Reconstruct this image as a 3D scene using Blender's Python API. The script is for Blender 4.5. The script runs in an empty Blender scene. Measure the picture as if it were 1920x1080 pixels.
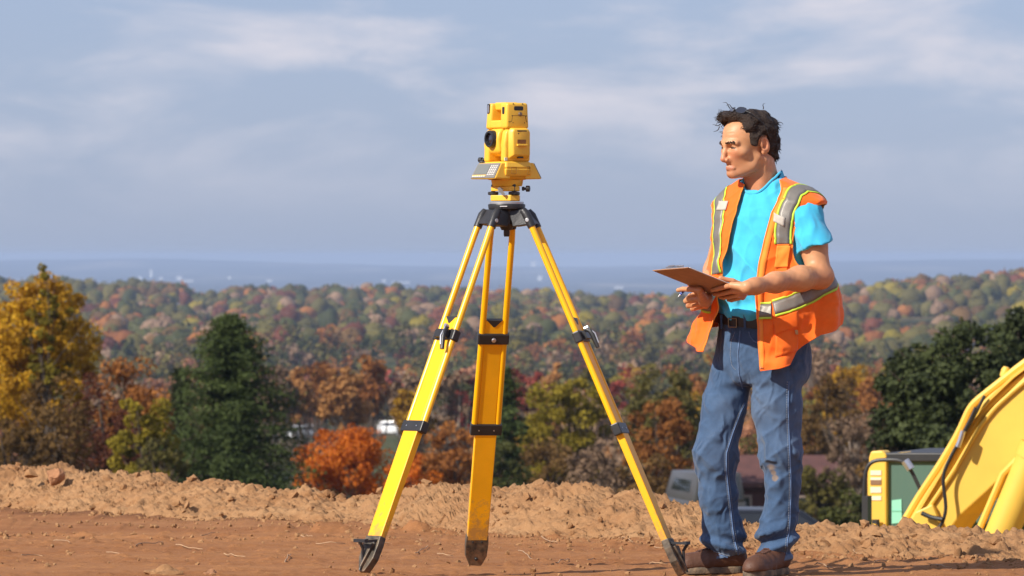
import bpy, bmesh, math, random
import numpy as np
from mathutils import Vector, Matrix

random.seed(7)
rng = np.random.default_rng(11)
SC = bpy.context.scene
COL = SC.collection

# ------------------------------------------------------------------ camera
FPX = 10692.0            # focal length in photo pixels (photo 1920 wide)
CAMZ = 1.23
HOR = 480.0              # eye level row
cam_d = bpy.data.cameras.new('camera')
cam = bpy.data.objects.new('camera', cam_d)
COL.objects.link(cam)
cam_d.sensor_width = 36.0
cam_d.lens = FPX / 1920.0 * 36.0
cam_d.shift_y = -(540.0 - HOR) / 1920.0
cam.location = (0, 0, CAMZ)
cam.rotation_euler = (math.pi / 2, 0, 0)
cam_d.clip_start = 0.5
cam_d.clip_end = 90000
cam_d.dof.use_dof = True
cam_d.dof.focus_distance = 21.95
cam_d.dof.aperture_fstop = 13.5
SC.camera = cam

# ------------------------------------------------------------------ sky and sun
SUN_EL, SUN_AZ = math.radians(36), math.radians(37)
to_sun = Vector((-math.cos(SUN_EL) * math.cos(SUN_AZ), -math.cos(SUN_EL) * math.sin(SUN_AZ), math.sin(SUN_EL)))
W = bpy.data.worlds.new('World')
SC.world = W
W.use_nodes = True
nt = W.node_tree
bg = nt.nodes['Background']
sky = nt.nodes.new('ShaderNodeTexSky')
sky.sky_type = 'NISHITA'
sky.sun_disc = False
sky.sun_elevation = SUN_EL
sky.sun_rotation = math.atan2(to_sun.x, to_sun.y) % (2 * math.pi)
sky.altitude = 100
sky.air_density = 1.0
sky.dust_density = 0.6
sky.ozone_density = 3.0
def wn(t, **k):
    n = nt.nodes.new(t)
    for a, b in k.items():
        setattr(n, a, b)
    return n
def wl(a, b):
    nt.links.new(a, b)
tint = wn('ShaderNodeMix', data_type='RGBA', blend_type='MULTIPLY')
tint.inputs['Factor'].default_value = 1.0
wl(sky.outputs[0], tint.inputs['A'])
tint.inputs['B'].default_value = (0.90, 0.95, 1.25, 1)
# broad soft cloud layer, laid over the whole sky by direction
tc = wn('ShaderNodeTexCoord')
mp = wn('ShaderNodeMapping')
mp.inputs['Scale'].default_value = (20, 20, 66)
mp.inputs['Location'].default_value = (7.3, 2.1, 4.4)
wl(tc.outputs['Generated'], mp.inputs['Vector'])
n1 = wn('ShaderNodeTexNoise')
n1.inputs['Scale'].default_value = 1.0
n1.inputs['Detail'].default_value = 7.0
n1.inputs['Roughness'].default_value = 0.55
n1.inputs['Distortion'].default_value = 0.35
wl(mp.outputs[0], n1.inputs['Vector'])
sep = wn('ShaderNodeSeparateXYZ')
wl(tc.outputs['Generated'], sep.inputs[0])
band = wn('ShaderNodeMapRange', interpolation_type='SMOOTHSTEP')
band.inputs['From Min'].default_value = 0.002
band.inputs['From Max'].default_value = 0.034
wl(sep.outputs['Z'], band.inputs['Value'])
r1 = wn('ShaderNodeMapRange', interpolation_type='SMOOTHSTEP')
r1.inputs['From Min'].default_value = 0.40
r1.inputs['From Max'].default_value = 0.68
wl(n1.outputs['Fac'], r1.inputs['Value'])
cm = wn('ShaderNodeMath', operation='MULTIPLY')
wl(r1.outputs[0], cm.inputs[0])
wl(band.outputs[0], cm.inputs[1])
mp2 = wn('ShaderNodeMapping')
mp2.inputs['Scale'].default_value = (50, 50, 190)
mp2.inputs['Location'].default_value = (1.3, 0.0, 2.2)
wl(tc.outputs['Generated'], mp2.inputs['Vector'])
n2 = wn('ShaderNodeTexNoise')
n2.inputs['Detail'].default_value = 5.0
n2.inputs['Scale'].default_value = 1.0
wl(mp2.outputs[0], n2.inputs['Vector'])
r2 = wn('ShaderNodeMapRange')
r2.inputs['From Min'].default_value = 0.3
r2.inputs['From Max'].default_value = 0.7
r2.inputs['To Min'].default_value = 0.55
r2.inputs['To Max'].default_value = 1.0
wl(n2.outputs['Fac'], r2.inputs['Value'])
cm2 = wn('ShaderNodeMath', operation='MULTIPLY')
wl(cm.outputs[0], cm2.inputs[0])
wl(r2.outputs[0], cm2.inputs[1])
mixc = wn('ShaderNodeMix', data_type='RGBA')
wl(cm2.outputs[0], mixc.inputs['Factor'])
veil = wn('ShaderNodeMix', data_type='RGBA')      # thin even high haze over the whole sky
veil.inputs['Factor'].default_value = 0.62
wl(tint.outputs['Result'], veil.inputs['A'])
veil.inputs['B'].default_value = (4.15, 5.1, 7.45, 1)
wl(veil.outputs['Result'], mixc.inputs['A'])
mixc.inputs['B'].default_value = (7.9, 7.7, 8.5, 1)
wl(mixc.outputs['Result'], bg.inputs['Color'])
bg.inputs['Strength'].default_value = 0.074

sun_d = bpy.data.lights.new('sun', 'SUN')
sun_d.energy = 4.9
sun_d.angle = math.radians(0.53)
sun_d.color = (1.0, 0.93, 0.82)
sun = bpy.data.objects.new('sun', sun_d)
COL.objects.link(sun)
sun.rotation_euler = to_sun.to_track_quat('Z', 'Y').to_euler()
sun.location = (-20, -10, 30)

vs = SC.view_settings
vs.view_transform = 'Standard'
vs.look = 'None'
vs.gamma = 1.0
vs.exposure = 0.34
vs.use_curve_mapping = False
SC.render.engine = 'CYCLES'
SC.cycles.use_denoising = True
SC.cycles.max_bounces = 6
SC.cycles.volume_bounces = 0
SC.cycles.transparent_max_bounces = 16
SC.cycles.caustics_reflective = False
SC.cycles.caustics_refractive = False

# ------------------------------------------------------------------ helpers
def P(px, py, Y):
    """world point seen at photo pixel (px, py) at distance Y"""
    return np.array([(px - 960.0) * Y / FPX, Y, CAMZ - (py - HOR) * Y / FPX])

def hash2(ix, iy, seed=0):
    h = (ix.astype(np.int64) * 374761393 + iy.astype(np.int64) * 668265263 + seed * 1274126177) & 0xFFFFFFFF
    h = ((h ^ (h >> 13)) * 1274126177) & 0xFFFFFFFF
    return ((h ^ (h >> 16)) & 0xFFFFFF) / float(0xFFFFFF)

def vnoise(x, y, seed=0):
    ix, iy = np.floor(x), np.floor(y)
    fx, fy = x - ix, y - iy
    fx = fx * fx * fx * (fx * (fx * 6 - 15) + 10)
    fy = fy * fy * fy * (fy * (fy * 6 - 15) + 10)
    a, b = hash2(ix, iy, seed), hash2(ix + 1, iy, seed)
    c, d = hash2(ix, iy + 1, seed), hash2(ix + 1, iy + 1, seed)
    return (a + (b - a) * fx) * (1 - fy) + (c + (d - c) * fx) * fy

def fbm(x, y, oct=4, seed=0, gain=0.5):
    s, a, t = 0, 1.0, 0
    for o in range(oct):
        s = s + a * vnoise(x * 2 ** o + 17.3 * o, y * 2 ** o - 9.1 * o, seed + o)
        t += a
        a *= gain
    return s / t

def sinnoise(p, freq, seed, n=7):
    """cheap smooth 3D noise in -1..1"""
    r = np.random.default_rng(seed)
    k = r.normal(size=(n, 3))
    k /= np.linalg.norm(k, axis=1)[:, None]
    k = k * np.asarray(freq) * r.uniform(0.6, 1.5, (n, 1))
    ph = r.uniform(0, 6.283, n)
    s = 0
    for i in range(n):
        s = s + np.sin(p[..., 0] * k[i, 0] + p[..., 1] * k[i, 1] + p[..., 2] * k[i, 2] + ph[i])
    return s / math.sqrt(n) / 1.4

def crinkle(p, freq, seed, sharp=3.0):
    """creased cloth: narrow ridges along the zero lines of a warped noise, 0..1"""
    w = np.stack([sinnoise(p, 11, seed + 1, 4), sinnoise(p, 11, seed + 2, 4), sinnoise(p, 11, seed + 3, 4)], -1) * .014
    return np.clip(1 - np.abs(sinnoise(p + w, freq, seed, 5)) * 1.3, 0, 1) ** sharp

def sstep(a, b, x):
    t = np.clip((x - a) / (b - a), 0, 1)
    return t * t * (3 - 2 * t)

# ---- materials
def mat(name, col=(0.5, 0.5, 0.5), rough=0.6, metal=0.0, spec=0.5, var=0.0, vscale=8.0, bump=0.0, bscale=60.0,
        col2=None, coat=0.0, attr=None, objvar=0.0, detail=4.0, sheen=0.0, trans=0.0, vcoord='Object', dist=0.01):
    m = bpy.data.materials.new(name)
    m.use_nodes = True
    t = m.node_tree
    b = t.nodes['Principled BSDF']
    b.inputs['Roughness'].default_value = rough
    b.inputs['Metallic'].default_value = metal
    b.inputs['Specular IOR Level'].default_value = spec
    b.inputs['Base Color'].default_value = (*col, 1)
    if coat:
        b.inputs['Coat Weight'].default_value = coat
        b.inputs['Coat Roughness'].default_value = 0.15
    if sheen:
        b.inputs['Sheen Weight'].default_value = sheen
    if trans:
        b.inputs['Transmission Weight'].default_value = trans
    out = None
    tcn = t.nodes.new('ShaderNodeTexCoord')
    if attr:
        a = t.nodes.new('ShaderNodeAttribute')
        a.attribute_name = attr
        out = a.outputs['Color']
    if var > 0 or col2 is not None:
        n = t.nodes.new('ShaderNodeTexNoise')
        n.inputs['Scale'].default_value = vscale
        n.inputs['Detail'].default_value = detail
        t.links.new(tcn.outputs[vcoord], n.inputs['Vector'])
        if col2 is not None:
            mr = t.nodes.new('ShaderNodeMapRange')
            mr.inputs['From Min'].default_value = 0.35
            mr.inputs['From Max'].default_value = 0.65
            t.links.new(n.outputs['Fac'], mr.inputs['Value'])
            mx = t.nodes.new('ShaderNodeMix')
            mx.data_type = 'RGBA'
            t.links.new(mr.outputs[0], mx.inputs['Factor'])
            mx.inputs['A'].default_value = (*col, 1)
            if out:
                t.links.new(out, mx.inputs['A'])
            mx.inputs['B'].default_value = (*col2, 1)
            out = mx.outputs['Result']
        if var > 0:
            mr = t.nodes.new('ShaderNodeMapRange')
            mr.inputs['From Min'].default_value = 0.25
            mr.inputs['From Max'].default_value = 0.75
            mr.inputs['To Min'].default_value = 1 - var
            mr.inputs['To Max'].default_value = 1 + var
            t.links.new(n.outputs['Fac'], mr.inputs['Value'])
            hs = t.nodes.new('ShaderNodeHueSaturation')
            t.links.new(mr.outputs[0], hs.inputs['Value'])
            hs.inputs['Color'].default_value = (*col, 1)
            if out:
                t.links.new(out, hs.inputs['Color'])
            out = hs.outputs['Color']
    if objvar > 0:
        oi = t.nodes.new('ShaderNodeObjectInfo')
        mr = t.nodes.new('ShaderNodeMapRange')
        mr.inputs['To Min'].default_value = 1 - objvar
        mr.inputs['To Max'].default_value = 1 + objvar
        t.links.new(oi.outputs['Random'], mr.inputs['Value'])
        hs = t.nodes.new('ShaderNodeHueSaturation')
        t.links.new(mr.outputs[0], hs.inputs['Value'])
        hs.inputs['Color'].default_value = (*col, 1)
        if out:
            t.links.new(out, hs.inputs['Color'])
        out = hs.outputs['Color']
    if out:
        t.links.new(out, b.inputs['Base Color'])
    if bump > 0:
        n = t.nodes.new('ShaderNodeTexNoise')
        n.inputs['Scale'].default_value = bscale
        n.inputs['Detail'].default_value = 6
        n.inputs['Roughness'].default_value = 0.6
        t.links.new(tcn.outputs['Object'], n.inputs['Vector'])
        bp = t.nodes.new('ShaderNodeBump')
        bp.inputs['Strength'].default_value = bump
        bp.inputs['Distance'].default_value = dist
        t.links.new(n.outputs['Fac'], bp.inputs['Height'])
        t.links.new(bp.outputs[0], b.inputs['Normal'])
    return m

def wrinkle(m, scale, dist, stretch=(1, 1, 1), strength=1.0, distort=1.2):
    """cloth creases: ridged noise bump laid under the fine bump"""
    t = m.node_tree
    b = t.nodes['Principled BSDF']
    tcn = t.nodes.new('ShaderNodeTexCoord')
    mpn = t.nodes.new('ShaderNodeMapping')
    mpn.inputs['Scale'].default_value = stretch
    t.links.new(tcn.outputs['Object'], mpn.inputs['Vector'])
    n = t.nodes.new('ShaderNodeTexNoise')
    n.noise_type = 'RIDGED_MULTIFRACTAL'
    n.inputs['Scale'].default_value = scale
    n.inputs['Detail'].default_value = 2.5
    n.inputs['Roughness'].default_value = 0.45
    n.inputs['Distortion'].default_value = distort
    t.links.new(mpn.outputs[0], n.inputs['Vector'])
    bp = t.nodes.new('ShaderNodeBump')
    bp.inputs['Strength'].default_value = strength
    bp.inputs['Distance'].default_value = dist
    t.links.new(n.outputs['Fac'], bp.inputs['Height'])
    old = b.inputs['Normal'].links[0].from_node if b.inputs['Normal'].links else None
    if old is not None and old.type == 'BUMP':
        t.links.new(bp.outputs[0], old.inputs['Normal'])
    else:
        t.links.new(bp.outputs[0], b.inputs['Normal'])

# ---- objects
def link_mesh(name, me, parent=None):
    o = bpy.data.objects.new(name, me)
    COL.objects.link(o)
    if parent is not None:
        o.parent = parent
    return o

def raw_mesh(name, v, quads=None, tris=None, mats=None, midx=None, smooth=False):
    me = bpy.data.meshes.new(name)
    v = np.asarray(v, np.float32)
    nq = 0 if quads is None else len(quads)
    nt_ = 0 if tris is None else len(tris)
    me.vertices.add(len(v))
    me.vertices.foreach_set('co', v.ravel())
    loops = []
    if nq:
        loops.append(np.asarray(quads, np.int32).ravel())
    if nt_:
        loops.append(np.asarray(tris, np.int32).ravel())
    lv = np.concatenate(loops)
    me.loops.add(len(lv))
    me.loops.foreach_set('vertex_index', lv)
    me.polygons.add(nq + nt_)
    st = np.concatenate([np.arange(nq) * 4, nq * 4 + np.arange(nt_) * 3]).astype(np.int32)
    me.polygons.foreach_set('loop_start', st)
    for m in mats or []:
        me.materials.append(m)
    if midx is not None:
        me.polygons.foreach_set('material_index', np.asarray(midx, np.int32))
    me.polygons.foreach_set('use_smooth', np.full(nq + nt_, bool(smooth)))
    me.update(calc_edges=True)
    return me

def tag(o, label=None, cat=None, group=None, kind=None):
    if label:
        o['label'] = label
    if cat:
        o['category'] = cat
    if group:
        o['group'] = group
    if kind:
        o['kind'] = kind
    return o

def empty(name, loc, label=None, cat=None, group=None):
    o = bpy.data.objects.new(name, None)
    COL.objects.link(o)
    o.location = loc
    o.empty_display_size = 0.1
    return tag(o, label, cat, group)

def frame(d):
    """orthonormal side, up for direction d"""
    d = np.asarray(d, float)
    d = d / np.linalg.norm(d)
    h = np.array([0, 0, 1.0]) if abs(d[2]) < 0.9 else np.array([1.0, 0, 0])
    s = np.cross(d, h)
    s /= np.linalg.norm(s)
    return d, s, np.cross(s, d)

class G:
    """collects shapes into one mesh"""
    def __init__(self):
        self.v, self.f, self.m = [], [], []
    def add(self, v, f, m=0):
        b = len(self.v)
        self.v.extend([tuple(map(float, q)) for q in v])
        self.f.extend([tuple(i + b for i in q) for q in f])
        self.m.extend([m] * len(f))
        return self
    def hexa(self, c8, m=0):
        return self.add(c8, [(0, 3, 2, 1), (4, 5, 6, 7), (0, 1, 5, 4), (1, 2, 6, 5), (2, 3, 7, 6), (3, 0, 4, 7)], m)
    def box(self, c, s, R=None, m=0, taper=(1, 1)):
        c = np.asarray(c, float)
        h = np.asarray(s, float) / 2
        pts = []
        for z in (-1, 1):
            tx, ty = (1, 1) if z < 0 else taper
            for x, y in ((-1, -1), (1, -1), (1, 1), (-1, 1)):
                p = np.array([x * h[0] * tx, y * h[1] * ty, z * h[2]])
                pts.append(c + (R @ p if R is not None else p))
        return self.hexa(pts, m)
    def bar(self, a, b, w, t, side=None, m=0, w2=None, t2=None):
        """box from a to b, width w along side, thickness t"""
        a, b = np.asarray(a, float), np.asarray(b, float)
        d = (b - a) / np.linalg.norm(b - a)
        if side is None:
            _, s, _ = frame(d)
        else:
            s = np.asarray(side, float)
            s = s - d * s.dot(d)
            s /= np.linalg.norm(s)
        n = np.cross(d, s)
        w2, t2 = w2 or w, t2 or t
        pts = []
        for q, ww, tt in ((a, w, t), (b, w2, t2)):
            for i, j in ((-1, -1), (1, -1), (1, 1), (-1, 1)):
                pts.append(q + s * ww / 2 * i + n * tt / 2 * j)
        return self.hexa(pts, m)
    def tube(self, path, r, n=8, m=0, cap=True):
        path = [np.asarray(p, float) for p in path]
        k = len(path)
        rs = r if hasattr(r, '__len__') else [r] * k
        _, s, u = frame(path[1] - path[0])
        rings = []
        for i in range(k):
            d = path[min(i + 1, k - 1)] - path[max(i - 1, 0)]
            d = d / (np.linalg.norm(d) + 1e-12)
            s = s - d * s.dot(d)
            s /= (np.linalg.norm(s) + 1e-12)
            u = np.cross(d, s)
            rings.append([path[i] + rs[i] * (math.cos(2 * math.pi * j / n) * s + math.sin(2 * math.pi * j / n) * u) for j in range(n)])
        v = [p for rg in rings for p in rg]
        f = []
        for i in range(k - 1):
            for j in range(n):
                j2 = (j + 1) % n
                f.append((i * n + j, i * n + j2, (i + 1) * n + j2, (i + 1) * n + j))
        if cap:
            f.append(tuple(range(n - 1, -1, -1)))
            f.append(tuple((k - 1) * n + j for j in range(n)))
        return self.add(v, f, m)
    def lathe(self, c, axis, prof, n=24, m=0):
        """prof = [(along, radius)...]"""
        c = np.asarray(c, float)
        d, s, u = frame(axis)
        v = [c + d * a + r * (math.cos(2 * math.pi * j / n) * s + math.sin(2 * math.pi * j / n) * u) for a, r in prof for j in range(n)]
        k = len(prof)
        f = [(i * n + j, i * n + (j + 1) % n, (i + 1) * n + (j + 1) % n, (i + 1) * n + j) for i in range(k - 1) for j in range(n)]
        f.append(tuple(range(n - 1, -1, -1)))
        f.append(tuple((k - 1) * n + j for j in range(n)))
        return self.add(v, f, m)
    def prism(self, poly, o, ex, ey, en, t0, t1, m=0):
        """polygon (2D) in the plane ex, ey at o, extruded along en from t0 to t1"""
        o, ex, ey, en = [np.asarray(q, float) for q in (o, ex, ey, en)]
        n = len(poly)
        v = [o + ex * p[0] + ey * p[1] + en * t0 for p in poly] + [o + ex * p[0] + ey * p[1] + en * t1 for p in poly]
        f = [tuple(range(n - 1, -1, -1)), tuple(range(n, 2 * n))]
        f += [(i, (i + 1) % n, n + (i + 1) % n, n + i) for i in range(n)]
        return self.add(v, f, m)
    def build(self, name, mats, parent=None, org=(0, 0, 0), smooth=None, bevel=0.0, seg=2):
        me = bpy.data.meshes.new(name)
        org = np.asarray(org, float)
        me.from_pydata([tuple(np.asarray(q) - org) for q in self.v], [], self.f)
        for mm in (mats if isinstance(mats, (list, tuple)) else [mats]):
            me.materials.append(mm)
        me.polygons.foreach_set('material_index', np.asarray(self.m, np.int32))
        me.update()
        bm = bmesh.new()
        bm.from_mesh(me)
        bmesh.ops.recalc_face_normals(bm, faces=bm.faces)
        if bevel > 0:
            ed = [e for e in bm.edges if len(e.link_faces) == 2 and e.calc_face_angle(0) > 0.5]
            bmesh.ops.bevel(bm, geom=ed, offset=bevel, segments=seg, profile=0.5, affect='EDGES', clamp_overlap=True)
        bm.to_mesh(me)
        bm.free()
        if smooth is not None:
            me.polygons.foreach_set('use_smooth', np.ones(len(me.polygons), bool))
            try:
                me.set_sharp_from_angle(angle=smooth)
            except Exception:
                pass
        me.update()
        return link_mesh(name, me, parent)

SM = math.radians(35)
# ================================================================== ground, berm, terrain
def ground_z(X, Y):
    z = -0.018 * (Y - 22.3) * sstep(21.9, 23.5, Y)
    return z

_bx = np.array([-400, 0, 300, 600, 750, 900, 1100, 1250, 1500, 1920, 2400.])
_by = np.array([952, 952, 972, 981, 988, 1003, 1012, 1020, 1040, 1058, 1064.])
_bY = 0.829 / ((_by - HOR) / FPX - 0.018)
_cx = np.array([-300, 0, 60, 100, 130, 200, 300, 330, 420, 470, 540, 590, 640, 700, 780, 880, 950, 1010, 1060, 1130, 1180, 1250, 1320, 1390, 1480, 1560, 1640, 1700, 1800, 1920, 2200.])
_cy = np.array([880, 878, 880, 878, 884, 889, 893, 906, 910, 918, 930, 925, 942, 926, 914, 914, 918, 906, 910, 930, 934, 946, 952, 978, 990, 990, 992, 1000, 1004, 1009, 1012.])

def berm_base(X):
    """Y of the foot of the berm at X (line drawn on the ground)"""
    Y = np.full_like(np.asarray(X, float), 27.0)
    for _ in range(12):
        px = 960 + X * FPX / Y
        Y = 0.5 * Y + 0.5 * np.interp(px, _bx, _bY)
    return Y

def berm_top(X, Yb):
    Yc = Yb + 1.0
    px = 960 + X * FPX / Yc
    py = np.interp(px, _cx, _cy)
    return CAMZ - (py - HOR) * Yc / FPX

def dense_axis(a, b, step, lo, hi, g=1.35):
    xs = list(np.arange(a, b + step / 2, step))
    s = step
    while xs[-1] < hi:
        s *= g
        xs.append(xs[-1] + s)
    s = step
    left = []
    x = xs[0]
    while x > lo:
        s *= g
        x -= s
        left.append(x)
    return np.array(left[::-1] + xs)

def grid_mesh(name, X, Y, Z, mats, smooth=True):
    ny, nx = X.shape
    v = np.stack([X, Y, Z], -1).reshape(-1, 3)
    idx = np.arange(ny * nx).reshape(ny, nx)
    q = np.stack([idx[:-1, :-1], idx[:-1, 1:], idx[1:, 1:], idx[1:, :-1]], -1).reshape(-1, 4)
    return raw_mesh(name, v, quads=q, mats=mats, smooth=smooth)

def soil_mat(name, c1, c2, c3, sc, bumpd):
    m = bpy.data.materials.new(name)
    m.use_nodes = True
    t = m.node_tree
    b = t.nodes['Principled BSDF']
    b.inputs['Roughness'].default_value = 0.95
    b.inputs['Specular IOR Level'].default_value = 0.15
    tcn = t.nodes.new('ShaderNodeTexCoord')
    def noise(scale, det=6, ro=0.6, st=None):
        n = t.nodes.new('ShaderNodeTexNoise')
        n.inputs['Scale'].default_value = scale
        n.inputs['Detail'].default_value = det
        n.inputs['Roughness'].default_value = ro
        src = tcn.outputs['Object']
        if st:
            mpn = t.nodes.new('ShaderNodeMapping')
            mpn.inputs['Scale'].default_value = st
            t.links.new(src, mpn.inputs['Vector'])
            src = mpn.outputs[0]
        t.links.new(src, n.inputs['Vector'])
        return n.outputs['Fac']
    def ramp(fac, lo, hi):
        mr = t.nodes.new('ShaderNodeMapRange')
        mr.inputs['From Min'].default_value = lo
        mr.inputs['From Max'].default_value = hi
        t.links.new(fac, mr.inputs['Value'])
        return mr.outputs[0]
    def mix(f, a, b_):
        mx = t.nodes.new('ShaderNodeMix')
        mx.data_type = 'RGBA'
        t.links.new(f, mx.inputs['Factor'])
        for s, q in (('A', a), ('B', b_)):
            if isinstance(q, tuple):
                mx.inputs[s].default_value = (*q, 1)
            else:
                t.links.new(q, mx.inputs[s])
        return mx.outputs['Result']
    f1 = ramp(noise(1.1 * sc, 5, 0.6, (0.35, 1.0, 1.0)), 0.36, 0.62)
    f2 = ramp(noise(9 * sc, 6, 0.65, (0.5, 1, 1)), 0.48, 0.75)
    c = mix(f2, mix(f1, c1, c2), c3)
    f3 = ramp(noise(70 * sc, 3, 0.7), 0.58, 0.75)
    c = mix(f3, c, tuple(min(1, q * 1.45) for q in c2))
    t.links.new(c, b.inputs['Base Color'])
    bp = t.nodes.new('ShaderNodeBump')
    bp.inputs['Strength'].default_value = 0.9
    bp.inputs['Distance'].default_value = bumpd
    t.links.new(noise(55, 8, 0.75), bp.inputs['Height'])
    t.links.new(bp.outputs[0], b.inputs['Normal'])
    return m

M_GROUND = soil_mat('packed_red_soil', (0.27, 0.112, 0.042), (0.33, 0.150, 0.060), (0.225, 0.088, 0.032), 1.0, 0.006)
M_BERM = soil_mat('loose_tan_soil', (0.31, 0.160, 0.072), (0.37, 0.208, 0.100), (0.26, 0.125, 0.052), 1.5, 0.010)

# tyre-track ridges: (pixel row at left, at right, height, half width in m)
RIDGES = [(986, 1024, 0.060, 0.14), (968, 1012, 0.036, 0.12), (1004, 1038, 0.018, 0.09), (1048, 1062, 0.010, 0.06)]

def ground_detail(X, Y):
    z = ground_z(X, Y)
    lum = fbm(X * 1.3, Y * 2.2, 5, 3) - 0.5
    z = z + 0.030 * lum * sstep(22.0, 24, Y) + 0.008 * (fbm(X * 6, Y * 8, 4, 9) - 0.5)
    z = z + 0.010 * np.maximum(0, fbm(X * 14, Y * 22, 3, 31) - 0.60) * 4
    Yb = berm_base(X)
    for yl, yr, h, w in RIDGES:
        px = 960 + X * FPX / 25.0
        row = np.interp(px, [0, 1920], [yl, yr])
        Y0 = 0.829 / ((row - HOR) / FPX - 0.018)
        h = h * sstep(0.10, 0.9, Yb - Y0)
        Yr = np.minimum(Y0, Yb - 0.12)
        u = (Y - Yr + 0.25 * (fbm(X * 1.7, X * 0 + yl, 3, 77) - 0.5)) / w
        lumpy = fbm(X * 11, Y * 11, 4, 5)
        ex = sstep(0.25, 0.5, fbm(X * 1.1 + 5, X * 0 + yl * .1, 2, 13))
        z = z + h * np.exp(-u * u) * (0.15 + 2.2 * np.maximum(0, lumpy - 0.32)) * ex
    # scattered rubble close to the foot of the berm
    z = z + 0.05 * sstep(0.6, 0.0, Yb - Y) * np.maximum(0, fbm(X * 9, Y * 9, 4, 21) - 0.42)
    # the left tripod shoe stands on a slight rise
    z = z + 0.030 * np.exp(-(((X + 0.56) / 0.5) ** 2 + ((Y - 21.4) / 0.45) ** 2))
    z = z - np.maximum(0, Y - Yb - 0.35) * 0.8
    return np.maximum(z, -3.0)

xs = dense_axis(-2.75, 2.9, 0.0105, -45, 45)
ys = dense_axis(21.2, 27.0, 0.026, -60, 36, 1.28)
XX, YY = np.meshgrid(xs, ys)
ground = link_mesh('ground', grid_mesh('ground', XX, YY, ground_detail(XX, YY), [M_GROUND]))
tag(ground, 'flat reddish brown packed soil of the building site', kind='structure')

def berm_height(X, d):
    Yb = berm_base(X)
    Y = Yb + d
    zg = ground_z(X, Y)
    zt = berm_top(X, Yb)
    H = np.maximum(zt - zg, 0.05)
    prof = np.interp(d, [-0.3, 0.0, 0.25, 0.6, 0.95, 1.15, 1.5, 2.4, 6.5], [-0.35, -0.02, 0.34, 0.74, 0.97, 1.0, 0.9, -0.4, -16])
    lump = fbm(X * 3.2, Y * 3.2, 3, 41) - 0.5
    mid = fbm(X * 11, Y * 11, 4, 43) - 0.5
    fine = np.abs(fbm(X * 30, Y * 30, 3, 47) - 0.5)
    on = sstep(-0.15, 0.2, d)
    z = zg + H * prof + on * (0.07 * lump * H / 0.2 + 0.062 * mid + 0.07 * fine + 0.11 * np.maximum(0, fbm(X * 7, Y * 7, 3, 49) - 0.56) - 0.02)
    return Y, np.maximum(z, -3.05)

bxs = dense_axis(-3.0, 3.1, 0.011, -45, 45)
ds = np.concatenate([np.arange(-0.3, 1.45, 0.012), np.linspace(1.5, 6.5, 40)])
BX, BD = np.meshgrid(bxs, ds)
BY, BZ = berm_height(BX, BD)
berm = link_mesh('dirt_berm', grid_mesh('dirt_berm', BX, BY, BZ, [M_BERM]))
tag(berm, 'low windrow of loose tan soil along the edge of the site', kind='structure')

# ---- clods (loose lumps of soil)
def rock(seed, sub=2, rough=0.35):
    bm = bmesh.new()
    bmesh.ops.create_icosphere(bm, subdivisions=sub, radius=1.0)
    v = np.array([q.co[:] for q in bm.verts])
    f = np.array([[q.index for q in fc.verts] for fc in bm.faces])
    bm.free()
    r = np.random.default_rng(seed)
    n = sinnoise(v, 2.2, seed) * rough + sinnoise(v, 5.0, seed + 50) * rough * 0.45
    v = v * (1 + n[:, None])
    for _ in range(5):
        d = r.normal(size=3)
        d /= np.linalg.norm(d)
        h = v @ d
        lim = r.uniform(0.55, 0.8)
        v = v - np.outer(np.maximum(0, h - lim), d)
    v *= r.uniform(0.75, 1.15, 3)
    return v, f

def scatter_clods(name, count, seed, place, size, m):
    r = np.random.default_rng(seed)
    protos = [rock(seed + i, 1, 0.4) for i in range(8)]
    vs_, ts, off = [], [], 0
    for i in range(count):
        x, y, z, s = place(r)
        v, f = protos[r.integers(8)]
        a = r.uniform(0, 6.28)
        R = np.array(Matrix.Rotation(a, 3, Vector(r.normal(size=3)).normalized()))
        vv = (v * s * r.uniform(0.7, 1.25, 3)) @ R.T + (x, y, z)
        vs_.append(vv)
        ts.append(f + off)
        off += len(vv)
    me = raw_mesh(name, np.concatenate(vs_), tris=np.concatenate(ts), mats=[m], smooth=False)
    return link_mesh(name, me)

def place_berm(r):
    d = r.uniform(-0.05, 1.25)
    x = r.uniform(-2.9, 3.0)
    y, z = berm_height(np.array([x]), np.array([d]))
    s = 0.003 + 0.030 * r.random() ** 7
    return x, y[0], z[0] + s * 0.25, s

def place_ground(r):
    x = r.uniform(-2.7, 2.8)
    k = r.random()
    yb = berm_base(np.array([x]))[0]
    if k < 0.35:
        y = yb - abs(r.normal()) * 0.35
    elif k < 0.72:
        yl, yr, h, w = RIDGES[r.integers(3)]
        row = np.interp(960 + x * FPX / 25.0, [0, 1920], [yl, yr])
        y = min(0.829 / ((row - HOR) / FPX - 0.018), yb - 0.12) + r.normal() * 0.10
    else:
        y = r.uniform(21.2, yb)
    z = ground_detail(np.array([x]), np.array([y]))[0]
    s = 0.0025 + 0.014 * r.random() ** 5
    return x, y, z + s * 0.2, s

o = scatter_clods('dirt_clods', 1700, 5, place_berm, 1, M_BERM)
tag(o, 'countless small crumbs of tan soil on the berm', kind='stuff')
o = scatter_clods('soil_crumbs', 4600, 6, place_ground, 1, M_BERM)
tag(o, 'small crumbs of soil scattered on the packed ground', kind='stuff')

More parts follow.
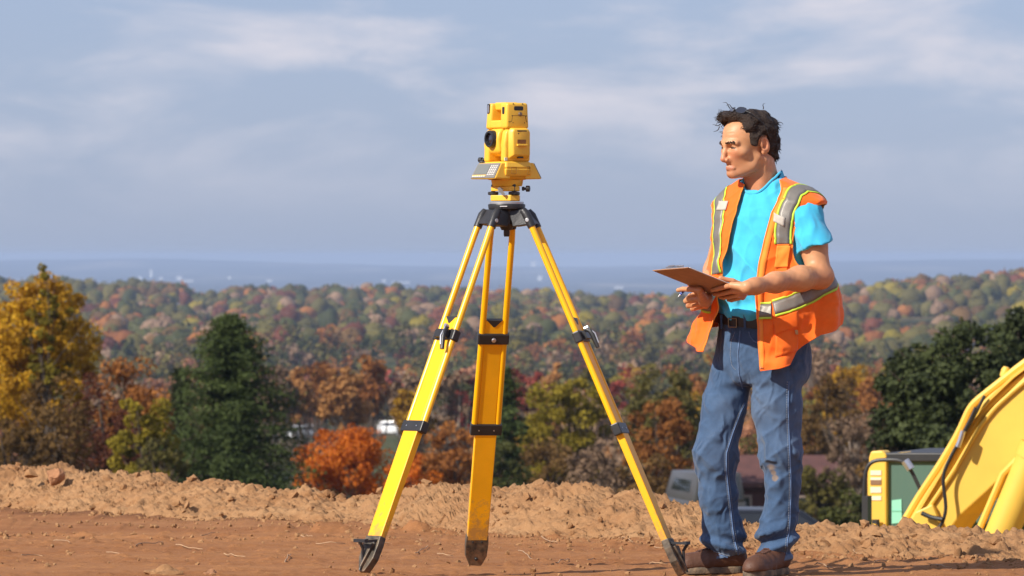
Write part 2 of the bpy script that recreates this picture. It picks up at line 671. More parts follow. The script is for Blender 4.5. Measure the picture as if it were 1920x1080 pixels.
def clod(px, py, Yoff, size, seed, label, squash=(1, 1, .9)):
    x = (px - 960) / 375.0
    yb = berm_base(np.array([x]))[0]
    Y = yb + Yoff
    p = P(px, py, Y)
    v, f = rock(seed, 4, 0.30)
    v = v + (sinnoise(v, 11, seed)[:, None] * 0.035 + sinnoise(v, 24, seed + 9)[:, None] * 0.02) * v
    v = v * size * np.array(squash)
    ob = link_mesh('clod', raw_mesh('clod', v, tris=f, mats=[M_BERM if seed != 101 else M_CLOD], smooth=False))
    ob.location = p
    tag(ob, label, 'dirt clod', 'large clods of soil on the berm')
    return ob
M_CLOD = mat('reddish_clod', (0.36, 0.175, 0.085), 0.95, var=0.3, vscale=20, bump=0.6, bscale=60)
clod(104, 892, 1.0, 0.058, 101, 'reddish clod standing highest on the berm crest, below the tall yellow tree', (1, 1, 1.1))
clod(778, 931, 0.95, 0.072, 102, 'big smooth tan clod on the berm between the left and back tripod legs', (1.1, 1, .75))
clod(1012, 914, 1.02, 0.036, 103, 'small round clod on the berm crest just right of the orange tripod leg')
clod(470, 914, 1.05, 0.032, 104, 'knobbly clod on the berm crest under the dark green pine')
clod(1192, 974, 0.75, 0.030, 105, 'pale clod on the berm face beside the right tripod leg')
clod(60, 889, 1.0, 0.040, 106, 'low tan clod on the crest at the left end of the berm')
clod(962, 976, 0.45, 0.036, 107, 'pale flattened clod low on the berm face right of the orange leg', (1.4, 1, .6))
clod(1350, 958, 1.0, 0.030, 108, 'small clod on the berm crest behind the man\'s jeans')

# mound of loose soil at the bottom edge
M_MOUND = M_BERM
for (px, py, w, h, sd, lab) in ((312, 1078, 0.075, 0.045, 201, 'wide tan heap of loose soil at the bottom edge of the ground'),
                                (392, 1073, 0.033, 0.026, 202, 'small dark clod beside the tan heap at the bottom edge')):
    v, f = rock(sd, 4, 0.3)
    v = v + (sinnoise(v, 12, sd)[:, None] * 0.05) * v
    v[:, 2] = np.where(v[:, 2] > 0, v[:, 2] * (.75 + .3 * sinnoise(v, 5, sd + 3)), v[:, 2])
    v = v * np.array([w, w * 0.8, h])
    p = P(px, py, 22.0)
    p[2] = -0.002
    ob = link_mesh('clod', raw_mesh('clod', v, tris=f, mats=[M_BERM if sd == 201 else M_CLOD], smooth=False))
    ob.location = p
    tag(ob, lab, 'dirt clod', 'clods of soil on the packed ground')

# ---- dry roots and straws lying on the ground
M_STRAW = mat('dry_root', (0.40, 0.25, 0.14), 0.8, var=0.2, vscale=30)
twigs = [(116, 1018, 30, 7), (280, 1025, 52, -6), (355, 1030, 50, 4), (540, 1052, 12, -14), (440, 1046, 40, 3), (620, 1024, 55, 1),
         (790, 1035, 24, -14), (835, 1045, 30, 2), (700, 1022, 60, -2), (985, 1043, 26, 12), (1055, 1057, 26, -9), (1175, 1018, 24, 8),
         (1235, 1062, 34, 2), (1030, 1016, 30, 10), (390, 1005, 26, -3), (215, 1040, 30, 3), (575, 1012, 22, 4), (1110, 1050, 18, -4),
         (1545, 1066, 36, 3), (1660, 1058, 42, -4), (1770, 1066, 30, 5), (1850, 1052, 44, -3), (1605, 1042, 22, 7), (60, 1046, 40, -3), (1240, 1030, 26, 6)]
tr = random.Random(3)
for i, (px, py, L, dy) in enumerate(twigs):
    def gp(x, y):
        Y = 0.829 / ((y - HOR) / FPX - 0.018)
        if y > 1066:
            Y = 1.23 * FPX / (y - HOR)
        X = (x - 960) * Y / FPX
        return np.array([X, Y, ground_detail(np.array([X]), np.array([Y]))[0]])
    k = 7
    pts = []
    bend = tr.uniform(-.4, .4)
    for j in range(k):
        t_ = j / (k - 1)
        q = gp(px + L * (t_ - .5), py + dy * (t_ - .5) + 3 * bend * math.sin(3.1 * t_))
        q[2] += 0.006 + 0.012 * math.sin(math.pi * t_) * abs(bend) + tr.uniform(0, .003)
        pts.append(q)
    g = G()
    g.tube(pts, [0.0014 * (1.1 - 0.7 * j / k) + 0.0010 for j in range(k)], 5)
    o = g.build('dry_root', M_STRAW, None, pts[3], smooth=SM)
    o.location = pts[3]
    where = ('left of the left tripod shoe' if px < 660 else 'between left and back shoes' if px < 880 else 'between back and right shoes' if px < 1270 else 'right of the man\'s boots')
    row = 'close to the berm' if py < 1020 else 'midway' if py < 1045 else 'near the bottom edge'
    tag(o, ('long ' if L > 40 else 'short ' if L < 25 else '') + 'pale dry root on soil ' + row + ' ' + where, 'root', 'dry roots scattered on the packed soil')

# ---- terrain beyond the site
_tY = np.array([-400, 20, 45, 75, 110, 180, 250, 350, 500, 700, 900, 1200, 1700, 2400, 2900, 3500])
_tZ = np.array([-3.3, -3.3, -3.3, -3.6, -5.0, -7.5, -11.0, -16, -23, -29, -33, -36, -38, -37, -33, -28.])
# crest row (tree tops) across the picture
_rx = np.array([-400, 100, 200, 300, 340, 375, 410, 500, 700, 900, 1050, 1150, 1250, 1400, 1600, 1700, 1800, 1900, 2400])
_ry = np.array([516, 518, 526, 524, 536, 552, 542, 532, 531, 536, 541, 546, 548, 540, 527, 516, 510, 500, 480.])

def terrain_z(S, Y):
    """S = X / Y, ground height at distance Y"""
    px = 960 + S * FPX
    z = np.interp(Y, _tY, _tZ)
    row = np.interp(px, _rx, _ry)
    Yc = 3500.0
    zc = CAMZ - (row - HOR) * Yc / FPX - 15.5
    w = sstep(1700, 3500, Y)
    z = z + (zc - (-28)) * w
    zplain = -105 + 42 * sstep(21000, 34000, Y)
    w2 = sstep(3600, 6500, Y)
    z = z * (1 - w2) + zplain * w2
    X = S * Y
    z = z + (fbm(X / 130, Y / 330, 3, 51) - 0.5) * 15 * sstep(300, 1000, Y) * (1 - w2) * (1 - .65 * w)
    # far low hills on the plain
    z = z + w2 * 60 * sstep(12000, 24000, Y) * np.maximum(0, fbm(X / 2600 + 3, Y / 6000, 4, 61) - 0.42)
    z = z + w2 * 78 * sstep(23000, 33000, Y) * np.maximum(0, fbm(X / 2300 + 9, Y / 9000, 3, 67) - .30)
    z = z + w2 * 10 * (fbm(X / 700, Y / 1500, 3, 71) - 0.5)
    return z

Yt = np.concatenate([np.linspace(-300, 20, 6), np.geomspace(24, 34000, 330)])
St = np.concatenate([np.linspace(-0.75, -0.17, 10)[:-1], np.linspace(-0.17, 0.17, 220), np.linspace(0.17, 0.75, 10)[1:]])
SS, TY = np.meshgrid(St, Yt)
Yw = np.where(TY < 24, 24, TY)
TX = SS * np.maximum(TY, 120)
TZ = terrain_z(TX / np.maximum(TY, 24), np.maximum(TY, 24))
m = bpy.data.materials.new('valley_floor')
m.use_nodes = True
t = m.node_tree
b = t.nodes['Principled BSDF']
b.inputs['Roughness'].default_value = 1.0
b.inputs['Specular IOR Level'].default_value = 0.05
tcn = t.nodes.new('ShaderNodeTexCoord')
def vf_noise(sc, st=(1, 1, 1)):
    mpn = t.nodes.new('ShaderNodeMapping')
    mpn.inputs['Scale'].default_value = tuple(sc * q for q in st)
    t.links.new(tcn.outputs['Object'], mpn.inputs['Vector'])
    n = t.nodes.new('ShaderNodeTexNoise')
    n.inputs['Scale'].default_value = 1
    n.inputs['Detail'].default_value = 6
    t.links.new(mpn.outputs[0], n.inputs['Vector'])
    return n.outputs['Fac']
cr = t.nodes.new('ShaderNodeValToRGB')
t.links.new(vf_noise(1 / 60.0), cr.inputs[0])
els = cr.color_ramp.elements
els[0].position, els[0].color = 0.35, (0.035, 0.038, 0.018, 1)
els[1].position, els[1].color = 0.7, (0.11, 0.075, 0.04, 1)
e = els.new(0.52)
e.color = (0.06, 0.07, 0.028, 1)
cr2 = t.nodes.new('ShaderNodeValToRGB')
t.links.new(vf_noise(1 / 520.0, (1, .14, 1)), cr2.inputs[0])
els = cr2.color_ramp.elements
els[0].position, els[0].color = 0.40, (0.014, 0.018, 0.016, 1)
els[1].position, els[1].color = 0.74, (0.24, 0.20, 0.15, 1)
e = els.new(0.54)
e.color = (0.040, 0.044, 0.036, 1)
sp = t.nodes.new('ShaderNodeSeparateXYZ')
t.links.new(tcn.outputs['Object'], sp.inputs[0])
mr = t.nodes.new('ShaderNodeMapRange')
mr.inputs['From Min'].default_value = 4500
mr.inputs['From Max'].default_value = 6500
t.links.new(sp.outputs['Y'], mr.inputs['Value'])
mx = t.nodes.new('ShaderNodeMix')
mx.data_type = 'RGBA'
t.links.new(mr.outputs[0], mx.inputs['Factor'])
t.links.new(cr.outputs[0], mx.inputs['A'])
t.links.new(cr2.outputs[0], mx.inputs['B'])
t.links.new(mx.outputs['Result'], b.inputs['Base Color'])
terrain = link_mesh('hillside', grid_mesh('hillside', TX, TY, TZ, [m]))
tag(terrain, 'wooded valley and hazy plain reaching to the horizon', kind='structure')

# ---- the air: one closed box of even haze round everything
HZ = (-27000, 27000, -400, 34800, -122, 12)
g = G()
g.box(((HZ[0] + HZ[1]) / 2, (HZ[2] + HZ[3]) / 2, (HZ[4] + HZ[5]) / 2), (HZ[1] - HZ[0], HZ[3] - HZ[2], HZ[5] - HZ[4]))
hm = bpy.data.materials.new('haze')
hm.use_nodes = True
t = hm.node_tree
t.nodes.remove(t.nodes['Principled BSDF'])
pv = t.nodes.new('ShaderNodeVolumePrincipled')
pv.inputs['Color'].default_value = (0.52, 0.66, 0.92, 1)
pv.inputs['Density'].default_value = 6.0e-5
t.links.new(pv.outputs[0], t.nodes['Material Output'].inputs['Volume'])
haze = g.build('haze', hm)
tag(haze, 'pale blue autumn haze filling the air over the valley', kind='stuff')
# ================================================================== survey tripod
M_YEL = mat('yellow_fibreglass', (0.92, 0.47, 0.004), 0.32, spec=0.5, var=0.06, vscale=6, coat=0.25)
M_YELP = mat('yellow_leg_panel', (0.95, 0.46, 0.006), 0.45, spec=0.4, var=0.10, vscale=9, bump=.06, bscale=120, detail=8)
M_BLK = mat('black_plastic', (0.022, 0.022, 0.024), 0.42, spec=0.5, var=0.3, vscale=25, bump=0.1, bscale=150)
M_DARKMET = mat('worn_dark_metal', (0.055, 0.048, 0.040), 0.5, metal=0.3, var=0.35, vscale=30, col2=(0.14, 0.105, 0.07), bump=0.15, bscale=90)
M_STEEL = mat('bright_steel', (0.6, 0.6, 0.62), 0.3, metal=0.9)
M_ALU = mat('grey_aluminium_plate', (0.5, 0.5, 0.5), 0.4, metal=0.7)

def dusty(m, z0, z1, col):
    # dried soil splashed on the lowest part of the legs
    t = m.node_tree
    b = t.nodes['Principled BSDF']
    src = b.inputs['Base Color'].links[0].from_socket
    tcn = t.nodes.new('ShaderNodeTexCoord')
    sp_ = t.nodes.new('ShaderNodeSeparateXYZ')
    t.links.new(tcn.outputs['Object'], sp_.inputs[0])
    mr_ = t.nodes.new('ShaderNodeMapRange')
    mr_.inputs['From Min'].default_value = z1
    mr_.inputs['From Max'].default_value = z0
    t.links.new(sp_.outputs['Z'], mr_.inputs['Value'])
    n_ = t.nodes.new('ShaderNodeTexNoise')
    n_.inputs['Scale'].default_value = 38
    n_.inputs['Detail'].default_value = 8
    n_.inputs['Roughness'].default_value = .7
    t.links.new(tcn.outputs['Object'], n_.inputs['Vector'])
    ad = t.nodes.new('ShaderNodeMath')
    ad.operation = 'MULTIPLY_ADD'
    t.links.new(mr_.outputs[0], ad.inputs[0])
    ad.inputs[1].default_value = .5
    t.links.new(n_.outputs['Fac'], ad.inputs[2])
    m2 = t.nodes.new('ShaderNodeMapRange')
    m2.inputs['From Min'].default_value = .80
    m2.inputs['From Max'].default_value = 1.0
    m2.inputs['To Max'].default_value = .65
    t.links.new(ad.outputs[0], m2.inputs['Value'])
    mx_ = t.nodes.new('ShaderNodeMix')
    mx_.data_type = 'RGBA'
    t.links.new(m2.outputs[0], mx_.inputs['Factor'])
    t.links.new(src, mx_.inputs['A'])
    mx_.inputs['B'].default_value = (*col, 1)
    t.links.new(mx_.outputs['Result'], b.inputs['Base Color'])
dusty(M_YELP, .10, .45, (.34, .19, .09))
dusty(M_DARKMET, .0, .2, (.27, .15, .08))
TC = np.array([(950 - 960) * 22.0 / FPX, 22.0, 0.0])
tripod = empty('survey_tripod', tuple(TC), 'tall yellow surveying tripod with black clamps standing on the packed soil', 'tripod')
zH = CAMZ - (383 - HOR) * 22.0 / FPX          # underside of the head plate
zT = CAMZ - (378 - HOR) * 22.0 / FPX
g = G()
g.lathe(TC + (0, 0, zH - 0.022), (0, 0, 1), [(0, .062), (0.004, .070), (.019, .0725), (.022, .0715), (.0235, .066)], 40)
g.lathe(TC + (0, 0, zH - 0.034), (0, 0, 1), [(0, .030), (.003, .034), (.012, .034)], 32)
g.build('head_plate', M_BLK, tripod, TC, smooth=SM)
g = G()
g.lathe(TC + (0, 0, zH + 0.0018), (0, 0, 1), [(0, .066), (.006, .066), (.008, .064)], 40)
g.build('head_rim', M_ALU, tripod, TC, smooth=SM)
g = G()
g.lathe(TC + (0, 0, zH - 0.10), (0, 0, 1), [(0, .020), (.02, .030), (.05, .034), (.066, .034)], 24)
g.lathe(TC + (0, 0, zH - 0.125), (0, 0, 1), [(0, .010), (.008, .012), (.025, .012)], 12)
g.build('centring_screw', M_BLK, tripod, TC, smooth=SM)
g = G()
g.box(TC + (-.012, -.0722, zH - .0085), (.028, .003, .003))
g.build('white_mark', mat('white_print', (.75, .75, .75), .5), tripod, TC)

LEGS = [(219.5, (683, 1074), 21.54), (346.0, (1278, 1079), 21.75), (99.5, (890, 1066), 22.70)]
zHinge = CAMZ - (408 - HOR) * 22.0 / FPX
WID = 0.058            # half distance between the two tubes
for k, (ang, foot, Yf) in enumerate(LEGS):
    a = math.radians(ang)
    rad = np.array([math.cos(a), math.sin(a), 0])
    lat = np.array([-math.sin(a), math.cos(a), 0])
    tip = P(foot[0], foot[1], Yf)
    h0 = TC + rad * 0.095 + (0, 0, zHinge)
    ax = (tip - h0)
    L = np.linalg.norm(ax)
    ax = ax / L
    lat = lat - ax * lat.dot(ax)
    lat /= np.linalg.norm(lat)
    out = np.cross(lat, ax)
    if out.dot(rad) < 0:
        out = -out
    def at(s, l=0.0, o=0.0):
        return h0 + ax * (s * L) + lat * l + out * o
    s_cl, s_br, s_ft = 0.322, 0.592, 0.905
    # outer frame: the two round tubes
    legp = empty('leg', (0, 0, 0))
    legp.parent = tripod
    legp['label'] = ['left leg lit bright yellow', 'right leg seen edge on with its shaded side grey', 'back leg showing its orange shaded face'][k]
    for sg in (-1, 1):
        g = G()
        g.tube([at(0.0, sg * 0.040), at(0.06, sg * 0.043), at(s_cl, sg * 0.0445), at(s_br + .005, sg * 0.0465)], 0.0125, 14)
        g.build('leg_tube', M_YEL, legp, TC, smooth=SM)
    # sliding inner leg between the tubes
    g = G()
    g.bar(at(s_cl - .035), at(s_br), 0.070, 0.017, lat)
    g.build('sliding_panel', M_YELP, legp, TC, bevel=0.002)
    g = G()
    g.bar(at(s_br), at(s_ft + .01), 0.085, 0.030, lat, w2=0.083, t2=0.026)
    g.build('lower_leg', M_YELP, legp, TC, bevel=0.003)
    # clamp
    g = G()
    g.bar(at(s_cl, 0), at(s_cl + .030, 0), 0.124, 0.032, lat)
    g.build('clamp', M_BLK, legp, TC, bevel=0.005)
    g = G()
    g.add([at(s_cl - .038, -.032, o) for o in (-.010, .010)] + [at(s_cl - .038, .032, o) for o in (-.010, .010)] +
          [at(s_cl - .018, -.004, o) for o in (-.010, .010)] + [at(s_cl - .018, .004, o) for o in (-.010, .010)],
          [(0, 1, 3, 2), (4, 6, 7, 5), (0, 4, 5, 1), (2, 3, 7, 6), (0, 2, 6, 4), (1, 5, 7, 3)])
    g.build('stop_wedge', M_BLK, legp, TC, bevel=0.002)
    # clamp lever on the outside of the left and right leg, knob on the inside of the back leg
    if k == 2:
        g = G()
        g.lathe(at(s_cl + .015, 0, -.018), -out, [(0, .009), (.006, .009), (.008, .007)], 12)
        g.build('clamp_screw', M_STEEL, legp, TC, smooth=SM)
    else:
        sg = -1 if k == 0 else 1
        oo = 0.030
        g = G()
        if k == 0:
            b0, b1, b2 = at(s_cl - .002, .030, oo), at(s_cl + .03, .036, oo + .012), at(s_cl + .062, .046, oo + .004)
        else:
            b0, b1, b2 = at(s_cl + .000, -.02, oo), at(s_cl + .022, -.024, oo + .020), at(s_cl + .060, -.030, oo + .022)
        g.tube([b0, (b0 + b1) / 2 + out * .006, b1, b2], [.007, .009, .010, .008], 8)
        g.bar(at(s_cl + .004, 0, .022), at(s_cl + .026, 0, .022), .07, .018, lat)
        g.build('clamp_lever', M_BLK, legp, TC, smooth=SM)
        g = G()
        g.tube([b0 + out * .012, b1 + out * .012, b1 * .3 + b2 * .7 + out * .010], .0028, 8)
        g.lathe(b0 - lat * .0 , out, [(0, .008), (.016, .008)], 10)
        g.build('lever_wire', M_STEEL, legp, TC, smooth=SM)
    # lower bracket
    g = G()
    g.bar(at(s_br - .013, 0), at(s_br + .018, 0), 0.125, 0.034, lat)
    g.build('leg_bracket', M_BLK, legp, TC, bevel=0.004)
    for l in (-.03, .03):
        for o in (-.0175, .0175):
            g = G()
            g.lathe(at(s_br + .003, l, o), out * np.sign(o), [(0, .003), (.0015, .003)], 8)
            g.build('bracket_rivet', M_STEEL, legp, TC)
    # hinge socket at the head
    for sg in (-1, 1):
        g = G()
        g.tube([at(-.022, sg * .037, -.008), at(-.008, sg * 0.039, -.002), at(0.028, sg * 0.0405)], [.014, .0175, .0165], 14)
        g.build('leg_socket', M_BLK, legp, TC, smooth=SM)
    for sg in (-1, 1):
        g = G()
        g.lathe(at(0.008, sg * .0555, -.004), lat * sg, [(0, .0078), (.002, .0078), (.0028, .0062)], 12)
        g.build('socket_screw', M_ALU, legp, TC)
    # foot: shoe, step pedal, spike
    g = G()
    poly = [(-.043, -.006), (.043, -.006), (.046, .030), (.043, .085), (.028, .118), (.014, .142), (-.014, .142), (-.028, .118), (-.043, .085), (-.046, .030)]
    g.prism(poly, at(s_ft), lat, ax, out, -.013, .017)
    g.prism([(-.03, .03), (.03, .03), (.0, .135)], at(s_ft), lat, ax, out, .012, .030)
    foo = g.build('foot_shoe', M_DARKMET, legp, TC, bevel=0.003)
    g = G()
    hz = np.array([rad[0], rad[1], 0])
    p0 = at(s_ft + .008, 0, .012)
    for l in (-.028, .028):
        g.bar(p0 + lat * l, p0 + lat * l + hz * .066 + (0, 0, -.002), .012, .009, lat)
    g.bar(p0 + hz * .060 - lat * .034, p0 + hz * .060 + lat * .034, .014, .012, hz)
    g.tube([p0 + hz * .064 + (0, 0, -.002), p0 + hz * .048 + (0, 0, -.030), p0 + hz * .050 + (0, 0, -.075), p0 + hz * .064 + (0, 0, -.112)], [.007, .006, .005, .004], 8)
    g.build('foot_pedal', M_BLK, legp, TC, smooth=SM)
    for l in (-.018, .018):
        for o, sg in ((-.0135, -1), (.0175, 1)):
            g = G()
            g.lathe(at(s_ft + .014, l, o), out * sg, [(0, .0042), (.002, .0042), (.003, .003)], 10)
            g.build('shoe_rivet', M_STEEL if k != 2 else M_BLK, legp, TC)
    if k == 2:
        g = G()
        g.lathe(at(s_ft + .062, 0, -.0135), -out, [(0, .007), (.006, .007), (.008, .005)], 10)
        g.build('shoe_bolt', M_BLK, legp, TC)
# head casting shoulders, one per leg
for k, (ang, foot, Yf) in enumerate(LEGS):
    a = math.radians(ang)
    rad = np.array([math.cos(a), math.sin(a), 0])
    lat = np.array([-math.sin(a), math.cos(a), 0])
    g = G()
    z1, z0 = zH - .020, zHinge - .024
    top = [TC + rad * r + lat * l + (0, 0, z1) for r, l in ((.015, -.038), (.078, -.038), (.078, .038), (.015, .038))]
    bot = [TC + rad * r + lat * l + (0, 0, z0) for r, l in ((.035, -.050), (.122, -.052), (.122, .052), (.035, .050))]
    bot[0] = bot[0] + (0, 0, -.012)
    bot[3] = bot[3] + (0, 0, -.012)
    g.hexa(bot + top)
    g.build('head_shoulder', M_BLK, tripod, TC, bevel=0.004)
g = G()
g.lathe(TC + (0, 0, zHinge - .030), (0, 0, 1), [(0, .040), (.004, .044), (.05, .046), (.075, .05)], 24)
g.build('head_core', M_BLK, tripod, TC, smooth=SM)

# ================================================================== total station
M_TSY = mat('instrument_yellow', (0.84, 0.49, 0.045), 0.42, var=0.05, vscale=18, bump=0.03, bscale=400)
M_TSD = mat('instrument_dark', (0.018, 0.018, 0.02), 0.35)
M_GREYP = mat('keypad_grey', (0.20, 0.19, 0.18), 0.5)
M_KEY = mat('keypad_keys', (0.62, 0.6, 0.56), 0.5)
M_SCREEN = mat('lcd_screen', (0.17, 0.18, 0.17), 0.25)
M_LENS = mat('lens_glass', (0.012, 0.010, 0.016), 0.05, spec=1.0, coat=1.0)
M_LABEL = mat('pale_label', (0.7, 0.66, 0.52), 0.5)
TS0 = TC + (0.002, 0, zT + 0.0022)
ts = empty('total_station', tuple(TS0), 'yellow surveying instrument with a round dark lens mounted on the tripod head', 'total station')
th = math.radians(58)
ef = np.array([-math.sin(th), -math.cos(th), 0])      # telescope / keypad front
es = np.array([math.cos(th), -math.sin(th), 0])       # right hand side, towards the camera
ez = np.array([0, 0, 1.0])
RB = np.stack([ef, es, ez], 1)
def T(f, s, z):
    return TS0 + ef * f + es * s + ez * z
U = 22.0 / FPX
def zz(py):
    return (CAMZ - (py - HOR) * U) - TS0[2]
# tribrach
g = G()
tri = []
for q in range(3):
    a0 = math.radians(-62 + 120 * q)
    for da in (-.30, .30):
        tri.append((.066 * math.cos(a0 + da), .066 * math.sin(a0 + da)))
X3, Y3 = np.array([1., 0, 0]), np.array([0, 1., 0])
g.prism(tri, TS0, X3, Y3, ez, 0.0, zz(366))
g.build('tribrach_base', M_TSY, ts, TS0, bevel=0.003)
g = G()
g.prism([(x * .98, y * .98) for x, y in tri], TS0, X3, Y3, ez, zz(358.5), zz(349.5))
trib = g.build('tribrach_body', M_TSY, ts, TS0, bevel=0.003)
for q in range(3):
    a0 = math.radians(-62 + 120 * q)
    c = TS0 + np.array([.054 * math.cos(a0), .054 * math.sin(a0), zz(365.5)])
    g = G()
    g.lathe(c, ez, [(-.002, .008), (0, .018), (.002, .0205), (.010, .0205), (.012, .018), (.0125, .008), (zz(349.0) - zz(365.5) + .004, .008), (zz(349.0) - zz(365.5) + .007, .006)], 28)
    g.build('levelling_screw', M_BLK, ts, TS0, smooth=SM)
g = G()
c = T(-.045, .03, zz(354))
g.lathe(TS0 + np.array([.058, -.030, zz(354)]), (1, -.25, 0), [(0, .008), (.008, .008), (.008, .005), (.016, .005), (.016, .012), (.028, .012), (.030, .010)], 16)
g.build('lock_knob', M_BLK, ts, TS0, smooth=SM)
g = G()
g.lathe(TS0 + np.array([-.026, -.062, zz(357)]), (0, -1, .3), [(0, .010), (.003, .010), (.004, .008)], 18)
g.bar(TS0 + np.array([-.033, -.064, zz(352)]), TS0 + np.array([-.012, -.066, zz(366)]), .012, .006, (1, 0, 0))
g.build('bubble_level', M_GREYP, ts, TS0, smooth=SM)
# neck
g = G()
g.lathe(T(0, 0, zz(349.3)), ez, [(0, .056), (.006, .059), (zz(337.5) - zz(349.3), .062)], 36)
g.build('alidade_neck', M_TSY, ts, TS0, smooth=SM)
# lower housing: profile along the front axis
zb, zm, zt_ = zz(337.6), zz(330), zz(303)
g = G()
def hous(f0, f1, s0, s1, z):
    return [T(f0, s0, z), T(f1, s0, z), T(f1, s1, z), T(f0, s1, z)]
g.hexa(hous(-.084, .084, -.066, .066, zb) + hous(-.060, .060, -.078, .078, zz(331)))
base = G()
sec = [(zb, .052, .058), (zz(331), .060, .082), (zz(316), .060, .088), (zz(303), .055, .080)]
for i in range(3):
    z0, f0, s0 = sec[i]
    z1, f1, s1 = sec[i + 1]
    base.hexa(hous(-f0, f0, -s0, s0, z0) + hous(-f1, f1, -s1, s1, z1))
housing = base.build('housing', M_TSY, ts, TS0, bevel=0.006)
# keypad wedges, front and back
for sg in (1, -1):
    g = G()
    pts_b = [T(sg * .035, -.098, zz(336)), T(sg * .108, -.098, zz(336)), T(sg * .108, .080, zz(336)), T(sg * .035, .080, zz(336))]
    pts_t = [T(sg * .035, -.092, zz(305.5)), T(sg * .074, -.092, zz(305.5)), T(sg * .074, .076, zz(305.5)), T(sg * .035, .076, zz(305.5))]
    g.hexa(pts_b + pts_t)
    con = g.build('keypad_console', M_TSY, ts, TS0, bevel=0.005)
    # panel lies on the slanted face
    o00 = T(sg * .108, -.098, zz(336))
    ex_ = T(sg * .108, .080, zz(336)) - o00
    up_ = T(sg * .074, -.095, zz(305.5)) - o00
    wx, hy = np.linalg.norm(ex_), np.linalg.norm(up_)
    ex_, up_ = ex_ / wx, up_ / hy
    nrm = np.cross(ex_, up_)
    if nrm.dot(ef * sg) < 0:
        nrm = -nrm
    g = G()
    g.prism([(.004, .003), (wx - .003, .003), (wx - .009, hy - .003), (.009, hy - .003)], o00, ex_, up_, nrm, -.002, .003)
    pan = g.build('keypad_panel', M_GREYP, con, TS0, bevel=0.0015)
    def pan_rect(x0, x1, y0, y1, nm, m_, h=.0012):
        gg = G()
        gg.prism([(x0, y0), (x1, y0), (x1, y1), (x0, y1)], o00, ex_, up_, nrm, .0028, .003 + h)
        return gg
    pan_rect(.016, .108, .020, hy - .010, '', 0).build('display_screen', M_SCREEN, con, TS0)
    gk = G()
    for i in range(4):
        for j in range(6):
            x0 = .116 + i * .0135
            y0 = .014 + j * (hy - .026) / 6
            gg = pan_rect(x0, x0 + .0088, y0, y0 + (hy - .026) / 6 - .0028, '', 0, .002)
            gk.add(gg.v, gg.f)
    for i in range(6):
        x0 = .014 + i * .0158
        gg = pan_rect(x0, x0 + .0125, .0075, .0125, '', 0, .002)
        gk.add(gg.v, gg.f)
    gk.build('keypad_keys', M_KEY, con, TS0)['kind'] = 'stuff'
    gg = pan_rect(.010, .110, .0135, .0165, '', 0, .0008)
    gg.build('yellow_strip', M_TSY, con, TS0)
# fine motion knobs left of the keypad
for dz, ds in ((0, 0), (.010, -.012)):
    g = G()
    g.lathe(T(.040, -.088 + ds, zz(304) + dz), -es + ef * .4, [(0, .006), (.012, .006), (.012, .010), (.026, .010), (.028, .008)], 14)
    g.build('motion_knob', M_BLK, ts, TS0, smooth=SM)
# yoke standards
def standard(sg):
    g = G()
    prof = [(-.060, zz(303.5)), (.058, zz(303.5)), (.056, zz(280)), (.058, zz(272)), (.050, zz(248)), (.034, zz(240)), (-.040, zz(240)), (-.056, zz(247)), (-.062, zz(272)), (-.060, zz(280))]
    a_, b_ = (.040, .074) if sg > 0 else (-.082, -.046)
    g.prism(prof, TS0, ef, ez, es, a_, b_)
    return g.build('yoke_standard', M_TSY, ts, TS0, bevel=0.009, seg=4, smooth=SM)
st1 = standard(1)
st2 = standard(-1)
# battery cover on the near standard
g = G()
o_ = T(0, .074, 0)
fr = [(-.050, zz(299)), (.044, zz(299)), (.044, zz(248)), (.036, zz(240)), (-.040, zz(240)), (-.050, zz(248))]
bk = [(-.045, zz(292)), (.030, zz(292)), (.032, zz(249)), (.026, zz(242.5)), (-.036, zz(242.5)), (-.045, zz(248))]
n6 = 6
g.add([o_ + ef * a + ez * b_ for a, b_ in fr] + [o_ + es * .022 + ef * a + ez * b_ for a, b_ in bk],
      [tuple(range(n6))[::-1], tuple(range(n6, 12))] + [(i, (i + 1) % n6, n6 + (i + 1) % n6, n6 + i) for i in range(n6)])
cov = g.build('battery_cover', M_TSY, st1, TS0, bevel=0.005, seg=3, smooth=SM)
oc = T(0, .096, 0)
def cov_rect(a0, a1, p0, p1, t0, t1, nm, m_, par=None, bev=0.0):
    gg = G()
    gg.prism([(a0, zz(p0)), (a1, zz(p0)), (a1, zz(p1)), (a0, zz(p1))], oc, ef, ez, es, t0, t1)
    return gg.build(nm, m_, par or st1, TS0, bevel=bev)
cov_rect(-.028, .014, 247.4, 245.2, -.001, .0012, 'brand_strip', M_TSD)
cov_rect(-.028, .018, 274.8, 271.0, .0005, .010, 'latch_lip', M_TSY, bev=.002)
cov_rect(-.024, .014, 270.2, 262.5, -.001, .0022, 'latch_recess', mat('recess_brown', (.22, .09, .02), .6))
cov_rect(.006, .011, 252.0, 250.4, -.001, .0012, 'warning_mark', M_TSD)
gg = G()
gg.prism([(-.016, zz(297.2)), (.008, zz(297.2)), (.008, zz(294.6)), (-.016, zz(294.6))], T(0, .0885, 0), ef, ez, es, -.006, .004)
gg.build('latch_slot', M_TSD, st1, TS0)
# hatch outlines low on the side
for a0, a1, p0, p1 in ((.014, .036, 326, 314), (-.048, -.036, 327, 313)):
    gg = G()
    for (x0, y0), (x1, y1) in (((a0, p0), (a1, p0)), ((a1, p0), (a1, p1)), ((a1, p1), (a0, p1)), ((a0, p1), (a0, p0))):
        gg.tube([T(x0, .0885, zz(y0)), T(x1, .0885, zz(y1))], .0011, 5)
    gg.build('hatch_outline', mat('seam_brown', (.36, .17, .02), .6), housing, TS0)
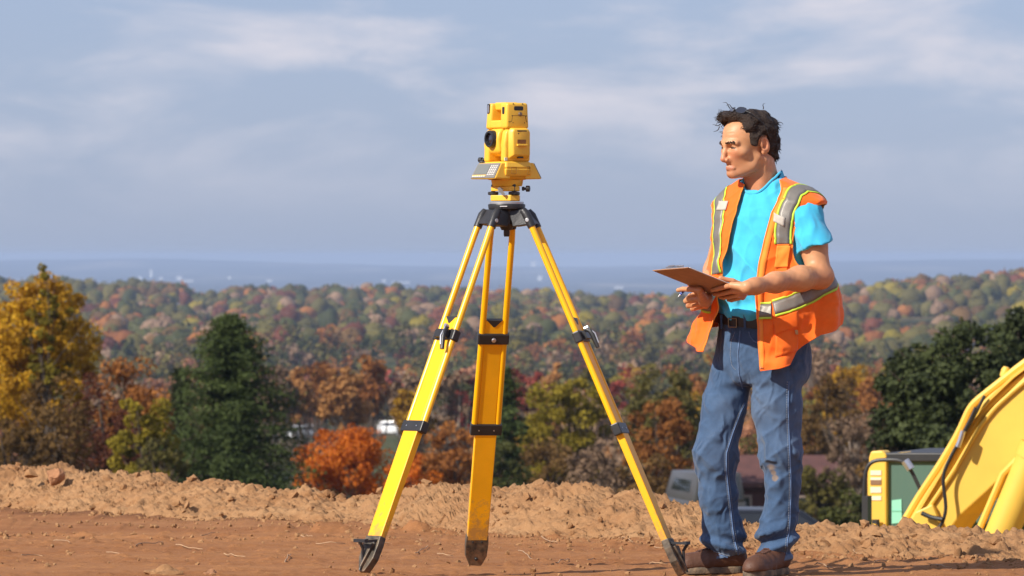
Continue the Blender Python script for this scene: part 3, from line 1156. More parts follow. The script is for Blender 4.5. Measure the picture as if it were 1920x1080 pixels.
# telescope between the standards
g = G()
prof = [(-.062, zz(284)), (-.030, zz(293)), (.030, zz(293)), (.060, zz(286)), (.066, zz(262)), (.060, zz(247)), (.040, zz(240)), (-.040, zz(240)), (-.064, zz(250))]
g.prism(prof, TS0, ef, ez, es, -.045, .037)
tele = g.build('telescope', M_TSY, ts, TS0, bevel=0.012, seg=4, smooth=SM)
c0 = T(.058, -.008, zz(261))
g = G()
nn = 36
g.lathe(c0, ef, [(0, .034), (.018, .0335), (.022, .031), (.022, .024), (.010, .022)], nn)
g.build('lens_ring', M_TSD, tele, TS0, smooth=SM)
g = G()
g.lathe(c0 + ef * .0085, ef, [(0, .0225), (.003, .0215), (.0055, .016), (.0068, .008), (.0072, .001)], nn)
g.build('lens_glass', M_LENS, tele, TS0, smooth=SM)
g = G()
g.lathe(T(-.060, -.004, zz(261)), -ef, [(0, .024), (.012, .022), (.014, .016), (.034, .015), (.036, .012)], 24)
g.build('eyepiece', M_TSD, tele, TS0, smooth=SM)
# top handle: two posts and a carrying bar
def post(s0, s1, fa, fb, lean):
    g = G()
    b_ = [T(-fb, s0, zz(242)), T(fb, s0, zz(242)), T(fb, s1, zz(242)), T(-fb, s1, zz(242))]
    t_ = [T(-fa, s0 + lean, zz(193.5)), T(fa, s0 + lean, zz(193.5)), T(fa, s1 + lean * .4, zz(193.5)), T(-fa, s1 + lean * .4, zz(193.5))]
    g.hexa(b_ + t_)
    return g.build('handle_post', M_TSY, ts, TS0, bevel=0.010, seg=4, smooth=SM)
pn = post(.030, .078, .048, .052, -.004)
pf = post(-.078, -.040, .046, .052, .006)
g = G()
g.hexa([T(-.028, -.045, zz(207)), T(.028, -.045, zz(207)), T(.028, .035, zz(207)), T(-.028, .035, zz(207)),
        T(-.032, -.045, zz(192)), T(.032, -.045, zz(192)), T(.030, .035, zz(192)), T(-.030, .035, zz(192))])
g.build('carry_handle', M_TSY, ts, TS0, bevel=0.007, seg=3)
g = G()   # lower frame between the posts
g.box(T(0, -.005, zz(233)), (.096, .10, .030), RB)
g.build('handle_base', M_TSY, ts, TS0, bevel=0.005)
def window(c, a, b_, n, w, h, nm, m_, par):
    gg = G()
    pl = []
    for i in range(20):
        q = 2 * math.pi * i / 20
        cx_, sy_ = math.cos(q), math.sin(q)
        pl.append((w / 2 * math.copysign(abs(cx_) ** .35, cx_), h / 2 * math.copysign(abs(sy_) ** .35, sy_)))
    gg.prism(pl, c, a, b_, n, -.004, .0015)
    return gg.build(nm, m_, par, TS0, bevel=.0008)
window(T(-.004, .0762, zz(204)), ef, ez, es, .042, .017, 'guide_window', M_TSD, pn)
window(T(.0495, .052, zz(208)), es, ez, ef, .016, .028, 'side_window', M_TSD, pn)
window(T(.0485, -.058, zz(204)), es, ez, ef, .018, .038, 'sight_window', M_TSD, pf)
window(T(.0495, -.058, zz(204)), es, ez, ef, .010, .030, 'sight_glass', M_STEEL, pf)
g = G()
g.lathe(T(-.010, .074, zz(215)), es + ez * .2, [(0, .009), (.006, .0085), (.010, .006)], 16)
g.build('handle_screw', mat('screw_brown', (.14, .09, .06), .5), pn, TS0, smooth=SM)
for f_, s_, p_ in ((.026, .0772, 218), (-.038, .0772, 218), (.020, .0765, 195.5), (-.022, .0765, 195.5), (.022, .0765, 231), (-.03, .0765, 231)):
    g = G()
    g.lathe(T(f_, s_ - .003, zz(p_)), es, [(0, .0022), (.0042, .0022)], 8)
    g.build('casing_screw', M_TSD, ts, TS0)
g = G()
for (f0, p0), (f1, p1) in (((.043, 229.4), (.028, 228.4)), ((.028, 228.4), (.024, 217.5)), ((.024, 217.5), (-.034, 217.5)), ((-.034, 217.5), (-.039, 228.5)), ((-.039, 228.5), (-.043, 229.2))):
    g.tube([T(f0, .0772 + .0003, zz(p0)), T(f1, .0772 + .0003, zz(p1))], .0011, 5)
g.build('casing_seam', mat('seam_dark', (.16, .075, .015), .6), pn, TS0)
cov_rect(.046, .058, 302, 296, -.024, -.0205, 'serial_label', M_LABEL)
# ================================================================== the man
# ---- signed distance shapes and a surface-nets mesher
def smin(a, b, k):
    h = np.clip(0.5 + 0.5 * (b - a) / k, 0, 1)
    return b + (a - b) * h - k * h * (1 - h)
def smax(a, b, k):
    return -smin(-a, -b, k)
def rcone(p, a, b, ra, rb):
    a, b = np.asarray(a, float), np.asarray(b, float)
    ab = b - a
    t = np.clip(((p - a) @ ab) / ab.dot(ab), 0, 1)
    q = p - a - t[:, None] * ab
    return np.sqrt((q * q).sum(1)) - (ra + (rb - ra) * t)
def ell(p, c, r, R=None):
    q = p - np.asarray(c, float)
    if R is not None:
        q = q @ R
    r = np.asarray(r, float)
    k0 = np.sqrt(((q / r) ** 2).sum(1)) + 1e-9
    k1 = np.sqrt(((q / (r * r)) ** 2).sum(1)) + 1e-9
    return k0 * (k0 - 1) / k1
def chain(p, pts, k):
    d = None
    for (a, ra), (b, rb) in zip(pts[:-1], pts[1:]):
        e = rcone(p, a, b, ra, rb)
        d = e if d is None else smin(d, e, k)
    return d

def mesh_sdf(f, lo, hi, h, slack=0.012):
    lo, hi = np.asarray(lo, float), np.asarray(hi, float)
    B = 8
    nb = np.ceil((hi - lo) / (h * B)).astype(int)
    n = nb * B + 1
    ctr = [lo[i] + (np.arange(nb[i]) + 0.5) * B * h for i in range(3)]
    C = np.stack(np.meshgrid(*ctr, indexing='ij'), -1).reshape(-1, 3)
    dc = f(C).reshape(nb)
    act = np.abs(dc) < B * h * 0.87 * 1.15 + slack
    D = np.empty(n, np.float32)
    sg = np.where(dc < 0, -1.0, 1.0).astype(np.float32)
    big = np.repeat(np.repeat(np.repeat(sg, B, 0), B, 1), B, 2)
    D[:-1, :-1, :-1] = big
    D[-1], D[:, -1], D[:, :, -1] = 1, 1, 1
    del big
    need = np.zeros(n, bool)
    ai = np.argwhere(act)
    off = np.stack(np.meshgrid(*[np.arange(B + 1)] * 3, indexing='ij'), -1).reshape(-1, 3)
    for s in range(0, len(ai), 4000):
        idx = (ai[s:s + 4000, None, :] * B + off[None]).reshape(-1, 3)
        need[idx[:, 0], idx[:, 1], idx[:, 2]] = True
    I = np.argwhere(need)
    del need
    for s in range(0, len(I), 400000):
        q = I[s:s + 400000]
        D[q[:, 0], q[:, 1], q[:, 2]] = f(lo + q * h)
    ins = D < 0
    cnt = np.zeros(np.array(n) - 1, np.int8)
    for i in (0, 1):
        for j in (0, 1):
            for k in (0, 1):
                cnt += ins[i:n[0] - 1 + i, j:n[1] - 1 + j, k:n[2] - 1 + k]
    cells = np.argwhere((cnt > 0) & (cnt < 8))
    del cnt
    vid = np.full(np.array(n) - 1, -1, np.int32)
    vid[cells[:, 0], cells[:, 1], cells[:, 2]] = np.arange(len(cells))
    cor = np.array([(i, j, k) for i in (0, 1) for j in (0, 1) for k in (0, 1)])
    val = np.stack([D[cells[:, 0] + c[0], cells[:, 1] + c[1], cells[:, 2] + c[2]] for c in cor], 1).astype(np.float64)
    acc = np.zeros((len(cells), 3))
    num = np.zeros(len(cells))
    for a in range(8):
        for b_ in range(a + 1, 8):
            if np.abs(cor[a] - cor[b_]).sum() != 1:
                continue
            va, vb = val[:, a], val[:, b_]
            m_ = (va < 0) != (vb < 0)
            t_ = np.where(m_, va / np.where(m_, va - vb, 1), 0)
            pt = cor[a] + t_[:, None] * (cor[b_] - cor[a])
            acc += pt * m_[:, None]
            num += m_
    v = lo + (cells + acc / num[:, None]) * h
    quads = []
    for ax in range(3):
        o1, o2 = (ax + 1) % 3, (ax + 2) % 3
        sl0 = [slice(1, -1)] * 3
        sl1 = [slice(1, -1)] * 3
        sl0[ax] = slice(0, -1)
        sl1[ax] = slice(1, None)
        A, Bq = ins[tuple(sl0)], ins[tuple(sl1)]
        e = np.argwhere(A != Bq)
        inside = A[e[:, 0], e[:, 1], e[:, 2]]
        base_ = e.copy()
        base_[:, o1] += 1
        base_[:, o2] += 1
        def cell(d1, d2):
            q = base_.copy()
            q[:, o1] += d1
            q[:, o2] += d2
            return vid[q[:, 0], q[:, 1], q[:, 2]]
        qd = np.stack([cell(-1, -1), cell(0, -1), cell(0, 0), cell(-1, 0)], 1)
        qd[~inside] = qd[~inside][:, ::-1]
        quads.append(qd)
    quads = np.concatenate(quads)
    quads = quads[(quads >= 0).all(1)]
    return v, quads

def trace(f, px, py, y0=21.2, y1=22.7):
    """surface point of f under photo pixel (px, py)"""
    y = y0
    for _ in range(60):
        p = P(px, py, y)
        d = float(f(p[None])[0])
        if d < 0.0004:
            break
        y += max(d * 0.9, 0.0006)
        if y > y1:
            break
    return P(px, py, y)

def sdf_object(name, f, lo, hi, h, m_, parent, org, colf=None):
    v, q = mesh_sdf(f, lo, hi, h)
    me = raw_mesh(name, v - org, quads=q, mats=[m_] if not isinstance(m_, list) else m_, smooth=True)
    if colf is not None:
        c = colf(v)
        a = me.attributes.new('Col', 'FLOAT_COLOR', 'POINT')
        a.data.foreach_set('color', np.concatenate([c, np.ones((len(c), 1))], 1).astype(np.float32).ravel())
    return link_mesh(name, me, parent)

def D_(px, py, dy):
    return P(px, py, 22.0 + dy)

ORG = P(1405, 1078, 22.0)
ORG[2] = 0.0
YAW = math.radians(35)
TF = np.array([-math.sin(YAW), -math.cos(YAW), 0])      # chest direction
TL = np.array([math.cos(YAW), -math.sin(YAW), 0])       # towards his left
TO = P(1430, 1078, 22.0)
TO[2] = 0
def tloc(p):
    q = p - TO
    return q @ TF, q @ TL, p[:, 2]

# ---- torso profile shared by shirt, vest and trousers (height, depth/2, width/2, forward shift)
TPROF = np.array([(0.70, .120, .172, .0), (0.80, .132, .186, .0), (0.88, .136, .190, .0), (0.95, .128, .182, .0), (1.00, .130, .182, .004), (1.10, .132, .184, .008),
                  (1.20, .128, .194, .006), (1.30, .126, .204, .0), (1.38, .116, .202, -.006), (1.44, .098, .182, -.012),
                  (1.49, .076, .128, -.012), (1.53, .062, .078, -.008), (1.60, .055, .062, .0)])
def tprof(z):
    return [np.interp(z, TPROF[:, 0], TPROF[:, i]) for i in (1, 2, 3)]
def torso_d(p, grow=0.0):
    x, y, z = tloc(p)
    a, b_, c = tprof(z)
    a, b_ = a + grow, b_ + grow
    k0 = np.sqrt(((x - c) / a) ** 2 + (y / b_) ** 2) + 1e-9
    k1 = np.sqrt(((x - c) / a ** 2) ** 2 + (y / b_ ** 2) ** 2) + 1e-9
    return k0 * (k0 - 1) / k1

# ---- clipboard plane (needed by the hands)
BA, BB = P(1223.5, 507, 22 - .285), P(1290, 501.5, 22 - .48)
BU = (BB - BA)
bu_l = np.linalg.norm(BU)
BU = BU / bu_l
BV = P(1413, 553, 22 - .30) - BB
BV = BV - BU * BV.dot(BU)
bv_l = np.linalg.norm(BV)
BV = BV / bv_l
BN = np.cross(BU, BV)
if BN[2] < 0:
    BN = -BN
def bd(px, py, off=0.0):
    """point of the board plane under a pixel, moved off along its normal"""
    d = P(px, py, 1.0) - P(px, py, 0.0)
    o = np.array([0, 0, CAMZ])
    t_ = (BA - o).dot(BN) / d.dot(BN)
    return o + d * t_ + BN * off

# ---- head frame
HY = math.radians(58)
pit = math.radians(4)
HX = np.array([-math.sin(HY) * math.cos(pit), -math.cos(HY) * math.cos(pit), -math.sin(pit)])
HL = np.array([math.cos(HY), -math.sin(HY), 0])
HU = np.cross(HX, HL)
HC = P(1405, 271, 21.98)
HR = np.stack([HX, HL, HU], 1)
HS = 1.03
def hw(x, y, z):
    return HC + HR @ (np.array([x, y, z]) * HS)
NB = P(1430, 352, 22.0) + TF * -0.01

def head_d(p):
    q = (p - HC) @ HR / HS
    d = ell(q, (0.000, 0, .036), (.107, .078, .082))
    d = smin(d, ell(q, (.042, 0, -.038), (.064, .060, .084)), .03)
    ay = q.copy()
    ay[:, 1] = np.abs(ay[:, 1])
    d = smin(d, rcone(ay, (.004, .055, -.050), (.024, .047, -.082), .016, .013), .03)
    d = smin(d, rcone(ay, (.024, .047, -.082), (.082, .013, -.107), .013, .012), .025)
    d = smin(d, ell(q, (.083, 0, -.099), (.020, .021, .018)), .018)
    d = smin(d, ell(ay, (.070, .041, -.030), (.026, .026, .020)), .022)
    d = smin(d, rcone(ay, (.1055, .010, .012), (.090, .046, .011), .0120, .0100), .012)
    # sockets
    d = smax(d, -ell(ay, (.110, .032, -.007), (.021, .021, .0115)), .008)
    d = smax(d, -ell(ay, (.100, .066, -.078), (.018, .022, .030)), .04)
    # nose
    nz = rcone(q, (.102, 0, .010), (.113, 0, -.022), .0085, .0092)
    nz = smin(nz, rcone(q, (.113, 0, -.022), (.1215, 0, -.047), .0092, .0112), .008)
    nz = smin(nz, ell(ay, (.108, .0150, -.052), (.0125, .0085, .0092)), .007)
    nz = smin(nz, rcone(q, (.106, 0, -.058), (.117, 0, -.054), .0065, .0055), .006)
    d = smin(d, nz, .009)
    d = smax(d, -ell(ay, (.112, .0085, -.0615), (.006, .0035, .004)), .002)
    # eyes: ball and lids, narrowed against the sun
    eb = ell(ay, (.0855, .032, -.007), (.0135, .0135, .0125))
    d = smin(d, eb, .001)
    e0 = ay - np.array([.0855, .032, -.007])
    er = np.sqrt((e0 * e0).sum(1))
    lid = np.abs(er - .0146) - .0021
    up_ = smax(lid, -(e0[:, 2] - 0.0030 + .12 * (e0[:, 1])), .001)
    lw_ = smax(lid, (e0[:, 2] + 0.0034), .001)
    fr = .003 - e0[:, 0]
    d = smin(d, smax(up_, fr, .002), .003)
    d = smin(d, smax(lw_, fr, .002), .004)
    # bags under the eyes and the fold above
    d = smin(d, rcone(ay, (.0985, .020, -.021), (.088, .046, -.018), .0045, .004), .012)
    # mouth
    ul = rcone(ay, (.1055, 0, -.0775), (.092, .025, -.0830), .0052, .0026)
    ll = rcone(ay, (.1045, 0, -.0870), (.091, .022, -.0850), .0066, .0030)
    d = smin(d, ul, .006)
    d = smin(d, ll, .006)
    d = smax(d, -rcone(ay, (.1125, 0, -.0822), (.096, .027, -.0850), .0012, .0012), .002)
    d = smax(d, -rcone(q, (.109, -.018, -.0960), (.109, .018, -.0960), .0045, .0045), .010)
    # fold from nose to mouth corner, furrow between the brows
    d = smax(d, -rcone(ay, (.110, .0215, -.052), (.098, .036, -.082), .0022, .0030), .012)
    d = smax(d, -rcone(ay, (.1175, .007, .026), (.1155, .0065, .010), .0022, .0022), .005)
    for zf in (.046, .058, .071):
        d = smax(d, -rcone(ay, (.1125 - (zf - .05) * .35, 0, zf), (.088, .050, zf + .003), .0016, .0012), .004)
    # ears
    cr_, sr_ = math.cos(.22), math.sin(.22)
    RE = np.array([[cr_, 0, sr_], [0, 1, 0], [-sr_, 0, cr_]])
    ec = np.array([-.016, .0795, -.002])
    e = ell(ay, ec, (.0195, .0095, .0330), RE)
    e = smin(e, ell(ay, ec + (.006, -.002, -.026), (.0095, .0075, .013)), .006)
    e = smax(e, -ell(ay, ec + (.004, .010, .003), (.0115, .0080, .0225), RE), .003)
    e = smin(e, ell(ay, ec + (.0125, -.001, -.006), (.004, .005, .006)), .004)
    d = smin(d, e, .004)
    d = smax(d, -ell(ay, ec + (.006, .004, -.008), (.006, .008, .008)), .003)
    return d * HS

def neck_d(p):
    b0 = hw(-.030, 0, -.045)
    d = rcone(p, b0, NB + np.array([0, 0, -.02]), .062, .070)
    # tendon from behind the ear to the collar pit
    d = smin(d, rcone(p, hw(-.022, .058, -.062), NB + TF * .052 + TL * .018 + np.array([0, 0, -.012]), .011, .009), .020)
    d = smin(d, rcone(p, hw(-.022, -.058, -.062), NB + TF * .052 - TL * .014 + np.array([0, 0, -.012]), .011, .009), .020)
    
    return d

# ---- arms and hands
LSH, LEL = D_(1508, 388, -.11), D_(1538, 519, -.185)
LWR = bd(1403, 533, -.012)
LF1, LF2 = LEL + (LWR - LEL) * .28 + (0, 0, .004), LEL + (LWR - LEL) * .62 + (0, 0, .003)
RWR = bd(1326, 549, -.030)
RSH, REL = D_(1376, 396, .125), D_(1341, 508, .16)

def EG(s, u, n):
    """point by the near edge of the board"""
    return BB + BV * (s * bv_l) + BU * u + BN * n
def EF(s, u, n):
    """point by the far edge of the board"""
    return BA + BV * (s * bv_l) + BU * u + BN * n
def fingers(p):
    ds_ = []
    n_, u_ = -.0105, .010
    left = [
        [(bd(1374, 528, n_ - .004), .0105), (bd(1354, 534.5, n_), .0092), (bd(1345, 537.5, n_), .0085), (bd(1336.5, 539.5, n_ + .001), .0072)],
        [(bd(1379, 537, n_ - .006), .0105), (bd(1358, 544.5, n_ - .001), .0092), (bd(1348, 547.0, n_), .0085), (bd(1340, 547.5, n_ + .001), .0072)],
        [(bd(1386, 545, n_ - .006), .0100), (bd(1368, 551.5, n_ - .001), .0088), (bd(1359, 553.5, n_), .0080), (bd(1351.5, 553, n_ + .001), .0070)],
        [(bd(1394, 550.5, n_ - .004), .0090), (bd(1380, 556.5, n_), .0078), (bd(1373, 558.5, n_), .0072), (bd(1366, 558.5, n_ + .001), .0062)],
    ]
    out = []
    for c in left:
        out.append(chain(p, c, .003))
    thumb = chain(p, [(LWR + (EG(.80, .012, .006) - LWR) * .45, .0150), (EG(.80, .014, .010), .0125), (EG(.64, .004, .0155), .0100), (EG(.50, -.016, .0135), .0082)], .004)
    out.append(thumb)
    d = None
    for e in out:
        d = e if d is None else smin(d, e, .0022)
    palm = None
    for c, wq in zip(left, (.0155, .0165, .0155, .0140)):
        e = rcone(p, LWR + (c[0][0] - LWR) * .12, c[0][0], wq + .004, wq - .003)
        palm = e if palm is None else smin(palm, e, .010)
    palm = smin(palm, rcone(p, LWR, EG(.82, .014, .006), .018, .0130), .012)
    # tendons on the back of the hand
    for c in left[:3]:
        k_ = c[0][0] + (LWR - c[0][0]) * .65 - BN * .010
        palm = smin(palm, rcone(p, c[0][0] - BN * .006, k_, .0055, .004), .006)
    d = smin(d, palm, .006)
    # right hand, under the far edge of the board
    b0 = -.016
    right = [
        [(bd(1314, 535, b0 - .004), .0115), (bd(1292, 535.5, b0 + .002), .0100), (bd(1282, 536.0, b0 + .003), .0094), (bd(1273, 537.5, b0 + .002), .0082)],
        [(bd(1319, 546, b0 - .012), .0115), (bd(1290, 548.5, b0 - .018), .0102), (bd(1296, 546.0, b0 - .002), .0090), (bd(1306, 544, b0 + .002), .0080)],
        [(bd(1324, 555, b0 - .012), .0112), (bd(1294.5, 556.5, b0 - .020), .0100), (bd(1300, 553.5, b0 - .004), .0088), (bd(1310, 552, b0), .0078)],
        [(bd(1327, 561, b0 - .010), .0100), (bd(1302, 563.5, b0 - .018), .0088), (bd(1306, 560.5, b0 - .004), .0078), (bd(1314, 559, b0), .0070)],
    ]
    rh = None
    for c in right:
        e = chain(p, c, .003)
        rh = e if rh is None else smin(rh, e, .0022)
    pr = None
    for c in right:
        e = rcone(p, RWR, c[0][0], .021, .0125)
        pr = e if pr is None else smin(pr, e, .010)
    rh = smin(rh, pr, .006)
    th_ = chain(p, [(RWR + np.array([-.01, -.02, .008]), .016), (EF(.66, -.020, .002), .0125), (EF(.50, -.006, .0155), .0100), (EF(.40, .014, .0135), .0080)], .004)
    rh = smin(rh, th_, .004)
    return np.minimum(d, rh)

def arms_d(p):
    d = chain(p, [(LSH + np.array([0, 0, -.02]), .046), (LSH + (LEL - LSH) * .55, .053), (LEL, .044)], .02)
    fo = chain(p, [(LEL, .044), (LF1, .0435), (LF2, .0345), (LWR + (LEL - LWR) * .10, .0262), (LWR, .0245)], .035)
    d = smin(d, fo, .025)
    d = smin(d, ell(p, LEL + np.array([.030, .004, .004]), (.020, .022, .022)), .02)
    r = chain(p, [(RSH, .055), (REL, .044)], .02)
    r = smin(r, chain(p, [(REL, .045), (REL + (RWR - REL) * .35, .043), (RWR, .027)], .02), .02)
    return np.minimum(d, r)

def body_d(p):
    d = smin(head_d(p), neck_d(p), .016)
    d = smin(d, smax(torso_d(p, -.022), p[:, 2] - 1.50, .02), .02)
    d = smin(d, smin(arms_d(p), fingers(p), .008), .012)
    return d + sinnoise(p, 150, 5, 5) * .00035

def skin_col(v):
    q = (v - HC) @ HR / HS
    ay = np.abs(q[:, 1])
    base_ = np.tile(np.array([.56, .262, .128]), (len(v), 1))
    n = sinnoise(v, 60, 8) * .5 + sinnoise(v, 220, 9) * .6
    base_ *= (1 + .11 * n)[:, None]
    base_[:, 1:] *= (1 - .07 * sinnoise(v, 35, 12))[:, None]
    def blend(mask, c):
        nonlocal base_
        base_ = base_ * (1 - mask[:, None]) + np.array(c) * mask[:, None]
    head = (np.abs(q) < .2).all(1) & (q[:, 2] > -.16)
    red = np.exp(-(((q[:, 0] - .10) / .03) ** 2 + ((ay - .038) / .022) ** 2 + ((q[:, 2] + .035) / .022) ** 2)) + np.exp(-(((q[:, 0] - .130) / .016) ** 2 + (ay / .02) ** 2 + ((q[:, 2] + .048) / .018) ** 2))
    blend(np.clip(red, 0, 1) * .45 * head, (.58, .19, .11))
    stub = sstep(-.062, -.085, q[:, 2]) * sstep(-.04, 0.0, q[:, 0]) * sstep(-.14, -.125, q[:, 2])
    blend(stub * .30 * head * (0.8 + .3 * n), (.24, .14, .095))
    lips = np.exp(-(((q[:, 2] + .0822) / .0075) ** 2)) * (ay < .0235) * (q[:, 0] > .090)
    blend(lips * .6 * head, (.44, .14, .095))
    # open eyes: the ball shows between the lids
    e0 = np.stack([q[:, 0] - .0855, ay - .032, q[:, 2] + .007], 1)
    er = np.sqrt((e0 ** 2).sum(1))
    eye = (er < .01405) & (e0[:, 0] > .004) & (e0[:, 2] < .0044) & (e0[:, 2] > -.0044)
    blend(eye * .9, (.16, .12, .10))
    look = np.sqrt((e0[:, 1] + np.sign(q[:, 1]) * 0.001) ** 2 + e0[:, 2] ** 2)
    blend((eye & (look < .0058)) * 1.0, (.03, .018, .012))
    slit = (((q[:, 2] + .0068 + .10 * (ay - .032)) / .0050) ** 2 + ((ay - .0325) / .0150) ** 2 < 1) & (q[:, 0] > .075)
    blend(slit * .93 * head, (.035, .020, .014))
    crease = np.exp(-(((q[:, 2] - .0005) / .0022) ** 2 + ((ay - .034) / .015) ** 2)) * (q[:, 0] > .07)
    blend(crease * .35 * head, (.26, .10, .05))
    ear = np.exp(-(((q[:, 0] + .016) / .022) ** 2 + ((ay - .083) / .012) ** 2 + (q[:, 2] / .034) ** 2))
    blend(np.clip(ear, 0, 1) * .35 * head, (.60, .20, .12))
    neckm = sstep(-.10, -.14, q[:, 2]) * (np.abs(q[:, 0]) < .12) * (np.abs(q[:, 1]) < .1)
    blend(neckm * .45, (.46, .155, .075))
    return np.clip(base_, 0, 1)

M_SKIN = mat('skin', (.5, .25, .15), 0.48, spec=0.4, attr='Col', bump=0.12, bscale=260, dist=.002)
_sb = M_SKIN.node_tree.nodes['Principled BSDF']
_sb.inputs['Subsurface Weight'].default_value = 0.06
_sb.inputs['Subsurface Radius'].default_value = (.010, .004, .002)
_sb.inputs['Subsurface Scale'].default_value = 0.5

lo = np.array([P(1255, 0, 22)[0], 21.38, 0.86])
hi = np.array([P(1580, 0, 22)[0], 22.32, P(0, 186, 22)[2]])
person = sdf_object('person', body_d, lo, hi, 0.0032, M_SKIN, None, ORG, skin_col)
person.location = ORG
tag(person, 'man in an orange safety vest and blue jeans holding a clipboard beside the tripod', 'person')

# ---- shirt
SL_E = D_(1526, 462, -.160)
SL_R = D_(1344, 472, .150)
def shirt_d(p):
    d = torso_d(p, 0.0)
    fx, fy, fz = tloc(p)
    s = rcone(p, D_(1488, 398, -.09), D_(1510, 408, -.12), .069, .064)
    s = smin(s, rcone(p, D_(1510, 408, -.12), D_(1530, 476, -.168), .064, .0720), .03)
    ax_ = (SL_E - D_(1512, 402, -.12))
    ax_ = ax_ / np.linalg.norm(ax_) * .0 + np.array([.34, -.05, -.92])
    ax_ /= np.linalg.norm(ax_)
    s = s + sinnoise(p, (45, 45, 25), 21) * .0040 + np.sin(p[:, 2] * 70 + (p[:, 0] - ORG[0]) * 45) * .0022
    s = smax(s, (p - SL_E) @ ax_, .006)
    r = rcone(p, D_(1384, 396, .085), D_(1374, 402, .12), .070, .064)
    r = smin(r, rcone(p, D_(1374, 402, .12), D_(1360, 486, .155), .062, .060), .03)
    r = smax(r, (p - SL_R) @ np.array([-.1, .15, -1.0]), .006)
    d = smin(d, s, .028)
    d = smin(d, r, .028)
    # drape: soft diagonal folds over the belly and chest
    w = fx * 0 + 1
    fold = np.sin((fy * 34 + (fz - 1.2) * 26) + 1.6 * sinnoise(p, 7, 31)) * np.exp(-((fz - 1.17) / .13) ** 2) * .0100
    fold = fold + np.sin((fy * 20 - (fz - 1.05) * 52) + 2 * sinnoise(p, 9, 33)) * np.exp(-((fz - 1.04) / .07) ** 2) * .0095
    fold = fold + np.sin(fy * 60 + fz * 18 + 2 * sinnoise(p, 9, 35)) * np.exp(-((fz - 1.00) / .035) ** 2) * .006
    d = d - fold * (fx > -.05) + sinnoise(p, 26, 36) * .0035 + sinnoise(p, (60, 60, 28), 37) * .0018 - (1 - np.abs(np.sin(fy * 17 + fz * 24 + 1.4 * sinnoise(p, 7, 38)))) ** 3 * .009 * (fx > 0) * np.exp(-((fz - 1.16) / .16) ** 2)
    d = d - .012 * np.exp(-((fz - 1.015) / .022) ** 2)
    d = d - crinkle(p, (34, 34, 16), 301) * .0062 - crinkle(p, (70, 70, 34), 305) * .0022
    # neck opening
    nk = rcone(p, NB + TF * .006 + np.array([0, 0, -.005]), NB + TF * .03 + np.array([0, 0, .12]), .072, .082)
    d = smax(d, -nk, .004)
    d = smax(d, .972 - fz, .004)
    return d
M_SHIRT = mat('turquoise_cotton', (.055, .46, .70), 0.85, spec=0.2, var=.06, vscale=30, bump=.12, bscale=420, sheen=.25, dist=.002)
lo = np.array([P(1300, 0, 22)[0], 21.60, .96])
hi = np.array([P(1580, 0, 22)[0], 22.36, P(0, 300, 22)[2]])
wrinkle(M_SHIRT, 7, .040, (1.2, 1.2, .7), .8)
shirt = sdf_object('shirt', shirt_d, lo, hi, .0044, M_SHIRT, person, ORG)
# ribbed collar and sleeve hem stitching
g = G()
ring = []
for i in range(49):
    a = 2 * math.pi * i / 48
    c = NB + TF * .014 + np.array([0, 0, .010])
    dirv = TF * math.cos(a) * 1.0 + TL * math.sin(a) * 0.98
    q = c + dirv * .074 + np.array([0, 0, 1]) * (-.026 * math.cos(a))
    # settle on the shirt
    for _ in range(6):
        e = 1e-3
        d0 = torso_d(q[None], .004)[0]
        q = q - np.array([0, 0, 1]) * d0 * .5
    ring.append(q)
g.tube(ring, .0048, 8, cap=False)
g.build('collar', M_SHIRT, shirt, ORG, smooth=SM)

# ---- jeans
RLEG = [((1376, 690, .050), .088), ((1357, 765, .030), .0835), ((1341, 850, .000), .0850), ((1346, 925, .018), .0775), ((1353, 985, .034), .0750), ((1357, 1012, .038), .0800), ((1359, 1034, .040), .0720), ((1361, 1060, .042), .0740)]
LLEG = [((1460, 690, -.060), .096), ((1457, 765, -.072), .0975), ((1464, 850, -.092), .0830), ((1469, 905, -.086), .0680), ((1464, 960, -.076), .0665), ((1457, 1000, -.070), .0770), ((1455, 1024, -.068), .0660), ((1452, 1050, -.066), .0590), ((1450, 1076, -.066), .0600)]
RL3 = [(D_(*a), r - .0065) for a, r in RLEG]
LL3 = [(D_(*a), r - .0065) for a, r in LLEG]
rc_p, rc_n = D_(1357, 1045, .04), np.array([.22, -.05, -1.0])
lc_p, lc_n = D_(1451, 1058, -.066), np.array([.28, -.05, -1.0])
rc_n, lc_n = rc_n / np.linalg.norm(rc_n), lc_n / np.linalg.norm(lc_n)
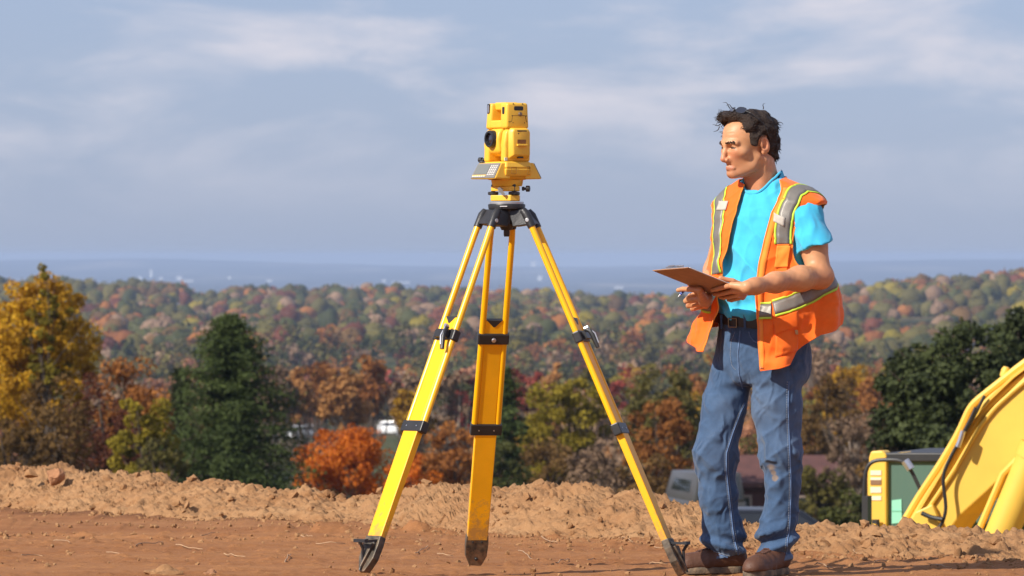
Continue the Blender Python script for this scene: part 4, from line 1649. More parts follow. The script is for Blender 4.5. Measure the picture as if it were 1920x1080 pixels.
def jeans_d(p):
    z = p[:, 2]
    px = 960 + p[:, 0] * FPX / p[:, 1]
    py = HOR + (CAMZ - z) * FPX / p[:, 1]
    wob = 1.5 * sinnoise(p, 10, 61)
    r = chain(p, RL3, .03)
    l = chain(p, LL3, .03)
    # stacked folds above the cuffs
    st_r = np.sin((z - .06) * 95 + (p[:, 0] - ORG[0]) * 30 + wob) * np.exp(-((z - .105) / .055) ** 2) * .012
    st_l = np.sin((z - .06) * 88 - (p[:, 0] - ORG[0]) * 34 + wob + 1) * np.exp(-((z - .125) / .07) ** 2) * .013
    def ridge(ph):
        return (1 - np.abs(np.sin(ph))) ** 2.5
    xx = p[:, 0] - ORG[0]
    kn_r = (ridge(z * 24 + xx * 16 + wob) * .0055 + ridge(z * 17 - xx * 30 + 1.2 * wob + 1) * .0040) * np.exp(-((z - .47) / .15) ** 2)
    kn_l = (ridge(z * 26 - xx * 22 + wob) * .0070 + ridge(z * 18 + xx * 32 + 1.2 * wob + 2) * .0050) * np.exp(-((z - .44) / .15) ** 2)
    kn_r = kn_r + ridge(z * 30 - xx * 10 + wob) * .0040 * np.exp(-((z - .26) / .10) ** 2)
    kn_l = kn_l + ridge(z * 30 + xx * 14 + wob) * .0045 * np.exp(-((z - .26) / .10) ** 2)
    r = r - st_r - kn_r
    l = l - st_l - kn_l
    r = smax(r, (p - rc_p) @ rc_n, .004)
    l = smax(l, (p - lc_p) @ lc_n, .004)
    # hollow cuffs
    r = smax(r, -rcone(p, rc_p + (0, 0, .03), rc_p - (0, 0, .06), .050, .070), .004)
    l = smax(l, -rcone(p, lc_p + (0, 0, .03), lc_p - (0, 0, .06), .042, .060), .004)
    legs = smin(r, l, .008)
    x, y, _ = tloc(p)
    hip = torso_d(p, .002)
    hip = smax(hip, .745 - z, .05)
    hip = smin(hip, ell(p, TO + TF * -.075 + TL * .07 + np.array([0, 0, .83]), (.085, .085, .10)), .05)
    hip = smin(hip, ell(p, TO + TF * -.075 - TL * .07 + np.array([0, 0, .83]), (.085, .085, .10)), .05)
    d = smin(hip, legs, .035)
    # whiskers from the crotch and the slack below the fly
    ca = np.arctan2(z - .735, (y - .0))
    cr_ = np.sqrt((z - .735) ** 2 + y ** 2)
    wh = np.sin(ca * 9 + wob) * np.exp(-((cr_ - .11) / .05) ** 2) * (x > 0) * .0030
    wh2 = np.sin(z * 55 + y * 22 + 1.5 * wob) * np.exp(-((z - .71) / .06) ** 2) * .0016 + (1 - np.abs(np.sin(z * 24 - np.abs(y) * 30 + wob))) ** 2.5 * .0055 * np.exp(-((z - .70) / .08) ** 2) * (x > -.02)
    d = d - crinkle(p, (30, 30, 26), 311) * .0050 * (.35 + .65 * np.exp(-((z - .46) / .16) ** 2) + .5 * np.exp(-((z - .72) / .10) ** 2) + .6 * np.exp(-((z - .13) / .08) ** 2)) - crinkle(p, (70, 70, 60), 315) * .0018
    d = d - wh - wh2 + sinnoise(p, 24, 63) * .0020 + sinnoise(p, (70, 70, 40), 64) * .0013
    return smax(d, z - .975 + .03 * y, .003)

def denim():
    m = bpy.data.materials.new('blue_denim')
    m.use_nodes = True
    t = m.node_tree
    b = t.nodes['Principled BSDF']
    b.inputs['Roughness'].default_value = .9
    b.inputs['Specular IOR Level'].default_value = .15
    b.inputs['Sheen Weight'].default_value = .15
    tcn = t.nodes.new('ShaderNodeTexCoord')
    def noise(sc, det=4, ro=.6):
        n = t.nodes.new('ShaderNodeTexNoise')
        n.inputs['Scale'].default_value = sc
        n.inputs['Detail'].default_value = det
        n.inputs['Roughness'].default_value = ro
        t.links.new(tcn.outputs['Object'], n.inputs['Vector'])
        return n.outputs['Fac']
    def rng_(f, a, b_, c=0, d=1):
        mr = t.nodes.new('ShaderNodeMapRange')
        for k_, v_ in zip(('From Min', 'From Max', 'To Min', 'To Max'), (a, b_, c, d)):
            mr.inputs[k_].default_value = v_
        t.links.new(f, mr.inputs['Value'])
        return mr.outputs[0]
    def mix(f, a, b_):
        mx = t.nodes.new('ShaderNodeMix')
        mx.data_type = 'RGBA'
        t.links.new(f, mx.inputs['Factor'])
        for s_, q in (('A', a), ('B', b_)):
            if isinstance(q, tuple):
                mx.inputs[s_].default_value = (*q, 1)
            else:
                t.links.new(q, mx.inputs[s_])
        return mx.outputs['Result']
    at_ = t.nodes.new('ShaderNodeAttribute')
    at_.attribute_name = 'Col'
    c = mix(rng_(noise(9, 7, .7), .28, .74), (.021, .051, .112), (.066, .122, .226))
    c = mix(rng_(noise(520, 2, .8), .45, .80), c, (.075, .118, .195))
    sepc = t.nodes.new('ShaderNodeSeparateColor')
    t.links.new(at_.outputs['Color'], sepc.inputs[0])
    c = mix(sepc.outputs[0], c, (.135, .185, .27))        # worn pale denim
    mm = t.nodes.new('ShaderNodeMath')
    mm.operation = 'MULTIPLY_ADD'
    t.links.new(sepc.outputs[1], mm.inputs[0])
    mm.inputs[1].default_value = 1.3
    t.links.new(noise(55, 6, .75), mm.inputs[2])
    c = mix(rng_(mm.outputs[0], .80, 1.20, 0, .7), c, (.27, .19, .12))         # dried mud
    t.links.new(c, b.inputs['Base Color'])
    bp = t.nodes.new('ShaderNodeBump')
    bp.inputs['Strength'].default_value = .35
    bp.inputs['Distance'].default_value = .002
    t.links.new(noise(300, 4, .8), bp.inputs['Height'])
    t.links.new(bp.outputs[0], b.inputs['Normal'])
    return m
M_DENIM = denim()
wrinkle(M_DENIM, 10, .028, (1.3, 1.3, 1.0), .8)
mud_spots = None
def jean_col(v):
    c = np.zeros((len(v), 3))
    n = .5 + .5 * sinnoise(v, 38, 66)
    fade = np.exp(-((v[:, 2] - .66) / .13) ** 2) * .30 + np.exp(-((v[:, 2] - .47) / .09) ** 2) * .2
    front = sstep(0.02, -.06, v[:, 1] - 21.96)
    cut = np.minimum(np.abs((v - rc_p) @ rc_n + .010) + 9 * (v[:, 0] > P(1405, 0, 22)[0]), np.abs((v - lc_p) @ lc_n + .010) + 9 * (v[:, 0] < P(1405, 0, 22)[0]))
    c[:, 0] = np.clip(fade * front * (.5 + .8 * n) + (cut < .011) * (.5 + .5 * n) * (v[:, 2] < .16), 0, .9)
    mud = np.zeros(len(v))
    for p_, r_, k in mud_spots:
        mud = np.maximum(mud, k * np.exp(-(((v - p_) / r_) ** 2).sum(1)))
    c[:, 1] = np.clip(mud * (.35 + 1.0 * n), 0, .9)
    return c
mud_spots = [(trace(jeans_d, 1446, 876), .024, .65), (trace(jeans_d, 1453, 897), .013, 1.1), (trace(jeans_d, 1436, 862), .022, .45), (trace(jeans_d, 1450, 886), .013, .8), (trace(jeans_d, 1304, 872), .018, .35), (trace(jeans_d, 1470, 1040), .04, .2), (trace(jeans_d, 1350, 1040), .04, .15)]
lo = np.array([P(1285, 0, 22)[0], 21.66, .0])
hi = np.array([P(1535, 0, 22)[0], 22.27, 1.0])
jeans = sdf_object('jeans', jeans_d, lo, hi, .0042, M_DENIM, person, ORG, jean_col)

M_STITCH = mat('pale_stitching', (.30, .33, .38), .9)
M_STITCH2 = mat('denim_seam', (.10, .165, .30), .9, var=.35, vscale=160)
def on_px(f, pts, off=.0012):
    return [trace(f, x, y) + np.array([0, -off, 0]) for x, y in pts]
def densify(pts, n):
    pts = np.array(pts, float)
    s = np.concatenate([[0], np.cumsum(np.linalg.norm(np.diff(pts, axis=0), axis=1))])
    t_ = np.linspace(0, s[-1], n)
    return np.stack([np.interp(t_, s, pts[:, i]) for i in range(2)], 1)
def seam(path, n, r, nm, m_=M_STITCH2, par=None, off=.0012, f=jeans_d):
    g = G()
    g.tube(on_px(f, densify(path, n), off), r, 5)
    return g.build(nm, m_, par or jeans, ORG, smooth=SM)
def stitches(path, n, r, nm, gap=.45, m_=M_STITCH, f=jeans_d):
    q = on_px(f, densify(path, n), .0022)
    g = G()
    for i in range(0, n - 1):
        a, b_ = q[i], q[i] + (q[i + 1] - q[i]) * (1 - gap)
        if np.linalg.norm(b_ - a) < .03:
            g.tube([a, (a + b_) / 2, b_], r, 4)
    o = g.build(nm, m_, jeans, ORG)
    o['kind'] = 'stuff'
    return o
ins_r = [(1397, 756), (1388, 775), (1374, 812), (1362, 850), (1362, 885), (1367, 930), (1371, 965), (1374, 992), (1378, 1016), (1384, 1040)]
seam(ins_r, 60, .0035, 'inseam')
stitches([(x + 3.5, y) for x, y in ins_r], 85, .0011, 'inseam_stitching')
stitches([(x - 2.5, y) for x, y in ins_r], 85, .0009, 'inseam_stitching')
out_l = [(1479, 715), (1478, 760), (1479, 800), (1481, 850), (1483, 890), (1483, 930), (1481, 985), (1477, 1012), (1474, 1040)]
seam(out_l, 60, .0026, 'outseam')
stitches([(x - 3, y) for x, y in out_l], 70, .0010, 'outseam_stitching')
# fly, pocket mouths, belt loops
fly = [(1378, 622), (1371, 640), (1369, 665), (1372, 686), (1380, 694)]
stitches(fly, 26, .0011, 'fly_stitching')
seam([(1388, 620), (1384, 660), (1385, 700), (1392, 728)], 30, .0030, 'fly')
pk = [(1404, 622), (1407, 632), (1414, 640), (1421, 643)]
seam(pk, 14, .0024, 'pocket_mouth')
stitches(pk, 14, .0011, 'pocket_stitching')
for pts, nm in (([(1323, 1030), (1340, 1038), (1362, 1045), (1388, 1051)], 'cuff_hem'), ([(1427, 1046), (1444, 1050), (1460, 1055), (1474, 1062)], 'cuff_hem')):
    stitches([(x, y - 3.5) for x, y in pts], 26, .0016, 'cuff_stitching', .35)
    seam([(x, y - .5) for x, y in pts], 20, .0032, nm, off=.0005)

# ---- belt
M_LEATH = mat('black_belt_leather', (.012, .010, .010), .45, var=.3, vscale=40)
def belt_pt(a, z, grow):
    aa, bb, c = [float(q) for q in tprof(z)]
    return TO + TF * (c + (aa + grow) * math.cos(a)) + TL * ((bb + grow) * math.sin(a)) + np.array([0, 0, z + .000])
g = G()
n = 72
vv = []
for i in range(n):
    a = 2 * math.pi * i / n
    yb = -.02 * math.sin(a)
    for zq, gr in ((.957, .008), (.957, .013), (.995, .012), (.995, .007)):
        vv.append(belt_pt(a, zq + yb, gr))
ff = [(i * 4 + j, ((i + 1) % n) * 4 + j, ((i + 1) % n) * 4 + (j + 1) % 4, i * 4 + (j + 1) % 4) for i in range(n) for j in range(4)]
g.add(vv, ff)
belt = g.build('belt', M_LEATH, person, ORG, smooth=SM)
M_BRASS = mat('dull_buckle', (.30, .26, .20), .35, metal=.9)
def belt_d(p):
    return torso_d(p, .013)
bc = on_px(belt_d, [(1366, 597), (1366, 613), (1381, 613.5), (1381, 597.5)], .003)
g = G()
for a, b_ in zip(bc, bc[1:] + bc[:1]):
    g.tube([a, (a + b_) / 2, b_], .0022, 6)
g.build('buckle', M_BRASS, belt, ORG, smooth=SM)
for x in (1352, 1396):
    q = on_px(belt_d, [(x, 590), (x + .5, 602), (x + 1, 617)], .003)
    g = G()
    g.bar(q[0], q[2], .009, .003, (1, 0, 0))
    g.build('belt_loop', M_DENIM, jeans, ORG, bevel=.001)

# ---- safety vest: a sheet around the torso with open front and armholes
_fl = np.array([(.78, 24), (.86, 23), (1.0, 21), (1.1, 20), (1.2, 21), (1.3, 25), (1.395, 30), (1.45, 38), (1.497, 52), (1.53, 66)])
_fr = np.array([(.78, -27), (.86, -28), (.95, -30), (1.02, -31), (1.1, -29), (1.2, -22), (1.3, -16), (1.395, -12), (1.45, -12), (1.497, -16), (1.53, -22)])
_hem = np.array([(15, .79), (24, .792), (40, .802), (50, .815), (60, .868), (82, .930), (117, .975), (200, .985), (270, .955), (300, .90), (324, .862), (345, .86)])
_top = np.array([(0, 1.50), (40, 1.505), (60, 1.522), (90, 1.530), (180, 1.545), (270, 1.530), (310, 1.522), (345, 1.505)])
def vest_xyz(phi, z):
    """phi in degrees from the chest direction towards his left"""
    phi, z = np.asarray(phi, float), np.asarray(z, float)
    a, b_, c = tprof(z)
    zz_ = z
    gap_ = np.interp(zz_, [.78, .9, 1.0, 1.1, 1.25, 1.4, 1.47, 1.53], [.060, .052, .045, .032, .018, .020, .022, .012])
    r = np.radians(phi)
    w = lambda c_, s_: np.exp(-(((phi - c_ + 180) % 360 - 180) / s_) ** 2)
    bulge = .090 * w(122, 46) * np.interp(zz_, [.85, .95, 1.08, 1.16, 1.28, 1.36], [1.0, 1.0, .98, .75, .2, 0])
    bulge = bulge + .050 * w(306, 34) * np.interp(zz_, [.84, .90, .98, 1.08, 1.15], [1.20, 1.05, .65, .1, 0])
    bulge = bulge + .040 * w(96, 44) * np.interp(zz_, [1.30, 1.38, 1.44, 1.49, 1.53], [0, .75, 1.50, 1.3, 0])
    bulge = bulge + .018 * w(-88, 42) * np.interp(zz_, [1.28, 1.36, 1.44, 1.49, 1.53], [0, .4, 1.1, .9, 0])
    bulge = bulge + .020 * w(40, 22) * np.interp(zz_, [.8, .9, 1.0, 1.05], [1, .8, .2, 0])
    low = np.interp(zz_, [.80, 1.0, 1.25, 1.4], [1, .8, .35, .15])
    fold = .019 * np.sin(np.radians(phi * 7.2) + 2.2 * np.sin(zz_ * 9) + .8) * low * np.interp(zz_, [.8, 1.0, 1.2], [1, .7, .3])
    fold = fold + .006 * np.sin(np.radians(phi * 15) - zz_ * 22 + 2 * np.sin(np.radians(phi * 3))) * low
    q3 = np.stack([np.cos(r) * .2, np.sin(r) * .2, zz_], -1)
    fold = fold + (.009 * sinnoise(q3, (34, 34, 22), 91) + .006 * sinnoise(q3, (60, 60, 70), 92)) * (.2 + .8 * low)
    q4 = np.stack([(a + .05) * np.cos(r), (b_ + .05) * np.sin(r), zz_], -1)
    fold = fold + crinkle(q4, (26, 26, 15), 321) * .0085 * (.25 + .75 * low) + crinkle(q4, (55, 55, 40), 325) * .0028
    rad_ = gap_ + bulge + fold
    x = c + (a + rad_) * np.cos(r)
    y = (b_ + rad_) * np.sin(r)
    return TO + x[..., None] * TF + y[..., None] * TL + z[..., None] * np.array([0, 0, 1.0])
def vest_edges(z):
    return np.interp(z, _fl[:, 0], _fl[:, 1]), 360 + np.interp(z, _fr[:, 0], _fr[:, 1])
NU, NV = 300, 150
U_, V_ = np.meshgrid(np.linspace(0, 1, NU), np.linspace(0, 1, NV))
phi = 24 + U_ * (322 - 24)
for _ in range(6):
    hz_ = np.interp(phi, _hem[:, 0], _hem[:, 1])
    tz_ = np.interp(phi, _top[:, 0], _top[:, 1])
    z_ = hz_ + (tz_ - hz_) * V_
    e0, e1 = vest_edges(z_)
    phi = e0 + U_ * (e1 - e0)
VX = vest_xyz(phi, z_)
def in_armhole(phi, z):
    l = (np.abs((phi - 99) / 42.0)) ** 2.4 + (np.abs((z - 1.290) / .140)) ** 2.4 < 1
    r = (np.abs((phi - 270) / 40.0)) ** 2.4 + (np.abs((z - 1.300) / .138)) ** 2.4 < 1
    return l | r
idx = np.arange(NU * NV).reshape(NV, NU)
quad = np.stack([idx[:-1, :-1], idx[:-1, 1:], idx[1:, 1:], idx[1:, :-1]], -1).reshape(-1, 4)
pc = (phi[:-1, :-1] + phi[1:, 1:]) / 2
zc = (z_[:-1, :-1] + z_[1:, 1:]) / 2
keep = ~in_armhole(pc, zc).ravel()
def vest_mat(name, c, dens=700):
    return mat(name, c, .75, spec=.25, var=.06, vscale=40, bump=.25, bscale=dens, sheen=.2, dist=.002)
M_ORANGE = vest_mat('orange_vest_fabric', (.92, .150, .010))
wrinkle(M_ORANGE, 10, .030, (1, 1, .7), .75)
M_ORLT = vest_mat('orange_trim', (.92, .26, .03))
M_TAPE = mat('silver_reflective_tape', (.20, .185, .165), .45, metal=.25, var=.1, vscale=30, bump=.1, bscale=500)
M_LIME = mat('lime_tape_border', (.46, .62, .04), .6, var=.05)
M_PALE = mat('pale_label_tape', (.48, .44, .38), .7, var=.1, vscale=60)
vest = link_mesh('safety_vest', raw_mesh('safety_vest', VX.reshape(-1, 3) - ORG, quads=quad[keep], mats=[M_ORANGE], smooth=True), person)
md = vest.modifiers.new('thick', 'SOLIDIFY')
md.thickness = .003
md.offset = 0
def vest_n(phi, z):
    e = .3
    a = vest_xyz(phi + e, z) - vest_xyz(phi - e, z)
    b_ = vest_xyz(phi, z + .002) - vest_xyz(phi, z - .002)
    n = np.cross(a, b_)
    return n / np.linalg.norm(n, axis=-1, keepdims=True)
def strip(path, half, nm, m_, off, par=None, shift=0.0, n=70, wide=3, thick=.0012):
    path = np.array(path, float)
    s = np.concatenate([[0], np.cumsum(np.hypot(np.diff(path[:, 0]) * .0035, np.diff(path[:, 1])))])
    t_ = np.linspace(0, s[-1], n)
    # smooth the polyline
    ph, zz_ = [np.interp(t_, s, path[:, i]) for i in (0, 1)]
    for _ in range(6):
        ph[1:-1] = (ph[:-2] + 2 * ph[1:-1] + ph[2:]) / 4
        zz_[1:-1] = (zz_[:-2] + 2 * zz_[1:-1] + zz_[2:]) / 4
    C_ = vest_xyz(ph, zz_)
    T_ = np.gradient(C_, axis=0)
    T_ /= np.linalg.norm(T_, axis=1, keepdims=True)
    N_ = vest_n(ph, zz_)
    S_ = np.cross(N_, T_)
    rows = []
    for k_ in range(wide):
        w_ = shift + half * (2 * k_ / (wide - 1) - 1)
        p2, z2 = ph.copy(), zz_.copy()
        tgt = C_ + S_ * w_
        for _ in range(4):
            cur = vest_xyz(p2, z2)
            Ja = (vest_xyz(p2 + .5, z2) - cur) / .5
            Jb = (vest_xyz(p2, z2 + .002) - cur) / .002
            r_ = tgt - cur
            aa = (Ja * Ja).sum(1); ab = (Ja * Jb).sum(1); bb = (Jb * Jb).sum(1)
            ra = (Ja * r_).sum(1); rb = (Jb * r_).sum(1)
            det = aa * bb - ab * ab
            p2 = p2 + np.clip((ra * bb - rb * ab) / det, -6, 6)
            z2 = z2 + np.clip((rb * aa - ra * ab) / det, -.03, .03)
        rows.append(vest_xyz(p2, z2) + vest_n(p2, z2) * off)
    R_ = np.stack(rows, 0)
    ix = np.arange(wide * n).reshape(wide, n)
    qd = np.stack([ix[:-1, :-1], ix[:-1, 1:], ix[1:, 1:], ix[1:, :-1]], -1).reshape(-1, 4)
    o = link_mesh(nm, raw_mesh(nm, R_.reshape(-1, 3) - ORG, quads=qd, mats=[m_], smooth=True), par or vest)
    md = o.modifiers.new('thick', 'SOLIDIFY')
    md.thickness = thick
    md.offset = 1
    return o
def tape(path, half=.025, lime=.0045, n=80, off=.0034):
    t_ = strip(path, half, 'reflective_tape', M_TAPE, off, n=n, wide=5)
    strip(path, lime, 'lime_border', M_LIME, off, None, half + lime + .0006, n)
    strip(path, lime, 'lime_border', M_LIME, off, None, -(half + lime + .0006), n)
    return t_
# over his left shoulder, over his right shoulder
tape([(46, 1.275), (44, 1.33), (45, 1.39), (50, 1.435), (62, 1.472), (82, 1.494), (104, 1.482), (124, 1.445), (138, 1.38), (144, 1.25), (138, 1.08), (134, .99)], n=130)
tape([(-32, 1.16), (-34, 1.25), (-35, 1.33), (-38, 1.40), (-48, 1.45), (-66, 1.480), (-92, 1.487), (-115, 1.46), (-135, 1.40), (-145, 1.25), (-143, 1.0)], n=130)
# waist
tape([(23.5, 1.020), (30, 1.020), (36, 1.022)], n=24, off=.0062)
tape([(38, 1.030), (55, 1.048), (75, 1.078), (95, 1.112), (118, 1.150), (150, 1.16), (200, 1.15), (250, 1.12), (285, 1.08), (310, 1.05), (322, 1.04)], n=140)
def vpatch(p0, p1, z0, z1, off, nm, m_, par=None, n=14, slope=0.0, thick=.002):
    A, B_ = np.meshgrid(np.linspace(p0, p1, n), np.linspace(z0, z1, n))
    B_ = B_ + slope * (A - p0) / (p1 - p0)
    X_ = vest_xyz(A, B_) + vest_n(A, B_) * off
    ix = np.arange(n * n).reshape(n, n)
    qd = np.stack([ix[:-1, :-1], ix[:-1, 1:], ix[1:, 1:], ix[1:, :-1]], -1).reshape(-1, 4)
    o = link_mesh(nm, raw_mesh(nm, X_.reshape(-1, 3) - ORG, quads=qd, mats=[m_], smooth=True), par or vest)
    md = o.modifiers.new('thick', 'SOLIDIFY')
    md.thickness = thick
    md.offset = 1
    return o
pkt = vpatch(38, 60, .842, .965, .003, 'lower_pocket', M_ORANGE, slope=.03, thick=.004)
vpatch(37, 61, .928, .985, .008, 'pocket_flap', M_ORANGE, None, slope=.035, thick=.004)
vpatch(56.5, 60.5, .925, .950, .0135, 'brand_patch', mat('tan_patch', (.55, .28, .10), .7), None, 4)
pkt2 = vpatch(39, 53, 1.135, 1.275, .003, 'chest_pocket', M_ORANGE, thick=.004)
vpatch(38.5, 54, 1.185, 1.268, .008, 'pocket_flap', M_ORLT, None, thick=.003)
vpatch(33, 45, 1.362, 1.395, .0055, 'name_strip', M_PALE, n=6, slope=-.02)
vpatch(-44, -27, 1.405, 1.440, .0055, 'name_strip', M_PALE, n=6)
# edge binding and zip
def edge_tube(side, z0, z1, r, nm, m_, inset=0.0):
    zq = np.linspace(z0, z1, 80)
    a0, a1 = vest_edges(zq)
    ph = a0 + inset if side == 0 else a1 - inset
    g = G()
    g.tube(list(vest_xyz(ph, zq)), r, 6)
    return g.build(nm, m_, vest, ORG, smooth=SM)
edge_tube(0, .795, 1.515, .0030, 'front_binding', M_ORLT)
edge_tube(1, .865, 1.505, .0030, 'front_binding', M_ORLT)
strip([(26.5, .80), (26, .9), (25, 1.0), (24.5, 1.1), (25.5, 1.2), (29.5, 1.3), (34, 1.39), (42, 1.445), (56, 1.49)], .011, 'zip_band', M_ORLT, .0028)
for c0, hw_, ch in ((99, 42.0, .140), (270, 40.0, .138)):
    g = G()
    tt = np.linspace(0, 2 * np.pi, 72)
    cx_ = np.sign(np.cos(tt)) * np.abs(np.cos(tt)) ** (2 / 2.4)
    sx_ = np.sign(np.sin(tt)) * np.abs(np.sin(tt)) ** (2 / 2.4)
    g.tube(list(vest_xyz(c0 + cx_ * (hw_ + .6), (1.290 if c0 < 180 else 1.300) + sx_ * (ch + .002))), .0030, 6, cap=False)
    g.build('armhole_binding', M_ORLT, vest, ORG, smooth=SM)
g = G()
ph_ = np.linspace(24, 322, 160)
g.tube(list(vest_xyz(ph_, np.interp(ph_, _hem[:, 0], _hem[:, 1]))), .0032, 6)
g.build('hem_binding', M_ORANGE, vest, ORG, smooth=SM)

# ---- boots
M_BOOT = mat('brown_leather', (.125, .052, .026), .6, var=.35, vscale=25, bump=.3, bscale=90, col2=(.075, .030, .016))
M_SOLE = mat('muddy_rubber_sole', (.10, .085, .065), .85, var=.3, vscale=30, col2=(.24, .165, .10), bump=.4, bscale=60)
M_LACE = mat('boot_lace', (.075, .03, .02), .8)
def boot(heel, toe, ank, ankr, zs, label):
    d = (toe - heel) * np.array([1, 1, 0])
    Lb = np.linalg.norm(d)
    d /= Lb
    s = np.array([-d[1], d[0], 0])
    def at(u, l, z):
        return heel * np.array([1, 1, 0]) + d * (u * Lb) + s * l + np.array([0, 0, z])
    def f(p):
        e = chain(p, [(at(.10, 0, .058), .040), (at(.36, 0, .058), .043), (at(.62, .002, .045), .043), (at(.86, .004, .038), .040), (at(.95, .004, .036), .034)], .03)
        e = smin(e, rcone(p, at(.12, 0, .075), ank + np.array([0, 0, .07]), .046, ankr), .03)
        e = smin(e, rcone(p, at(.30, 0, .080), ank + np.array([0, 0, .06]), .036, ankr - .004), .03)
        e = smax(e, .026 - p[:, 2] + zs, .005)
        e = e + sinnoise(p, 70, 71) * .0011 + .002 * np.sin(((p - heel) @ d) * 120) * np.exp(-((((p - heel) @ d) / Lb - .60) / .10) ** 2)
        return e
    lo = np.minimum(np.minimum(heel, toe), ank) - .10
    hi = np.maximum(np.maximum(heel, toe), ank) + .10
    lo[2], hi[2] = zs, .22
    b = sdf_object('boot', f, lo, hi, .0034, M_BOOT, person, ORG)
    b['label'] = label
    # sole
    out = []
    for u, w in ((-.03, .012), (0, .030), (.06, .042), (.2, .044), (.38, .040), (.55, .047), (.72, .052), (.86, .048), (.96, .034), (1.04, .012)):
        out.append((u, w))
    pl = [(u * Lb, w) for u, w in out] + [(u * Lb, -w) for u, w in reversed(out)]
    g = G()
    g.prism(pl, at(0, 0, zs), d, s, np.array([0, 0, 1.0]), .003, .030)
    g.build('boot_sole', M_SOLE, b, ORG, smooth=SM, bevel=.004)
    g = G()
    for k_ in range(5):
        u = .44 + .055 * k_
        for sg in (-1, 1):
            a = at(u, -.018 * sg, 0.16)
            c = at(u + .035, .018 * sg, 0.16)
            pts = []
            for t_ in np.linspace(0, 1, 7):
                q = a + (c - a) * t_
                zt = .16
                for _ in range(24):
                    dd = f(np.array([[q[0], q[1], zt]]))[0]
                    if dd < .001:
                        break
                    zt -= dd * .8
                pts.append(np.array([q[0], q[1], zt + .002]))
            g.tube(pts, .0022, 5)
    for sg in ():
        a = at(.42, .01 * sg, .118)
        g.tube([a, a + s * .022 * sg + np.array([0, 0, .012]) + d * .01, a + s * .03 * sg + np.array([0, 0, -.006]) + d * .03, a + s * .022 * sg + np.array([0, 0, -.028]) + d * .045], .0020, 5)
    g.build('boot_lace', M_LACE, b, ORG, smooth=SM)
    seampts = []
    for u in np.linspace(.12, .50, 12):
        px_ = at(u, -.09 if d[0] < 0 else .09, .085 - .03 * math.sin((u - .12) * 8))
        seampts.append(px_)
    return b, f
rb_heel, rb_toe = D_(1390, 1078, .045), D_(1272, 1078, -.015)
rb_heel[2] = rb_toe[2] = 0
boot(rb_heel, rb_toe, D_(1358, 1040, .040), .052, .002, 'boot pointing left behind the tripod foot')
lb_heel = D_(1466, 1078, -.03)
lb_toe = lb_heel + np.array([-.50, -.86, 0]) * .27
lb_heel[2] = lb_toe[2] = 0
boot(lb_heel, lb_toe, D_(1452, 1050, -.066), .047, .002, 'boot pointing towards the camera')

# ---- hair
M_HAIR = mat('dark_brown_hair', (.030, .017, .011), .6, spec=.4, var=.5, vscale=140, bump=1.0, bscale=170, dist=.010)
M_HAIRG = mat('greying_hair', (.085, .065, .055), .5, var=.3, vscale=90)
def hair_d(p):
    q = (p - HC) @ HR / HS
    d = ell(q, (-.008, 0, .045), (.109, .086, .088))
    d = smin(d, ell(q, (-.068, 0, -.016), (.044, .062, .070)), .04)
    d = smin(d, ell(q, (.052, -.012, .106), (.050, .060, .027)), .03)
    d = smin(d, ell(q, (.082, -.026, .096), (.028, .034, .020)), .02)
    d = d + (sinnoise(q, 65, 81) * .0085 + sinnoise(q, 140, 82) * .0045)
    # hairline: lower limit of the hair by the angle from the front
    al = np.degrees(np.arctan2(np.abs(q[:, 1]), q[:, 0]))
    zl = np.interp(al, [0, 12, 25, 38, 45, 52, 60, 75, 84, 91, 96, 112, 119, 130, 150, 180], [.092, .092, .094, .088, .062, .022, .000, -.010, -.006, .022, .036, .030, -.025, -.080, -.098, -.100])
    d = smax(d, (zl - q[:, 2]) * .75, .010)
    ay = np.abs(q[:, 1])
    d = smax(d, -ell(np.stack([q[:, 0], ay, q[:, 2]], 1), (-.006, .098, -.004), (.030, .030, .042)), .006)
    return d * HS
lo = HC - .20
hi = HC + .20
hair = sdf_object('hair', hair_d, lo, hi, .0032, M_HAIR, person, ORG)
hv = np.array([v.co[:] for v in hair.data.vertices]) + ORG
hn = np.array([v.normal[:] for v in hair.data.vertices])
hr_ = np.random.default_rng(4)
hq = (hv - HC) @ HR / HS
gd, gg_ = G(), G()
sel = hr_.choice(len(hv), 3600)
for i in sel:
    b0 = hv[i] - hn[i] * .004
    q = hq[i]
    out_ = hn[i]
    # combed back from the face, curling at the nape
    flow = -HX * .75 + HU * .05 * (1 if q[0] > .03 else -1) - HU * (1.1 if q[0] < -.04 else .25)
    if q[0] > .055:
        flow = HX * .35 - HL * .8 + HU * .25
    flow = flow + .55 * np.array([sinnoise(b0[None], 60, 201)[0], sinnoise(b0[None], 60, 202)[0], sinnoise(b0[None], 60, 203)[0]]) + hr_.normal(size=3) * .18
    flow -= out_ * flow.dot(out_) * .8
    flow /= np.linalg.norm(flow) + 1e-9
    side_ = np.cross(out_, flow)
    Lh = hr_.uniform(.014, .030)
    curl = hr_.uniform(.004, .009)
    ph0, om = hr_.uniform(0, 6.28), hr_.uniform(3.0, 6.5)
    lift = hr_.uniform(.0, .13) if hr_.random() < .95 else hr_.uniform(.25, .5)
    pts = []
    for t_ in np.linspace(0, 1, 6):
        pts.append(b0 + flow * Lh * t_ + out_ * (Lh * lift * t_ * (1 - .45 * t_)) + side_ * curl * math.sin(om * t_ + ph0) * t_ + out_ * curl * .6 * math.cos(om * t_ + ph0) * t_)
    if -.045 < q[0] < .030 and -.05 < q[2] < .040 and abs(q[1]) > .05:
        continue
    tgt = gg_ if (0.0 < q[0] < .06 and -.02 < q[2] < .075 and q[1] > .05 and hr_.random() < .55) else gd
    tgt.tube(pts, [.0012, .0013, .0012, .0010, .0007, .0003], 3, cap=False)
